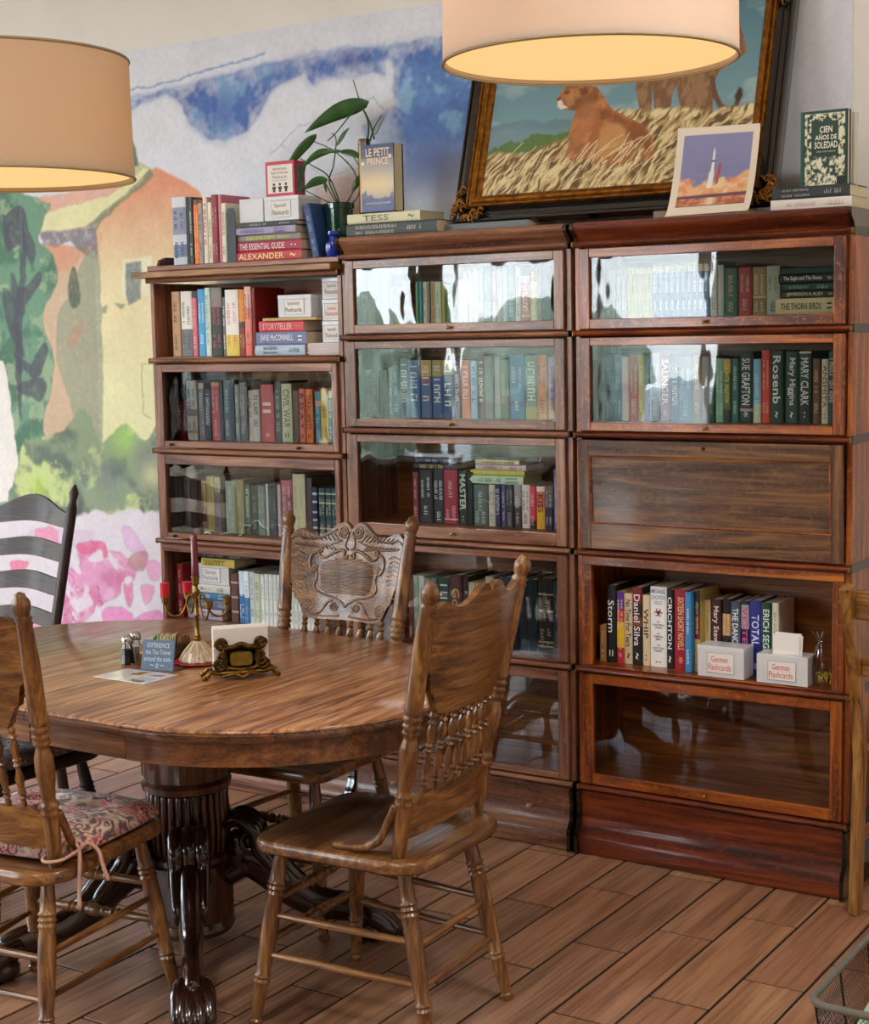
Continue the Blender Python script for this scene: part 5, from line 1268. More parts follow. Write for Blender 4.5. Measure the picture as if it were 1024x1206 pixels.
def paisley(name, cols, scale=38):
    m, nt, b = newmat(name); N = nt.nodes.new; Lk = nt.links.new
    tc = N('ShaderNodeTexCoord'); nz = N('ShaderNodeTexNoise'); nz.inputs['Scale'].default_value = 14; nz.inputs['Detail'].default_value = 3
    vm = N('ShaderNodeVectorMath'); vm.operation = 'MULTIPLY_ADD'; vm.inputs[1].default_value = (.09,.09,.09)
    Lk(tc.outputs['Object'], nz.inputs['Vector']); Lk(nz.outputs['Color'], vm.inputs[0]); Lk(tc.outputs['Object'], vm.inputs[2])
    v = N('ShaderNodeTexVoronoi'); v.feature = 'SMOOTH_F1'; v.inputs['Scale'].default_value = scale; Lk(vm.outputs[0], v.inputs['Vector'])
    w = N('ShaderNodeMath'); w.operation = 'SINE'; mu = N('ShaderNodeMath'); mu.operation = 'MULTIPLY'; mu.inputs[1].default_value = 26; Lk(v.outputs['Distance'], mu.inputs[0]); Lk(mu.outputs[0], w.inputs[0])
    r = N('ShaderNodeValToRGB'); e = r.color_ramp.elements; mr = N('ShaderNodeMapRange'); mr.inputs[1].default_value = -1; Lk(w.outputs[0], mr.inputs[0]); Lk(mr.outputs[0], r.inputs[0])
    e[0].color = rgba(cols[0]); e[1].color = rgba(cols[2]); k = e.new(.5); k.color = rgba(cols[1]); e[0].position = .15; e[2].position = .8
    n2 = N('ShaderNodeTexNoise'); n2.inputs['Scale'].default_value = 16; Lk(tc.outputs['Object'], n2.inputs['Vector']); r2 = N('ShaderNodeValToRGB'); r2.color_ramp.elements[0].position = .45; r2.color_ramp.elements[1].position = .58
    Lk(n2.outputs[0], r2.inputs[0]); mx = N('ShaderNodeMix'); mx.data_type = 'RGBA'; Lk(r2.outputs[0], mx.inputs[0]); Lk(r.outputs[0], mx.inputs[6])
    mx2 = N('ShaderNodeMix'); mx2.data_type = 'RGBA'; Lk(mr.outputs[0], mx2.inputs[0]); mx2.inputs[6].default_value = rgba(cols[3]); mx2.inputs[7].default_value = rgba(cols[1]); Lk(mx2.outputs[2], mx.inputs[7])
    Lk(mx.outputs[2], b.inputs['Base Color']); setp(b, rough=.85, sheen=.3); return m
PAIS = paisley('red_paisley_cotton', ('8A1C30', 'F0D4B8', 'C44850', '6A4A5C'), 24)
PAIS2 = paisley('grey_floral_cotton', ('4A4050', 'B8A8A8', '7A5A60', '5C5A6C'))
c3 = cushion('seat_cushion', PAIS, .42, .40, .045, (-.545, -1.70, .472), math.radians(8), 'red and cream paisley tufted cushion tied on the left foreground chair')
bm = BM()
def chl(c, th, x, y, z): return (c[0]+x*math.cos(th)-y*math.sin(th), c[1]+x*math.sin(th)+y*math.cos(th), z)
T3 = math.radians(8); C3 = (-.54, -1.715)
px_, py_ = post_xy(1, .50)
loop = [chl(C3, T3, px_+dx, py_+dy, z) for dx, dy, z in [(-.05,.10,.485),(-.03,.03,.482),(-.024,-.012,.480),(.0,-.028,.480),(.026,-.008,.482),(.03,.03,.486),(.034,.045,.490)]]
tube(bm, smoothline(loop, 4), .004, 6, flat=1)
for pts in ([(.034,.045,.49),(.05,.055,.505),(.075,.06,.49),(.085,.062,.455),(.095,.066,.42)], [(.034,.045,.49),(.046,.03,.47),(.048,.02,.42),(.054,.012,.37)], [(.034,.045,.49),(.02,.05,.51),(.03,.06,.50),(.034,.045,.49)]):
    tube(bm, smoothline([chl(C3, T3, px_+a, py_+b, c) for a, b, c in pts], 4), .0045, 6)
obj('cushion_ties', bm, plain('pink_fabric_tie', 'C89C88', .8), c3, smooth='all').matrix_parent_inverse = Matrix.Translation(c3.location).inverted() if False else (Matrix.Translation(Vector(c3.location)) @ Matrix.Rotation(T3, 4, 'Z')).inverted()
cushion('seat_cushion', PAIS2, .40, .38, .042, (-1.195, -1.26, .472), math.radians(-91), 'grey-purple floral tufted cushion on the dark chair under the table')

# ================================================================ TABLE
TCX0, TCX1, TCY, TR = -.885, -.270, -1.170, .550
SEAMS = [-.885, -.585, -.272]
def stadium_piece(x0, x1, r):
    """outline (x,y) of the part of the stadium between x0 and x1"""
    pts = []
    def half(x): 
        if TCX0 <= x <= TCX1: return r
        c = TCX0 if x < TCX0 else TCX1; return math.sqrt(max(0, r*r-(x-c)**2))
    if x0 < TCX0-r+.01:   # left end
        a0 = math.acos(max(-1, min(1, (x1-TCX0)/r))); n = 40
        return [(TCX0+r*math.cos(a0+(2*PI-2*a0)*k/n), TCY+r*math.sin(a0+(2*PI-2*a0)*k/n)) for k in range(n+1)]
    if x1 > TCX1+r-.01:
        a0 = math.acos(max(-1, min(1, (x0-TCX1)/r))); n = 40
        return [(TCX1+r*math.cos(-a0+2*a0*k/n), TCY+r*math.sin(-a0+2*a0*k/n)) for k in range(n+1)]
    return [(x0, TCY-half(x0)), (x1, TCY-half(x1)), (x1, TCY+half(x1)), (x0, TCY+half(x0))]
table = empty('dining_table', ((TCX0+TCX1)/2, TCY, 0), 0, 'round-ended oak pedestal dining table with claw feet and two leaves', 'table')
TO = Vector((-(TCX0+TCX1)/2, -TCY, 0))
def tpart(name, bm, mat, smooth=False, parent=None):
    bmesh.ops.translate(bm, verts=bm.verts, vec=TO if True else (0,0,0)); return obj(name, bm, mat, parent or table, smooth=smooth)
xs = [-9]+SEAMS+[9]
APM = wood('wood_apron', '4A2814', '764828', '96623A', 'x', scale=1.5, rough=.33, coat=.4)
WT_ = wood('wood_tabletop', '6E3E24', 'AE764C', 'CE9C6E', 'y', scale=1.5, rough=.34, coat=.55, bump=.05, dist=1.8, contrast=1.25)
for i in range(4):
    g = .0013; a, b = xs[i]+g, xs[i+1]-g; bm = BM()
    prof = [(-.014, .7515), (-.0055, .7515), (-.0055, .754), (-.009, .7585), (-.014, .760)]
    rings = []
    for dr, z in prof:
        P = stadium_piece(a, b, TR+dr); rings.append([bm.verts.new((x, y, z)) for x, y in P])
    n = len(rings[0])
    for A, B in zip(rings, rings[1:]):
        for k in range(n): bm.faces.new((A[k], A[(k+1)%n], B[(k+1)%n], B[k]))
    bm.faces.new(rings[0][::-1]); bm.faces.new(rings[-1])
    tpart('table_leaf' if 0 < i < 3 else 'table_top', bm, WT_, smooth=True)
    bm = BM(); rings = []
    for dr, z in [(-.012, .727), (-.002, .731), (.001, .738), (-.001, .747), (-.006, .751), (-.012, .7512)]:
        rings.append([bm.verts.new((x, y, z)) for x, y in stadium_piece(a, b, TR+dr)])
    n = len(rings[0])
    for A, B in zip(rings, rings[1:]):
        for k in range(n): bm.faces.new((A[k], A[(k+1)%n], B[(k+1)%n], B[k]))
    bm.faces.new(rings[0][::-1]); bm.faces.new(rings[-1]); tpart('edge_moulding', bm, wood('wood_table_edge', '361C10', '58341E', '744828', 'x', scale=1.5, rough=.24, coat=.8), smooth=True)
    bm = BM(); O = stadium_piece(a, b, TR-.018); I = stadium_piece(a, b, TR-.040); n = len(O)
    if 0 < i < 3:
        for s in (-1, 1):
            y0, y1 = sorted((TCY+s*(TR-.018), TCY+s*(TR-.040))); box(bm, a, b, y0, y1, .672, .729, .002)
            if s < 0: tpart('apron', bm, APM); bm = BM()
    else:
        V = [[bm.verts.new((x, y, z)) for x, y in P] for P, z in ((O, .729), (O, .678), (O, .672), (I, .672), (I, .729))]
        for A, B in zip(V, V[1:]):
            for k in range(n-1): bm.faces.new((A[k], A[k+1], B[k+1], B[k]))
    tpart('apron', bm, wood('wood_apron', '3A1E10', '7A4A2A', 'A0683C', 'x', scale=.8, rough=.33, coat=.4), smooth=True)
# pedestal
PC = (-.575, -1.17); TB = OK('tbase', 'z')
bm = BM(); box(bm, PC[0]-.32, PC[0]+.32, PC[1]-.09, PC[1]+.09, .645, .672, .003); box(bm, PC[0]-.36, PC[0]+.36, PC[1]-.40, PC[1]-.36, .68, .727); box(bm, PC[0]-.36, PC[0]+.36, PC[1]+.36, PC[1]+.40, .68, .727); tpart('slide_rail', bm, TB)
def ngon_column(bm, prof, n=48, flute=None):
    rings = []
    for z, r, fl in prof:
        ring = []
        for k in range(n):
            a = 2*PI*k/n; oc = 1/math.cos(((a+PI/8) % (PI/4))-PI/8) if fl == 'o' else 1
            rr = r*oc if fl == 'o' else (r*(1-.045*(k % 4 in (1, 2))) if fl == 'f' else r)
            ring.append(bm.verts.new((PC[0]+rr*math.cos(a+.2), PC[1]+rr*math.sin(a+.2), z)))
        rings.append(ring)
    for A, B in zip(rings, rings[1:]):
        for k in range(n): bm.faces.new((A[k], A[(k+1)%n], B[(k+1)%n], B[k]))
    bm.faces.new(rings[0][::-1]); bm.faces.new(rings[-1])
bm = BM()
ngon_column(bm, [(.03,.100,''),(.036,.112,''),(.052,.120,''),(.072,.114,''),(.074,.108,'o'),(.225,.108,'o'),(.228,.104,''),(.236,.113,''),(.25,.113,''),(.258,.105,''),(.262,.100,''),(.425,.100,''),(.428,.106,''),(.434,.120,''),(.450,.122,''),(.462,.112,''),(.465,.112,'o'),(.66,.112,'o')], 64)
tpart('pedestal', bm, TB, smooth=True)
bm = BM()
for k in range(30):
    a = 2*PI*k/30; u = (math.cos(a), math.sin(a)); tube(bm, [(PC[0]+u[0]*r, PC[1]+u[1]*r, z) for r, z in ((.099,.258),(.103,.268),(.107,.33),(.103,.40),(.103,.424),(.099,.430))], [.006,.0092,.0098,.0092,.0088,.006], 6)
tpart('reeding', bm, TB, smooth='all')
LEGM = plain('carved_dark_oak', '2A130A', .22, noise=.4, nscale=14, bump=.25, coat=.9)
for deg, R in ((-48, .555), (30, .50), (132, .52), (-118, .52)):
    a = math.radians(deg); d = Vector((math.cos(a), math.sin(a), 0)); side = Vector((-d.y, d.x, 0)); C0 = Vector((PC[0], PC[1], 0))
    bm = BM()
    # sweeping leg : elliptical section
    path = smoothline([C0+d*r+Vector((0,0,z)) for r, z in [(.09,.20),(.16,.235),(.22,.20),(.28,.145),(.35,.105),(R-.06,.09),(R-.01,.075)]], 6)
    n = len(path); rad = [interp([(0,.055),(.2,.062),(.45,.055),(.7,.045),(1,.038)], i/(n-1)) for i in range(n)]
    tube(bm, path, rad, 12, flat=.62)
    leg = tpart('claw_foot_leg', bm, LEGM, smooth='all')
    bm = BM()
    # carved scroll knee with mane-like ridges
    for off in (-.034, 0, .034):
        p = smoothline([C0+d*r+side*off+Vector((0,0,z)) for r, z in [(.105,.33),(.145,.345),(.185,.315),(.195,.265),(.235,.215),(.27,.175),(.262,.145)]], 5)
        tube(bm, p, [interp([(0,.014),(.25,.024),(.6,.020),(1,.010)], k/(len(p)-1)) for k in range(len(p))], 8)
    for s in (-1, 1):
        c = C0+d*.175+side*s*.040+Vector((0,0,.285)); pts = [c+d*(.034*(1-k/22)*math.cos(k*.55))+Vector((0,0,.034*(1-k/22)*math.sin(k*.55))) for k in range(22)]
        tube(bm, pts, .009, 6)
    box(bm, -.03, .03, -.04, .04, -.06, .05, .02, Matrix.Translation(C0+d*.135+Vector((0,0,.26))) @ Matrix.Rotation(a, 4, 'Z'))
    tpart('carved_knee', bm, LEGM, smooth='all', parent=None)
    bm = BM()
    # paw: four toes, a wrist lump and the claws
    for k, o_ in enumerate((-.036, -.013, .013, .036)):
        L = .085 if k in (1, 2) else .070
        p = smoothline([C0+d*(R-.05)+side*o_*.6+Vector((0,0,.085)), C0+d*(R-.01)+side*o_*.9+Vector((0,0,.078)), C0+d*(R+L*.45)+side*o_+Vector((0,0,.052)), C0+d*(R+L*.8)+side*o_*1.05+Vector((0,0,.022))], 4)
        tube(bm, p, [interp([(0,.022),(.35,.024),(.6,.021),(.85,.019),(1,.010)], q/(len(p)-1)) for q in range(len(p))], 8)
        e = C0+d*(R+L*.8)+side*o_*1.05
        tube(bm, [e+Vector((0,0,.024)), e+d*.014+Vector((0,0,.018)), e+d*.022+Vector((0,0,.004))], [.009,.007,.003], 6)
    lathe(bm, C0+d*(R-.005)+Vector((0,0,.001)), C0+d*(R-.005)+Vector((0,0,.062)), [(0,.03),(.2,.045),(.6,.046),(1,.03)], 12)
    tpart('claw_foot', bm, LEGM, smooth='all')

# ================================================================ PENDANT LAMPS
SHADE = bpy.data.materials.new('linen_shade'); SHADE.use_nodes = True; _n = SHADE.node_tree; _n.nodes.clear()
_o = _n.nodes.new('ShaderNodeOutputMaterial'); _m = _n.nodes.new('ShaderNodeMixShader'); _d = _n.nodes.new('ShaderNodeBsdfDiffuse'); _t = _n.nodes.new('ShaderNodeBsdfTranslucent')
_d.inputs[0].default_value = rgba('DCD0C6'); _t.inputs[0].default_value = rgba('EEDCC4'); _m.inputs[0].default_value = .35
_n.links.new(_d.outputs[0], _m.inputs[1]); _n.links.new(_t.outputs[0], _m.inputs[2]); _n.links.new(_m.outputs[0], _o.inputs[0])
SHADE2 = SHADE.copy(); SHADE2.name = 'tan_linen_shade'; SHADE2.node_tree.nodes['Diffuse BSDF'].inputs[0].default_value = rgba('CDBCA4'); SHADE2.node_tree.nodes['Translucent BSDF'].inputs[0].default_value = rgba('E0C4A0'); SHADE2.node_tree.nodes['Mix Shader'].inputs[0].default_value = .3
DIFF, nt_, b_ = newmat('lit_diffuser'); setp(b_, base=rgba('C8AC84'), rough=.9, emit=(1, .66, .27, 1), emits=.30)
def pendant(x, y, z, label, power, SHADE=SHADE):
    R, H = .305, .275
    root = empty('pendant_lamp', (x, y, z), 0, label, 'lamp', 'drum pendant lamps')
    bm = BM(); n = 96
    rings = [[bm.verts.new((r*math.cos(2*PI*k/n), r*math.sin(2*PI*k/n), zz)) for k in range(n)] for r, zz in ((R, 0), (R-.004, H), (R-.007, H), (R-.003, 0))]
    for i in range(4):
        A, B = rings[i], rings[(i+1) % 4]
        for k in range(n): bm.faces.new((A[k], A[(k+1)%n], B[(k+1)%n], B[k]))
    obj('lamp_shade', bm, SHADE, root, smooth=True)
    for zz, rr in ((.003, R), (H-.003, R-.004)):
        bm = BM(); tube(bm, [(rr*math.cos(2*PI*k/96), rr*math.sin(2*PI*k/96), zz) for k in range(97)], .0035, 6); obj('shade_rim', bm, plain('shade_trim', 'A08C6C', .7), root, smooth='all')
    bm = BM(); lathe(bm, (0, 0, .012), (0, 0, .016), [(0, R-.005), (1, R-.005)], 96); obj('diffuser', bm, DIFF, root)
    bm = BM(); lathe(bm, (0, 0, .10), (0, 0, RZ-z-.02), [(0, .006), (1, .006)], 8); obj('rod', bm, STEEL, root, smooth=True)
    bm = BM()
    for a in (0, 2*PI/3, 4*PI/3): tube(bm, [(0, 0, H-.03), ((R-.006)*math.cos(a), (R-.006)*math.sin(a), H-.012)], .003, 6)
    lathe(bm, (0,0,H-.06), (0,0,H+.05), [(0,.016),(.8,.016),(1,.01)], 10); obj('spider_fitter', bm, IRON, root)
    bm = BM(); lathe(bm, (0, 0, RZ-z-.03), (0, 0, RZ-z), [(0, .05), (.6, .06), (1, .06)], 24); obj('ceiling_rose', bm, STEEL, root, smooth=True)
    l = bpy.data.lights.new('bulb', 'POINT'); l.energy = power; l.color = (1, .80, .58); l.shadow_soft_size = .05
    lo = bpy.data.objects.new('bulb', l); link(lo, root); lo.location = (0, 0, .15)
pendant(.722, -1.282, 2.182, 'cream drum pendant lamp hanging in front of the framed painting', 1.8)
pendant(-.60, -1.690, 2.004, 'tan drum pendant lamp at the upper left, cut by the frame edge', 2.2, SHADE2)
for (cx_, cy_), wh_ in zip(FILL_LAMPS, ('left of the table', 'behind the bare-seat chair', 'near the middle front window', 'behind the camera', 'over the ladder-back chair end', 'nearest the right bookcase')):  # out of view, added to brighten the interior
    r = empty('fill_lamp', (cx_, cy_, RZ-.06), 0, 'added fill lamp on the ceiling '+wh_, 'lamp', 'added ceiling fill lamps')
    bm = BM(); lathe(bm, (0,0,.02), (0,0,.06), [(0,.24),(1,.26)], 32); obj('fill_lamp_base', bm, plain('fill_lamp_metal', 'C0BCB4', .4), r)
    bm = BM(); lathe(bm, (0,0,-.01), (0,0,.02), [(0,.18),(.5,.23),(1,.24)], 32)
    m, nt, b = newmat('fill_opal'); setp(b, base=(1,1,1,1), emit=(1, .95, .88, 1), emits=FILL_EMIT); obj('fill_diffuser', bm, m, r, smooth=True)

# ================================================================ FRAMED PAINTING leaning on the wall
PL = .2806
pnt = empty('framed_painting', (-.492, .10, 1.984)); pnt.rotation_euler = (-PL, 0, 0)
tag(pnt, 'large gilt and black framed painting of two cougars in tall grass', 'painting')
PW, PH = 1.09, .73; CX0, CX1, CZ0, CZ1 = .096, .994, .088, .642
def cougar_color(x, z):
    P = Paint(x, z, '7FA3AC'); g = np.clip((z-.2)/.4, 0, 1)
    P.mix(g*.9, '4F8090'); P.mix(np.clip((fbm(x, z*2.2, 6, 5)-.5)*4, 0, .6), 'A8BCBC')
    P.warp(.006, 40, 2)
    P.poly([(0.04,0.318),(0.085,0.319),(0.135,0.326),(0.184,0.333),(0.227,0.337),(0.291,0.32),(0.336,0.33),(0.376,0.32),(0.444,0.308),(0.458,0.202),(0.052,0.236)], '64848E', .85, .003, .3, 60)
    P.poly([(0.044,0.294),(0.169,0.306),(0.295,0.291),(0.392,0.291),(0.429,0.199),(0.053,0.23)], '7C98A0', .6, .006, .4, 60)
    P.warp(.012, 60, 4)
    P.poly([(0.052,0.236),(0.09,0.238),(0.13,0.252),(0.175,0.268),(0.214,0.256),(0.266,0.286),(0.328,0.274),(0.386,0.291),(0.404,0.207),(0.31,0.186),(0.187,0.182),(0.061,0.178)], '56752E', .95, .003, .4, 90)
    BACK = [(0.601,0.397),(0.591,0.519),(0.613,0.571),(0.915,0.586),(0.955,0.475),(0.87,0.421),(0.859,0.38),(0.866,0.274),(0.847,0.249),(0.813,0.31),(0.794,0.28),(0.777,0.287),(0.755,0.338),(0.737,0.393),(0.728,0.373),(0.727,0.314),(0.702,0.268),(0.673,0.319),(0.657,0.402),(0.665,0.298),(0.637,0.29)]
    P.warp(.003, 40, 6)
    P.poly(BACK, '7C5A3C', 1, .002); P.mix(P.mask(BACK, .002)*np.clip((fbm(x, z*.4, 60, 8)-.45)*4, 0, .6), 'A88460')
    P.poly(sm([(0.628,0.498),(0.583,0.492),(0.54,0.514),(0.524,0.549),(0.543,0.58),(0.588,0.591),(0.636,0.568),(0.665,0.521)]), '86623F', 1, .003); P.poly([(0.524,0.544),(0.541,0.547),(0.556,0.523),(0.54,0.514)], 'DCD0BC', .9, .002); P.line([(0.557,0.562),(0.574,0.562)], .003, '2C1810')
    P.line([(0.85,0.408),(0.868,0.347),(0.888,0.314),(0.916,0.298),(0.936,0.309),(0.943,0.339)], .008, '6A4A32'); P.poly([(0.927,0.341),(0.94,0.366),(0.952,0.36),(0.954,0.338),(0.941,0.319)], '3A2A22')
    GR = [(0.039,0.214),(0.133,0.229),(0.213,0.217),(0.303,0.237),(0.384,0.264),(0.429,0.288),(0.473,0.311),(0.557,0.336),(0.616,0.325),(0.728,0.327),(0.841,0.302),(0.973,0.31),(1.025,0.31),(1.065,-0.052),(0.075,-0.023)]
    P.warp(.012, 50, 9)
    m = P.mask(GR, .006); P.mix(m, 'B89C68')
    ca, sa = math.cos(.9), math.sin(.9); wv = (fbm(x, z, 7, 13)-.5)*.9
    s = x*ca+z*sa; t = -x*sa+z*ca+wv*.08
    st = fbm(s*.22, t, 130, 15, 3)
    P.mix(m*np.clip((st-.54)*9, 0, 1), 'E4D4A4'); P.mix(m*np.clip((.46-st)*9, 0, .9), '5C4428')
    P.warp(.002, 40, 6)
    BODY = [(0.328,0.39),(0.334,0.409),(0.345,0.419),(0.361,0.434),(0.427,0.432),(0.468,0.417),(0.5,0.375),(0.528,0.339),(0.59,0.305),(0.642,0.279),(0.671,0.244),(0.691,0.199),(0.687,0.162),(0.594,0.158),(0.529,0.153),(0.492,0.166),(0.46,0.185),(0.408,0.179),(0.38,0.203),(0.393,0.241),(0.389,0.291),(0.399,0.329),(0.403,0.346),(0.372,0.354),(0.347,0.357),(0.333,0.369)]
    mb = P.mask(BODY, .002); P.mix(mb, 'A8683A')
    P.mix(mb*np.clip((fbm(x*1.0-z*.6, z*.5+x*.2, 50, 20)-.5)*5, 0, .6), 'C88C54'); P.mix(mb*np.clip((.47-fbm(x, z, 14, 22))*6, 0, .7), '70401E')
    P.poly([(0.504,0.341),(0.575,0.307),(0.642,0.276),(0.679,0.224),(0.666,0.196),(0.614,0.227),(0.565,0.275),(0.517,0.307)], '7C4420', .75, .008, .4, 60)
    P.poly([(0.499,0.182),(0.494,0.24),(0.501,0.275),(0.528,0.295),(0.557,0.292),(0.586,0.268),(0.586,0.224),(0.547,0.189)], 'C8945A', .85, .007, .3, 60)
    P.poly([(0.398,0.335),(0.435,0.37),(0.477,0.372),(0.473,0.311),(0.45,0.258),(0.426,0.216),(0.399,0.262)], 'B87848', .6, .008, .3, 50)
    P.poly([(0.331,0.386),(0.346,0.388),(0.354,0.373),(0.371,0.36),(0.347,0.357),(0.333,0.369)], 'E4DCCC', .95, .002); P.poly([(0.327,0.395),(0.338,0.4),(0.343,0.391),(0.331,0.386)], '5A3428')
    P.line([(0.355,0.409),(0.37,0.413)], .0022, '2C1810'); P.poly([(0.399,0.419),(0.428,0.424),(0.438,0.398),(0.414,0.395)], '6A3E22', .8, .002); P.poly([(0.347,0.402),(0.386,0.403),(0.394,0.369),(0.371,0.363)], 'C48C5C', .6, .004)
    # grass blades over the body
    m2 = P.mask([(0.045,0.179),(0.185,0.196),(0.341,0.184),(0.488,0.194),(0.587,0.213),(0.658,0.218),(0.708,0.262),(1.034,0.232),(1.065,-0.052),(0.075,-0.023)], .03)
    P.mix(m2*np.clip((st-.52)*9, 0, 1), 'E0CE9C'); P.mix(m2*np.clip((.40-st)*9, 0, .8)*(1-mb*.3), '6A5030')
    rn = np.random.RandomState(4)
    for i in range(90):
        bx, bz = rn.uniform(.1, .99), rn.uniform(.09, .20); L = rn.uniform(.05, .10); k = rn.uniform(.3, 1.1)
        w = [(bx+L*k*tt, bz+L*(tt-.35*k*tt*tt)) for tt in (0, .35, .7, 1)]
        P.line(w, rn.uniform(.0011, .0019), ['EADBAE', 'D8C48C', 'F0E6C4', '7A6038'][i % 4], .85)
    return np.clip(P.C, 0, 1)
me = grid_mesh('canvas', 360, 224, lambda U, V: (CX0+(CX1-CX0)*U, 0*U+.006, CZ0+(CZ1-CZ0)*V), lambda U, V: cougar_color(CX0+(CX1-CX0)*U, CZ0+(CZ1-CZ0)*V))
obj('canvas', me, vcol('oil_paint', .45, bump=.1, nscale=300, coat=.2), pnt)
GILT = plain('worn_gilt', '8A5A20', .38, metal=.85, noise=.55, nscale=45, bump=.3); BLKF = plain('black_frame_lacquer', '0E0B0A', .25, coat=.8, noise=.3, nscale=20)
def frame_ring(name, d0, d1, prof, mat):
    """mitred moulding: profile list (t 0..1 from outer to inner, y)"""
    bm = BM(); rings = []
    for t, y in prof:
        d = d0+(d1-d0)*t; ox = d; rings.append([bm.verts.new(c) for c in ((ox*1.07, y, ox), (PW-ox*1.07, y, ox), (PW-ox*1.07, y, PH-ox), (ox*1.07, y, PH-ox))])
    for A, B in zip(rings, rings[1:]):
        for k in range(4): bm.faces.new((A[k], A[(k+1)%4], B[(k+1)%4], B[k]))
    return obj(name, bm, mat, pnt)
frame_ring('outer_moulding', 0, .012, [(0,.032),(0,.004),(.3,-.004),(.8,-.004),(1,.002)], BLKF)
frame_ring('cove', .012, .046, [(0,.002),(.2,.008),(.6,.008),(1,-.008)], BLKF)
frame_ring('gilt_bead', .046, .056, [(0,-.008),(.3,-.016),(.7,-.016),(1,-.008)], GILT)
frame_ring('inner_moulding', .056, .092, [(0,-.008),(.15,-.004),(.25,-.010),(.45,-.010),(.55,-.002),(.85,.002),(1,.010)], GILT)
bm = BM(); box(bm, .01, PW-.01, .012, .03, .01, PH-.01); obj('backing_board', bm, plain('frame_backing', '5A4630', .9), pnt)
for cx_, cz_ in ((0,0), (PW,0), (0,PH), (PW,PH)):
    bm = BM(); rnd = random.Random(int(cx_*10+cz_)); sx, sz = (1 if cx_ == 0 else -1), (1 if cz_ == 0 else -1)
    for k in range(26):
        u = rnd.random()**1.6*.12; v = rnd.random()**1.6*(.09 if u < .04 else .03)
        if rnd.random() < .5: u, v = v, u
        c = (cx_+sx*(u+.006), -.006-rnd.random()*.006, cz_+sz*(v+.006)); pts = [(c[0]+.010*math.cos(a), c[1]-.002*a/6, c[2]+.010*math.sin(a)) for a in np.linspace(0, 4.6, 8)]
        tube(bm, pts, [.0045*(1-.08*q) for q in range(8)], 6)
    obj('corner_ornament', bm, GILT, pnt, smooth='all')
# flat things under the frame
b = make_book(.026, .34, .17, '6C7478', None, None, 901); b.matrix_world = Matrix.Translation((-.20, .085, 1.9555+.0132)) @ Ry; tag(b, 'flat grey-blue folder under the left end of the painting frame', 'folder')
b = make_book(.0265, .26, .17, '8C7C64', None, None, 902); b.matrix_world = Matrix.Translation((.48, .10, 1.9555+.0134)) @ Ry; tag(b, 'flat brown book under the right end of the painting, behind the rocket poster', 'book')

# ================================================================ ROCKET POSTER, curled paper
def rocket_color(U, V):
    X, Y = U*1.0, V*1.1; P = Paint(X, Y, 'ECE2D0'); a = (.085 < U) & (U < .925) & (V > .095) & (V < .915)
    A = Paint(X, Y, '8C90BC'); A.mix(1-V, '7078B0'); A.mix(fbm(X, Y, 5, 2)*.3, 'A4A4C4')
    A.warp(.02, 14, 3)
    A.poly([(0,.22),(0,.42),(.06,.50),(.12,.44),(.2,.46),(.26,.36),(.36,.37),(.42,.43),(.5,.38),(.6,.42),(.7,.40),(.8,.46),(.9,.52),(1,.55),(1,.22)], 'F0C08C', 1, .02)
    A.mix(np.clip((fbm(X, Y, 12, 7)-.5)*4, 0, .7)*(Y < .5)*(Y > .22), 'E88C68'); A.mix(np.clip((fbm(X, Y, 9, 9)-.55)*5, 0, .8)*(Y < .42)*(Y > .22)*A.mask([(0,.2),(0,.5),(1,.55),(1,.2)], .03), 'FCEBC8')
    A.poly([(.50,.32),(.62,.31),(.66,.40),(.62,.46),(.55,.45),(.50,.38)], 'F4DCB0', .9, .015)
    A.wx = A.wy = 0
    A.poly([(0,.24),(1,.26),(1,.215),(0,.20)], '5C3C5C', .9, .006); A.poly([(0,.20),(1,.215),(1,.05),(0,.05)], 'B86850', 1, .01)
    A.mix((Y < .205)*np.clip((fbm(X*.3, Y, 60, 11)-.45)*4, 0, .8), 'E8A880'); A.mix((Y < .21)*np.exp(-((X-.5)/.06)**2)*.8, 'FCECC8'); A.mix((Y < .12)*1.0, '2A1C1C')
    A.poly([(.425,.33),(.44,.53),(.455,.53),(.458,.60),(.465,.78),(.472,.83),(.480,.83),(.487,.78),(.490,.60),(.495,.53),(.50,.53),(.495,.33)], 'F6F2EC', 1, .004)
    A.poly([(.455,.655),(.495,.655),(.495,.675),(.455,.675)], '2C2C34', 1, .003); A.poly([(.52,.36),(.545,.60),(.55,.63),(.575,.63),(.58,.58),(.56,.38)], 'C04838', .95, .005, .4, 60)
    C = np.where(a[..., None], A.C, P.C); return np.clip(C, 0, 1)
def rpos(U, V):
    y = .010+.112*np.minimum(1, (V*1.05))**.6 - .010*(1-U)*V
    return .296+.252*U-.0*V, y+.012*U*(1-V), 1.957+.262*V*(1-.02*U)+.004*U*(1-V)
me = grid_mesh('poster', 110, 120, rpos, rocket_color)
o = obj('rocket_poster', me, vcol('poster_print', .35, coat=.1), smooth='all'); tag(o, 'curling print of a rocket launch leaning against the painting', 'poster')
md = o.modifiers.new('paper', 'SOLIDIFY'); md.thickness = .0006; md.offset = 1

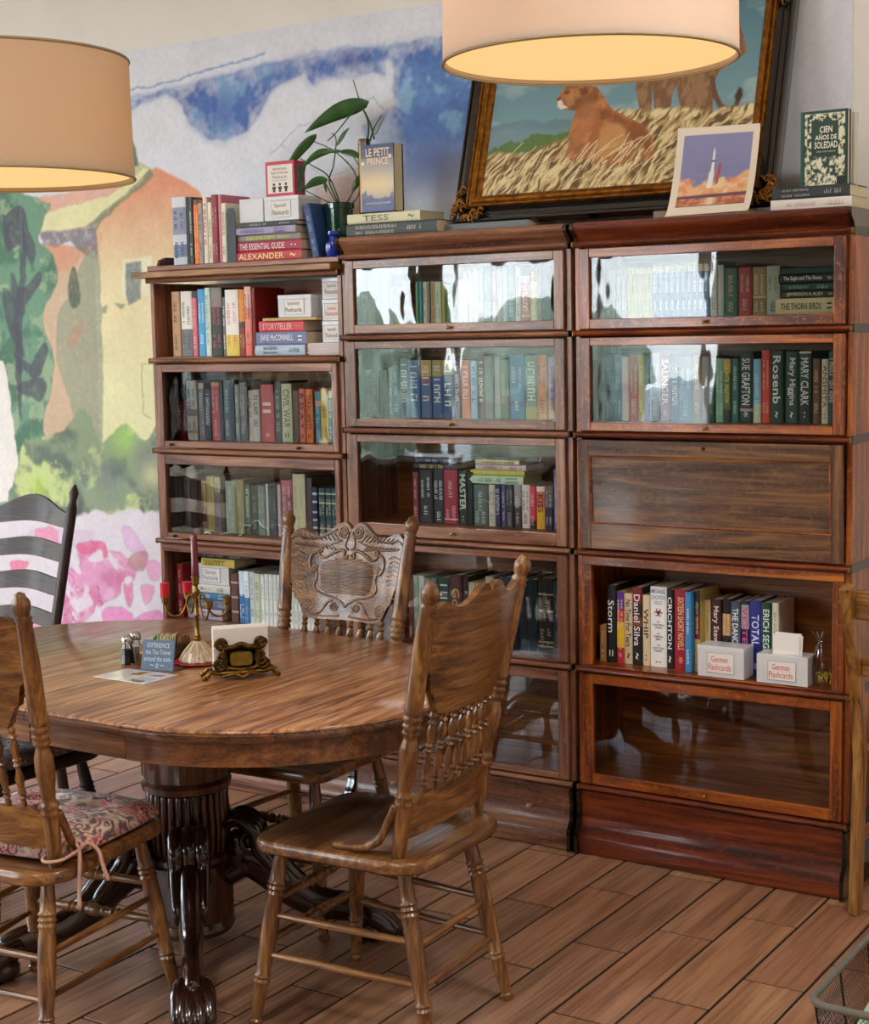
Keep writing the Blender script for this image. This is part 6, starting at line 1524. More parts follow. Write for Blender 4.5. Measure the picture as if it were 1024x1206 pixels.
# ================================================================ UPRIGHT COVER-OUT BOOKS
def cover_book(x0, x1, y0, th, z0, h, spine, back, art, rz, label):
    root = empty('book', ((x0+x1)/2, y0, z0), rz, label, 'book'); w = x1-x0; t = .003
    q = boxq(-w/2, w/2, 0, t, 0, h, hx(back)) + boxq(-w/2, w/2, th-t, th, 0, h, hx(back)) + boxq(-w/2, -w/2+t, t, th-t, 0, h, hx(spine)) + boxq(-w/2, -w/2+.006, -.0002, .001, 0, h, hx(spine))
    o = bpy.data.objects.new('cover', colmesh('cover', q)); link(o, root)
    bm = BM(); box(bm, -w/2+t, w/2-.003, t, th-t, .003, h-.003); obj('pages', bm, PAGES, root)
    me = grid_mesh('cover_art', 70, 100, lambda U, V: (-w/2+.006+(w-.007)*U, 0*U-.0005, h*(.002+.996*V)), art); obj('cover_art', me, vcol('cover_print', .45), root)
    return root
def lpp(U, V):
    P = Paint(U, V*1.6, '3C5088'); Y = V*1.6
    P.mix(np.clip(1.25-V*1.25, 0, 1)*np.clip(V*2.5, 0, 1), 'F0E4C0'); P.mix(np.exp(-((U-.5)**2/.3+(V-.42)**2/.03))*.5, 'F8D890'); P.mix((V < .2)*.8, '5C6CA0'); P.mix((V > .8)*.6, '2C3A6C')
    P.warp(.05, 6, 3); P.poly([(0,.15),(0,.42),(.12,.52),(.2,.38),(.3,.42),(.4,.30),(.6,.28),(.7,.36),(.85,.34),(.95,.48),(1,.4),(1,.12)], '5A6490', .9, .02, .3, 20); P.wx = P.wy = 0
    for x, y, r in ((.9,1.30,.05),(.06,1.16,.05),(.08,1.46,.012),(.2,1.38,.01),(.8,1.45,.012),(.6,1.1,.01)): P.mix(np.clip((r-np.hypot(U-x, Y-y))/.012, 0, 1), 'F4F0DC')
    return np.clip(P.C, 0, 1)
lb = cover_book(-.819, -.682, .05, .056, 2.0352, .218, 'D8A83C', '1C2238', lpp, 0, 'dark blue book titled Le Petit Prince standing cover-out on the middle bookcase')
text_obj('cover_title', 'LE PETIT', .095, .026, inkmat('F4D8B4'), lb, Mfront(.006, -.0012, .192), bold=.02)
text_obj('cover_title', 'PRINCE', .085, .024, inkmat('F4D8B4'), lb, Mfront(.006, -.0012, .163), bold=.02)
text_obj('author_name', 'ANTOINE DE SAINT-EXUPÉRY', .10, .008, inkmat('E8E8F0'), lb, Mfront(.006, -.0012, .028), bold=.01)
def cien(U, V):
    P = Paint(U, V*1.5, '143C30'); Y = V*1.5; edge = np.minimum(np.minimum(U, 1-U), np.minimum(Y, 1.5-Y))
    n = fbm(U, Y, 16, 3, 3); m = np.clip((n-.5)*14+.4, 0, 1)*((edge < .2)*(edge > .05)); P.mix(m, 'E4E4C4')
    low = (Y < .62)*(edge > .05); P.mix(np.clip((fbm(U*1.3, Y, 12, 9, 3)-.47)*14, 0, 1)*low, 'E8E6CC'); P.mix(np.clip((.42-fbm(U, Y, 20, 19))*12, 0, .8)*low, '143C30')
    P.line([(.1,.06),(.9,.06),(.9,1.44),(.1,1.44),(.1,.06)], .006, 'C8CCA8', .5)
    P.poly([(.24,.72),(.30,.60),(.7,.58),(.78,.74),(.80,1.12),(.66,1.24),(.36,1.24),(.24,1.1)], '143C30', 1, .03); return np.clip(P.C, 0, 1)
cb = cover_book(.690, .824, .062, .028, 2.0125, .212, '1E5C4C', '12322A', cien, 0, 'dark green ornamented book titled Cien Años de Soledad on the right bookcase')
for s, w, h, z in (('CIEN', .036, .018, .160), ('AÑOS DE', .062, .017, .140), ('SOLEDAD', .066, .019, .118)): text_obj('cover_title', s, w, h, inkmat('EEF0DC'), cb, Mfront(.006, -.0012, z), bold=.02)
text_obj('author_name', 'GABRIEL GARCÍA MÁRQUEZ', .055, .006, inkmat('D8DCC0'), cb, Mfront(.006, -.0012, .100))
b = make_book(.012, .205, .02, 'D8D4C4', None, None, 905); b.matrix_world = Matrix.Translation((.829, .10, 2.0125)); 
tag(b, 'thin pale book standing just behind the green ornamented book', 'book')
bm = BM(); box(bm, -.011, .011, -.001, .0, 0, .03, 0); box(bm, -.011, .011, -.001, .03, -.0004, .0006); o = obj('bookend', bm, IRON); o.location = (.806, .0605, 2.0127); tag(o, 'small black clip holding the green ornamented book upright', 'bookend')

# ================================================================ CARD BOXES
PLAST = plain('frosted_plastic', 'DCDCE0', .25, coat=.4, noise=.04, nscale=20)
PLASTL = plain('frosted_plastic_lid', 'E6E6EA', .2, coat=.5)
def card_box(x0, x1, y0, d, z0, h, lines, ink, label, frame_ink='8890A0', lid=True, rz=0):
    w = x1-x0; root = empty('card_box', ((x0+x1)/2, y0, z0), rz, label, 'box', 'flashcard boxes')
    bm = BM(); lh = .014 if lid else 0; box(bm, -w/2+.001, w/2-.001, .001, d-.001, 0, h-lh, .0015); obj('box_body', bm, PLAST, root)
    if lid: bm = BM(); box(bm, -w/2, w/2, 0, d, h-lh, h, .0015); obj('lid', bm, PLASTL, root)
    if lines:
        lw, lhh = min(w*.70, .085), min(h*.66, .060); cz = h*.47
        bm = BM(); box(bm, -lw/2, lw/2, -.0006, .0005, cz-lhh/2, cz+lhh/2); lab = obj('paper_label', bm, WHITE, root)
        bm = BM()
        for a, b, c, e in ((-lw/2, lw/2, cz-lhh/2, cz-lhh/2+.0008), (-lw/2, lw/2, cz+lhh/2-.0008, cz+lhh/2), (-lw/2, -lw/2+.0008, cz-lhh/2, cz+lhh/2), (lw/2-.0008, lw/2, cz-lhh/2, cz+lhh/2)): box(bm, a, b, -.0011, -.0005, c, e)
        obj('label_border', bm, inkmat(frame_ink), lab)
        for i, s in enumerate(lines): text_obj('handwriting', s, lw*(.62 if i == 0 else .84), lhh*.3, inkmat(ink), lab, Mfront(-lw*.03, -.0012, cz+lhh*(.2 if i == 0 else -.2)))
    return root
GR, SP = ['German', 'Flashcards'], ['Spanish', 'Flashcards']
def qx(l, i): return l[i][0]
B_ = [(-1.346,2.032),(-1.235,2.026),(-1.082,2.018),(-1.078,2.112)]
zt_ = 1.8945+sum(z1-z0+.0003 for _,_,z0,z1,*_r in STACKS['At'][2])
card_box(B_[0][0], B_[1][0]-.002, .055, .12, zt_, .082, None, '30405E', 'unlabelled frosted card box on top of the left bookcase stack', lid=False)
card_box(B_[1][0]+.001, B_[2][0], .055, .13, zt_, .083, SP, '30405E', 'Spanish flashcard box under the red card box, top of left bookcase')
rb = [(-1.228,2.122),(-1.102,2.114),(-1.097,2.239)]
root = empty('flashcard_carton', ((rb[0][0]+rb[1][0])/2, .062, zt_+.0835), 0, 'red flashcard carton with white front, topmost on the left bookcase', 'box')
w_ = rb[1][0]-rb[0][0]; bm = BM(); box(bm, -w_/2, w_/2, 0, .06, 0, .118, .001); obj('carton', bm, plain('red_carton', 'C02840', .45), root)
bm = BM(); box(bm, -w_/2+.010, w_/2-.008, -.0006, 0, .010, .106); fp = obj('front_panel', bm, WHITE, root)
for s, w, h, z in (('American', .06, .010, .093), ('Sign Language', .075, .010, .079), ('Flashcards', .062, .010, .065), ('Basic words for families', .06, .005, .054)): text_obj('panel_text', s, w, h, inkmat('7A4038'), fp, Mfront(0, -.0012, z))
bm = BM()
for k in (-1, 0, 1):
    for a, b, c, e in ((k*.026-.005, k*.026+.005, .014, .026), (k*.026-.008, k*.026+.008, .024, .033)): box(bm, a, b, -.0012, -.0004, c, e, .0003)
    lathe(bm, (k*.026, -.0013, .040), (k*.026, -.0003, .040), [(0, .005), (1, .005)], 10)
obj('panel_figures', bm, inkmat('4A3A38'), fp)
bm = BM(); box(bm, w_/2, w_/2+.0006, .008, .052, .010, .106); obj('side_panel', bm, plain('carton_side', '6A6468', .5, noise=.3, nscale=60), root)
B_ = [(-1.183,1.701),(-1.037,1.697),(-1.024,1.734),(-0.904,1.731)]
za = 1.567+sum(z1-z0+.0003 for _,_,z0,z1,*_r in STACKS['A2'][2])
card_box(B_[0][0], B_[1][0], .05, .11, za, .077, SP, '3C4450', 'Spanish flashcard box on the stack in the open upper shelf')
xr0 = B_[2][0]+.022
for k, (l, ink) in enumerate(((SP, '3C4450'), (GR, 'D05868'), (SP, '3C4450'))):
    card_box(xr0-.0*k, -.915, .062+.002*k, .13, 1.6085+.0735*k if k else 1.6085, .0725, l, ink, ['lowest frosted flashcard box of three at the right of the open upper shelf', 'red-lettered German flashcard box, middle of three in the open upper shelf', 'topmost Spanish flashcard box of three at the right of the open upper shelf'][k])
cs = [(-1.057,1.57),(-0.918,1.569)]
root = empty('card_stack', ((cs[0][0]+cs[1][0])/2, .047, 1.5672), 0, 'stack of pinkish-white cards under the flashcard boxes, open upper shelf', 'cards')
rnd = random.Random(2)
for k in range(8):
    bm = BM(); w = (cs[1][0]-cs[0][0])/2; dx = rnd.uniform(-.003, .003); box(bm, -w+dx, w+dx-.002, rnd.uniform(0,.003), .14, k*.0051, k*.0051+.0048, .001); obj('card_pack', bm, plain('pink_card', 'E4D4D4', .7), root)
bx = [(-1.625,0.69),(-1.457,0.702)]
card_box(bx[0][0], bx[1][0], .062, .11, .6005+sum(z1-z0+.0003 for _,_,z0,z1,*_r in STACKS['A5'][2]), .078, GR, '70788C', 'German flashcard box behind the tall candle, lowest shelf of left bookcase')
g1 = [(0.399,0.59),(0.547,0.598),(0.399,0.693)]; g2 = [(0.585,0.597),(0.741,0.606),(0.584,0.68)]
card_box(g1[0][0], g1[1][0], .010, .078, .6022, .094, GR, 'E0485C', 'closed German flashcard box in front of the paperbacks, right bookcase')
ob = card_box(g2[0][0], g2[1][0], .008, .078, .6022, .086, GR, 'D02848', 'open German flashcard box with cards sticking up, right bookcase', '404858', lid=False)
root = empty('index_cards', ((g2[0][0]+g2[1][0])/2+.005, .03, .6022+.0865), 0, 'white index cards standing in the open German flashcard box', 'cards')
for k, (dx, rt) in enumerate(((0, -.02), (.006, .05), (.002, .01))):
    bm = BM(); box(bm, -.040+dx, .040+dx, k*.004, k*.004+.0012, 0, .056+.003*k, .0004, Matrix.Rotation(rt, 4, 'Y')); obj('card', bm, WHITE, root)
# leaning blue book, blue vase
be = [(-1.397,1.902),(-1.343,1.899),(-1.389,2.075)]
bkd = empty('bookend', ((be[0][0]+be[1][0])/2-.004, .0430, 1.8950), 0, 'black metal bookend between the upright books and the flat stack, left bookcase', 'bookend')
bm = BM(); O = [(-.0195, 0), (.0195, 0), (.0195, .17), (.012, .188), (-.012, .188), (-.0195, .17)]; prism(bm, O, 0, .0016, 'y'); obj('upright_plate', bm, IRON, bkd)
b = make_book(.028, .185, .13, '2C4A80,.9,24406E', None, '8CA8D8', 950)
p_ = [(-1.022,1.898)][0]; b.matrix_world = Matrix.Translation((p_[0]+.004, .06, 1.8950+.0028)) @ Matrix.Rotation(math.radians(-11.5), 4, 'Y'); tag(b, 'navy blue book leaning left beside the flashcard boxes, top of left bookcase', 'book')
bm = BM(); lathe(bm, (0,0,0), (0,0,.088), [(0,.020),(.08,.024),(.3,.030),(.55,.027),(.68,.014),(.78,.013),(.88,.019),(1,.017)], 20)
p_ = [(-0.954,1.895)][0]; o = obj('vase', bm, plain('cobalt_glaze', '1434A0', .08, coat=1, noise=.4, nscale=30), smooth=True); o.location = (p_[0], .075, 1.895); tag(o, 'small cobalt blue vase in front of the green plant pot', 'vase')

# ================================================================ PLANT
POTX, POTY = ([(-0.984,2.017)])[0][0], .155
plant = empty('potted_plant', (POTX, POTY, 1.895), 0, 'broad-leaved trailing plant in a dark green pot between the bookcases', 'plant')
bm = BM(); lathe(bm, (0,0,0), (0,0,.185), [(0,.036),(.05,.040),(.9,.048),(.91,.052),(1,.052)], 28); obj('pot', bm, plain('green_glaze', '17392A', .12, coat=.9), plant, smooth=True)
bm = BM(); lathe(bm, (0,0,.184), (0,0,.188), [(0,.046),(1,.044)], 20); obj('soil', bm, plain('soil', '2A1C14', .95, bump=.5), plant)
LEAFM = plain('glossy_leaf', '2E5A28', .28, coat=.4, noise=.35, nscale=18); STEM = plain('plant_stem', '3A5428', .5)
def WP(pts, ys): return [Vector((x-POTX, y-POTY, z-1.895)) for (x, z), y in zip(pts, ys)]
for pts, ys in (([(-0.968,2.059),(-1.019,2.154),(-0.992,2.21),(-0.971,2.293),(-0.981,2.314)], [.15,.15,.14,.13,.12]), ([(-0.968,2.059),(-1.004,2.168),(-1.061,2.212),(-1.104,2.238)], [.15,.13,.11,.10]), ([(-0.965,2.059),(-0.897,2.16),(-0.966,2.25),(-1.065,2.298)], [.15,.14,.12,.10]),
                ([(-0.968,2.059),(-0.997,2.078),(-1.05,2.107),(-1.108,2.137)], [.15,.14,.12,.11]), ([(-0.961,2.059),(-0.913,2.104),(-0.9,2.189),(-0.944,2.26)], [.15,.17,.17,.16]), ([(-0.965,2.059),(-0.992,2.104),(-1.019,2.157),(-1.048,2.171)], [.15,.13,.12,.12])):
    bm = BM(); P = smoothline(WP(pts, ys), 5); tube(bm, P, [.0028*(1-.4*k/len(P)) for k in range(len(P))], 6); obj('stem', bm, STEM, plant, smooth='all')
def leaf(base, tip, w, ys=(.13, .10), droop=.02, parent=None, twist=0.25, off=(0,0,0)):
    b, t = [Vector((p[0], y, p[1])) for p, y in zip((base, tip), ys)]; d = t-b; L = d.length; dn = d.normalized(); s = dn.cross(Vector((0,-1,0))).normalized(); nrm = Vector((0,-1,0))
    s = (s*math.cos(twist)+nrm*math.sin(twist)).normalized(); bm = BM(); rows = []; N = 12
    for i in range(N+1):
        t_ = i/N; c = b+d*t_+Vector((0,0,droop*math.sin(PI*t_))); ww = w*(math.sin(PI*min(1, t_**.72)))**.85*(1-.15*t_)+.0004
        rows.append([bm.verts.new(c+s*ww*k+nrm*(-.18*abs(k)*ww)) for k in (-1, -.5, 0, .5, 1)])
    for A, B in zip(rows, rows[1:]):
        for k in range(4): bm.faces.new((A[k], A[k+1], B[k+1], B[k]))
    bmesh.ops.translate(bm, verts=bm.verts, vec=Vector(off)); o = obj('leaf', bm, LEAFM, parent, smooth='all'); md = o.modifiers.new('t', 'SOLIDIFY'); md.thickness = .0008; return o
OFFP = (-POTX, -POTY, -1.895)
for (a, c), w, ys, dr, tw in (([(-1.038,2.316),(-1.161,2.182)], .017, (.11,.07), .012, .5), ([(-0.983,2.258),(-1.086,2.2)], .014, (.12,.08), .016, .3), ([(-1.004,2.163),(-1.093,2.128)], .016, (.12,.09), .010, .3), ([(-0.951,2.252),(-0.853,2.214)], .013, (.12,.14), .008, .5),
                       ([(-0.964,2.27),(-0.906,2.327)], .010, (.12,.12), .006, .2), ([(-0.936,2.251),(-1.023,2.247)], .006, (.12,.1), .004, .2), ([(-1.082,2.228),(-1.107,2.138)], .007, (.1,.09), .0, .5), ([(-0.9,2.175),(-0.927,2.111)], .012, (.17,.15), .0, .6), ([(-1.019,2.154),(-1.003,2.116)], .006, (.12,.11), 0, .3)):
    leaf(a, c, w, ys, dr, plant, tw, OFFP)
VX = ([(-0.929,2.067)])[0][0]
vp = empty('tall_vase', (VX, .235, 1.9555), 0, 'brown cylinder vase with a large green leaf behind the Le Petit Prince book', 'vase')
bm = BM(); lathe(bm, (0,0,0), (0,0,.345), [(0,.022),(.05,.024),(.95,.022),(1,.020)], 20); obj('cylinder', bm, OK('tbase', 'z'), vp, smooth=True)
V3 = (-VX, -.235, -1.9555)
for pts, ys in (([(-0.915,2.293),(-0.906,2.352),(-0.929,2.42),(-0.951,2.499)], [.235,.23,.22,.21]), ([(-0.904,2.292),(-0.881,2.336),(-0.841,2.372)], [.235,.23,.22]), ([(-0.886,2.296),(-0.898,2.363),(-0.919,2.399),(-0.993,2.32),(-1.015,2.293)], [.235,.22,.19,.16,.14])):
    bm = BM(); P = smoothline([Vector((x-VX, y-.235, z-1.9555)) for (x, z), y in zip(pts, ys)], 5); tube(bm, P, [.0035*(1-.6*k/len(P)) for k in range(len(P))], 6); obj('stem', bm, STEM, vp, smooth='all')
leaf(*[(-0.893,2.422),(-1.121,2.33)], .031, (.22,.15), .018, vp, .25, V3); leaf(*[(-0.886,2.307),(-0.827,2.375)], .007, (.23,.22), 0, vp, .2, V3)

# ================================================================ CELLOPHANE BAG
bg_ = [(0.77,0.603),(0.744,0.715),(0.802,0.591)]
bag = empty('gift_bag', (bg_[0][0]+.006, .06, .6025), 0, 'clear cellophane bag with yellow paper grass at the right of the open shelf', 'bag')
bm = BM(); rnd = random.Random(8)
for k in range(60):
    a = rnd.uniform(0, 6.28); r = rnd.uniform(0, .022); p = Vector((r*math.cos(a), r*math.sin(a), rnd.uniform(.004, .035))); d = Vector((rnd.uniform(-1,1), rnd.uniform(-1,1), rnd.uniform(-.3,.6))).normalized()*.014
    tube(bm, [p, p+d*.6+Vector((0,0,.004)), p+d], .0012, 4, flat=.3)
g = obj('paper_grass', bm, plain('yellow_shred', 'E8D020', .5), bag); g['kind'] = 'stuff'
bm = BM(); n = 22; rings = []
for z, r in ((.0,.024),(.012,.031),(.04,.032),(.08,.026),(.11,.016),(.125,.006),(.135,.010),(.16,.026)):
    rings.append([bm.verts.new(((r*(1+.16*math.sin(k*2.9+z*60)))*math.cos(2*PI*k/n)-z*.12, (r*(1+.16*math.sin(k*2.9+z*60)))*math.sin(2*PI*k/n), z)) for k in range(n)])
for A, B in zip(rings, rings[1:]):
    for k in range(n): bm.faces.new((A[k], A[(k+1)%n], B[(k+1)%n], B[k]))
obj('cellophane', bm, glass_mat('cellophane', (.93,.93,.93), 1.35, wave=.004, wscale=40), bag)

# ================================================================ ON THE TABLE
TZ = .7602
def pt(p): return (p[0], p[1], TZ)
SR, FW = Vector((.846, .533, 0)), Vector((-.533, .846, 0))
# plate and candelabra
cc = Vector((-.562, -1.118, TZ))
bm = BM(); n = 48; 
rings = [[bm.verts.new((r*(1+(.03*math.cos(12*2*PI*k/n) if r > .05 else 0))*math.cos(2*PI*k/n), r*(1+(.03*math.cos(12*2*PI*k/n) if r > .05 else 0))*math.sin(2*PI*k/n), z)) for k in range(n)] for r, z in ((.045,0),(.066,.004),(.070,.0062),(.064,.0066),(.046,.003),(.01,.003))]
for A, B in zip(rings, rings[1:]):
    for k in range(n): bm.faces.new((A[k], A[(k+1)%n], B[(k+1)%n], B[k]))
bm.faces.new(rings[0][::-1]); bm.faces.new(rings[-1])
o = obj('coaster', bm, plain('red_glazed_dish', 'B4283C', .3, noise=.3, nscale=50), smooth=True); o.location = cc; tag(o, 'scalloped red dish under the candelabra base', 'dish')
can = empty('candelabra', cc+Vector((0,0,.0035)), 0, 'brass five-cup candelabra with wax-covered base in the middle of the table', 'candelabra')
bm = BM(); n = 60; rings = []
for z, r in ((0,.044),(.006,.048),(.015,.044),(.028,.034),(.040,.024),(.050,.015),(.056,.010)):
    rings.append([bm.verts.new(((r+.0035*math.cos(10*2*PI*k/n)*(1 if z < .05 else 0))*math.cos(2*PI*k/n), (r+.0035*math.cos(10*2*PI*k/n)*(1 if z < .05 else 0))*math.sin(2*PI*k/n), z)) for k in range(n)])
for A, B in zip(rings, rings[1:]):
    for k in range(n): bm.faces.new((A[k], A[(k+1)%n], B[(k+1)%n], B[k]))
bm.faces.new(rings[0][::-1]); bm.faces.new(rings[-1]); o = obj('fluted_base', bm, plain('waxy_white', 'D8CDB8', .3, coat=.5, noise=.3, nscale=60), can, smooth=True)
bm = BM(); rnd = random.Random(5)
for k in range(14):
    a = rnd.uniform(0, 6.28); p = [Vector((r*math.cos(a), r*math.sin(a), z)) for r, z in ((.014,.054),(.026,.043),(.037,.030),(.046,.016),(.050,.006))][:rnd.randint(3,5)]
    tube(bm, smoothline(p, 3), .0022, 5)
obj('wax_drips', bm, plain('old_wax', 'E0C8A0', .4), o, smooth='all')
bm = BM(); lathe(bm, (0,0,.052), (0,0,.212), [(0,.010),(.03,.007),(.07,.010),(.10,.006),(.13,.0085),(.16,.0055),(.45,.0055),(.47,.008),(.49,.0055),(.80,.006),(.84,.011),(.88,.011),(.92,.006),(1,.0055)], 14); obj('stem', bm, BRASS, can, smooth=True)
CUP = [(0,.004),(.08,.006),(.2,.0075),(.25,.0095),(.7,.0105),(.9,.0105),(.92,.0135),(1,.0135)]
def cup(p, h=.024, parent=can):
    bm = BM(); lathe(bm, p, p+Vector((0,0,h)), CUP, 16); obj('candle_cup', bm, BRASS, parent, smooth=True)
cup(Vector((0,0,.205)), .028)
arms = [(-.086, .012), (.083, -.004), (-.036, .075), (.046, -.078)]
cups = []
for rx, fy in arms:
    d = SR*rx+FW*fy; R_ = d.length; dn = d.normalized()
    P = smoothline([dn*r+Vector((0,0,z)) for r, z in ((.004,.165),(.014,.182),(.024,.176),(.030,.150),(.045,.128),(.066,.124),(.080,.136),(R_,.158))], 5)
    bm = BM(); tube(bm, P, .0030, 7); obj('arm', bm, BRASS, can, smooth='all'); q = d+Vector((0,0,.155)); cup(q, .022); cups.append(q)
WAXD, WAXR = plain('dark_red_wax', '6A0C1C', .3, coat=.5), plain('bright_red_wax', 'C41430', .35, coat=.4)
def candle(p, r0, r1, h, mat, label):
    bm = BM(); lathe(bm, (0,0,0), (0,0,h), [(0,r0),(.02,r0),(.97,r1),(1,r1*.7)], 18); root = empty('candle', cc+Vector((0,0,.0035))+p, 0, label, 'candle', 'red candles in the candelabra')
    obj('wax', bm, mat, root, smooth=True); bm = BM(); lathe(bm, (0,0,h), (.001,0,h+.008), [(0,.0008),(1,.0006)], 5); obj('wick', bm, INK, root)
candle(Vector((0,0,.232)), .0105, .0088, .113, WAXD, 'tall dark red taper candle in the centre of the candelabra')
candle(cups[0]+Vector((0,0,.0205)), .0125, .0125, .040, WAXR, 'short bright red candle in the leftmost candelabra cup')
candle(cups[2]+Vector((0,0,.0205)), .0125, .0140, .032, WAXR, 'short red candle with melted rim in the rear candelabra cup')
# shakers
def shaker(x, y, fill, lab):
    root = empty('shaker', (x, y, TZ), .3, lab, 'shaker', 'glass shakers on the table'); bm = BM()
    n = 6; prof = [(0,.0175),(.003,.020),(.045,.0165),(.056,.013),(.062,.0135)]
    lathe(bm, (0,0,0), (0,0,.062), [(z/.062, r) for z, r in prof], 8); obj('glass_body', bm, CLEAR, root)
    bm = BM(); lathe(bm, (0,0,.003), (0,0,.040), [(0,.0165),(1,.0145)], 8); obj('contents', bm, fill, root)
    bm = BM(); lathe(bm, (0,0,.058), (0,0,.080), [(0,.0155),(.1,.0165),(.6,.016),(.85,.013),(1,.006)], 16); obj('metal_cap', bm, STEEL, root, smooth=True)
shaker(-.722, -1.222, plain('pepper', '2C2824', .9, noise=.5, nscale=300), 'glass pepper shaker with metal cap, front one of the pair')
shaker(-.739, -1.173, plain('salt', 'E8E8E8', .9), 'glass salt shaker with metal cap behind the pepper shaker')
bm = BM(); lathe(bm, (0,0,0), (0,0,.052), [(0,.013),(.05,.014),(.6,.0125),(.72,.008),(.78,.006),(.82,.009),(.9,.006),(1,.003)], 6); o = obj('mini_bottle', bm, BRASS, smooth=True); o.location = (-.678, -1.214, TZ); tag(o, 'tiny hexagonal brass bottle between the shakers and the slate sign', 'bottle')
# sugar packet caddy
cad = empty('packet_caddy', (-.672, -1.100, TZ), math.atan2(SR.y, SR.x), 'clear caddy full of green, white and brown sugar packets', 'caddy')
bm = BM(); 
for a, b, c, e in ((-.052,-.050,-.026,.026), (.050,.052,-.026,.026), (-.050,.050,-.026,-.024), (-.050,.050,.024,.026)): box(bm, a, b, c, e, .002, .046)
box(bm, -.052, .052, -.026, .026, 0, .003); obj('caddy_body', bm, CLEAR, cad)
rnd = random.Random(11)
for k in range(30):
    x = -.046+k*.0031; c = ['4E9A50', 'E4E0C0', 'E0DCC8', 'B48C58', '8A5A34'][min(4, int(k/6.4))]
    if k > 3 and k < 13: c = rnd.choice(['E4E0C0', 'D8E0B8', 'F0ECD8'])
    bm = BM(); box(bm, -.0009, .0009, -.021, .021, 0, .056+rnd.uniform(-.004,.008), .0003); o = obj('sugar_packet', bm, plain('packet_'+c, c, .7, noise=.15, nscale=80), cad); o.location = (x, rnd.uniform(-.002,.002), .0035); o.rotation_euler = (rnd.uniform(-.04,.04), rnd.uniform(-.05,.05), 0)
# slate sign
sg = empty('slate_sign', (-.590, -1.252, TZ), math.radians(14), 'small blue-grey slate sign with white handwriting leaning on the caddy', 'sign'); sg.rotation_euler = (math.radians(-14), 0, math.radians(14))
bm = BM(); box(bm, -.048, .048, 0, .004, .001, .082, .001); sl = obj('slate', bm, plain('painted_slate', '5A7088', .7, noise=.1, nscale=40), sg)
for i, s in enumerate(('EXPERIENCE', 'the Tea Travel', 'around the table', '~ o ~')): text_obj('chalk_writing', s, [.066,.074,.080,.04][i], .0125, inkmat('C8D4DC'), sl, Mfront(0, -.0008, .068-.018*i))
# glossy card
def card_col(U, V):
    P = Paint(U, V, 'E8E6E8'); P.warp(.04, 6, 2); P.poly([(.35,.55),(.62,.6),(.66,.85),(.40,.9)], '8C3C40', .9, .02); P.poly([(.50,.3),(.6,.3),(.66,.9),(.52,.9)], 'E8D898', .9, .02); P.poly([(.68,.62),(.9,.66),(.88,.85),(.7,.8)], '7A4048', .8, .02)
    P.poly([(.60,.12),(.98,.2),(.98,.5),(.62,.5)], 'B8BCDC', .9, .02); P.poly([(.62,.08),(.9,.05),(.9,.22),(.64,.24)], '3C4438', .8, .02, .5, 12); P.poly([(.05,.1),(.3,.1),(.3,.4),(.05,.4)], 'D4D0E0', .8, .03); return np.clip(P.C, 0, 1)
K4 = [(-.693,-1.383),(-.508,-1.386),(-.506,-1.262),(-.684,-1.262)]
def kpos(U, V):
    f = [(1-U)*(1-V), U*(1-V), U*V, (1-U)*V]; return sum(a*k[0] for a, k in zip(f, K4)), sum(a*k[1] for a, k in zip(f, K4)), TZ+.0006+0*U
o = obj('photo_card', grid_mesh('photo_card', 50, 34, kpos, card_col), vcol('glossy_print', .12, coat=.6)); tag(o, 'glossy printed card lying flat in front of the slate sign', 'card'); md = o.modifiers.new('t', 'SOLIDIFY'); md.thickness = .0006; md.offset = -1
# napkin holder
nh = empty('napkin_holder', (-.345, -1.200, TZ), math.radians(47), 'ornate dark bronze napkin holder with scrolled front plate', 'napkin holder')
bm = BM(); pr = [(-.075,-.020),(-.055,-.028),(-.03,-.030),(0,-.036),(.03,-.030),(.055,-.028),(.075,-.020),(.07,.03),(-.07,.03)]
prism(bm, pr, .012, .022, 'z'); bmesh.ops.bevel(bm, geom=list(bm.edges), offset=.003, segments=2, affect='EDGES'); 
for s in (-1, 1):
    for y in (-.018, .03):
        tube(bm, smoothline([(s*.06, y, .018), (s*.078, y*1.1, .020), (s*.088, y*1.2, .010), (s*.096, y*1.25, .004), (s*.092, y*1.25, .012)], 4), [.006]*17, 6)
tube(bm, smoothline([(-.05,-.034,.010),(-.02,-.040,.016),(0,-.043,.008),(.02,-.040,.016),(.05,-.034,.010)], 5), .005, 6)
obj('scrolled_base', bm, plain('gilt_bronze', '7A5A2A', .38, metal=1, noise=.5, nscale=70), nh, smooth='all')
bm = BM()
fr = smoothline([(-.040,-.022,.030),(-.046,-.022,.050),(-.040,-.022,.078),(-.02,-.022,.082),(0,-.022,.089),(.02,-.022,.082),(.040,-.022,.078),(.046,-.022,.050),(.040,-.022,.030),(.015,-.022,.024),(-.015,-.022,.024),(-.040,-.022,.030)], 5)
tube(bm, fr, .0075, 8)
for s in (-1, 1):
    for x, z, r in ((.050,.092,.012),(.055,.038,.013)):
        tube(bm, [(s*x+r*math.cos(a), -.023, z+r*math.sin(a)) for a in np.linspace(0, 2*PI, 15)], .0058, 6)
        tube(bm, smoothline([(s*.036,-.022,z-.014 if z > .06 else z+.012),(s*(x-.006),-.024,z-.004),(s*(x+.012),-.024,z+.008),(s*(x+.016),-.022,z-.004)], 4), .0045, 6)
    tube(bm, smoothline([(s*.048,-.023,.050),(s*.058,-.024,.060),(s*.050,-.024,.070),(s*.044,-.023,.064)], 4), .005, 6)
for k in range(22):
    a = 2*PI*k/22; p = fr[int(k*len(fr)/22)]; bmesh.ops.create_icosphere(bm, subdivisions=1, radius=.0048, matrix=Matrix.Translation((p.x*1.08, -.029, p.z)))
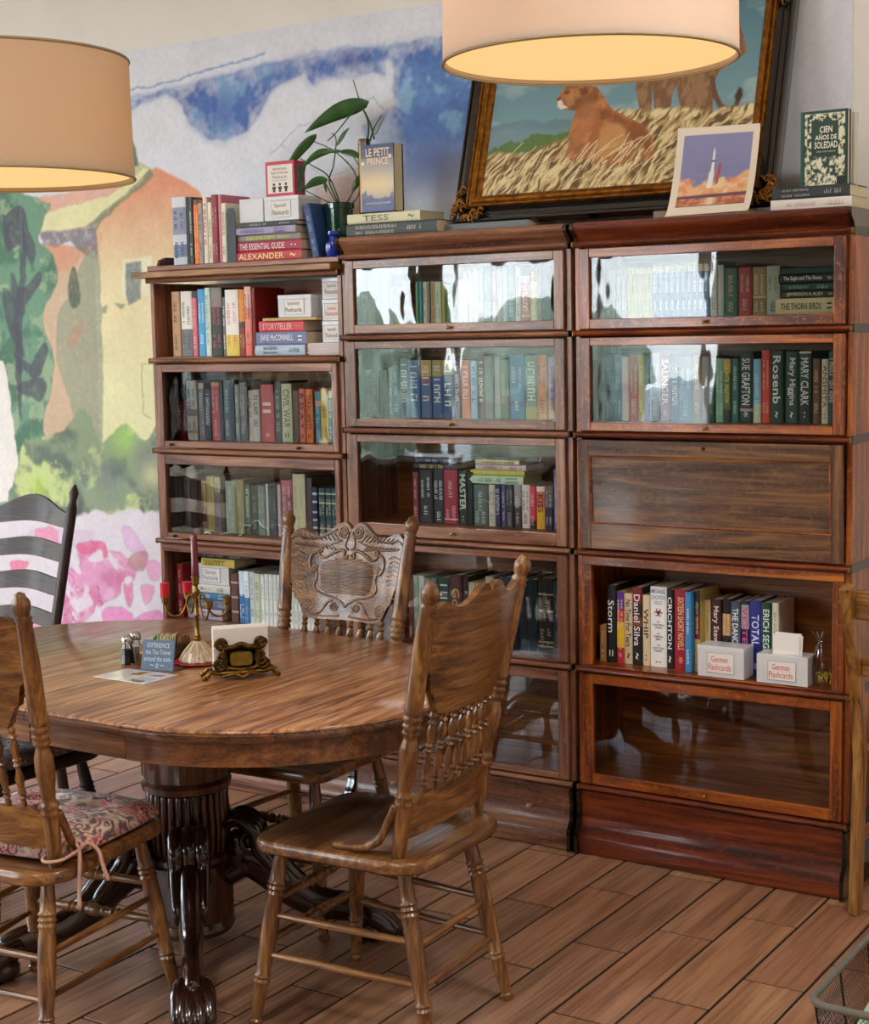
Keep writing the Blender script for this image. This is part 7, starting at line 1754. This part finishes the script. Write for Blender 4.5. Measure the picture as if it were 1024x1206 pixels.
box(bm, -.036, .036, -.018, -.014, .022, .082); obj('front_plate', bm, BRONZE, nh, smooth='all')
bm = BM(); O = [(-.026,.034),(.026,.034),(.030,.052),(.026,.070),(-.026,.070),(-.030,.052)]; prism(bm, O, -.027, -.018, 'y'); bmesh.ops.bevel(bm, geom=list(bm.edges), offset=.003, segments=2, affect='EDGES'); obj('brass_cabochon', bm, plain('olive_brass', '8C7A34', .3, metal=1, noise=.2, nscale=50), nh, smooth=True)
bm = BM(); box(bm, -.045, .045, .028, .032, .020, .080, .001); obj('back_plate', bm, BRONZE, nh)
nk = empty('napkins', (-.345, -1.200, TZ+.023), math.radians(47), 'white paper napkins standing in the ornate holder', 'napkins')
for k in range(9):
    bm = BM(); y = -.0130+k*.0043; box(bm, -.070+.001*(k % 3), .072-.0015*(k % 2), y, y+.0036, 0, .108+.001*(k % 3), .0012); obj('napkin', bm, WHITE, nk)

# ================================================================ WIRE BASKET
bk = empty('wire_basket', (1.40, -1.13, 0), 0, 'black wire mesh basket with grey rim on the floor at the lower right corner', 'basket')
def rrect(hx_, hy_, r, n=6):
    P = []
    for cx_, cy_, a0 in ((hx_-r, hy_-r, 0), (-hx_+r, hy_-r, PI/2), (-hx_+r, -hy_+r, PI), (hx_-r, -hy_+r, 1.5*PI)):
        P += [(cx_+r*math.cos(a0+PI/2*k/n), cy_+r*math.sin(a0+PI/2*k/n)) for k in range(n+1)]
    return P
TOPR, BOTR, BH = rrect(.178, .212, .045), rrect(.145, .178, .04), .285
bm = BM(); tube(bm, [(x, y, BH) for x, y in TOPR+[TOPR[0]]], .0085, 8); obj('rim', bm, plain('rim_band', '6A665C', .6, noise=.15), bk, smooth='all')
bm = BM(); tube(bm, [(x, y, .006) for x, y in BOTR+[BOTR[0]]], .004, 6); obj('bottom_rim', bm, IRON, bk)
def perim(P, s):
    L = [math.dist(P[i], P[(i+1) % len(P)]) for i in range(len(P))]; T = sum(L); s = (s % 1)*T
    for i, l in enumerate(L):
        if s <= l: a, b = P[i], P[(i+1) % len(P)]; t = s/l if l else 0; return (a[0]+(b[0]-a[0])*t, a[1]+(b[1]-a[1])*t)
        s -= l
    return P[0]
bm = BM(); NW = 150
def wall_pt(s, t): a, b = perim(TOPR, s), perim(BOTR, s); return Vector((a[0]*(1-t)+b[0]*t, a[1]*(1-t)+b[1]*t, BH-(BH-.006)*t))
for k in range(NW):
    for sg_ in (1, -1):
        tube(bm, [wall_pt(k/NW+sg_*t*.14, t) for t in np.linspace(0, 1, 9)], .0007, 3)
o = obj('wire_mesh', bm, IRON, bk); o['kind'] = 'stuff'
for s in (.02, .145, .27, .395, .52, .645, .77, .895):
    bm = BM(); tube(bm, [wall_pt(s, 0), wall_pt(s, .5), wall_pt(s, 1)], .0028, 6); obj('upright_wire', bm, IRON, bk)
bm = BM(); box(bm, -.143, .143, -.176, .176, .003, .006); obj('bottom_panel', bm, IRON, bk)
bm = BM()
for k in range(5): tube(bm, smoothline([(-.10+.05*k, -.14, .18), (-.09+.05*k, -.02, .235), (-.10+.05*k, .12, .18)], 5), .026, 10)
o = obj('rolled_cloth', bm, plain('green_white_cloth', 'A8C8A8', .85, noise=.35, nscale=25), smooth='all'); o.location = (1.40, -1.13, -.02); tag(o, 'green and white cloth lying in the wire basket', 'cloth')
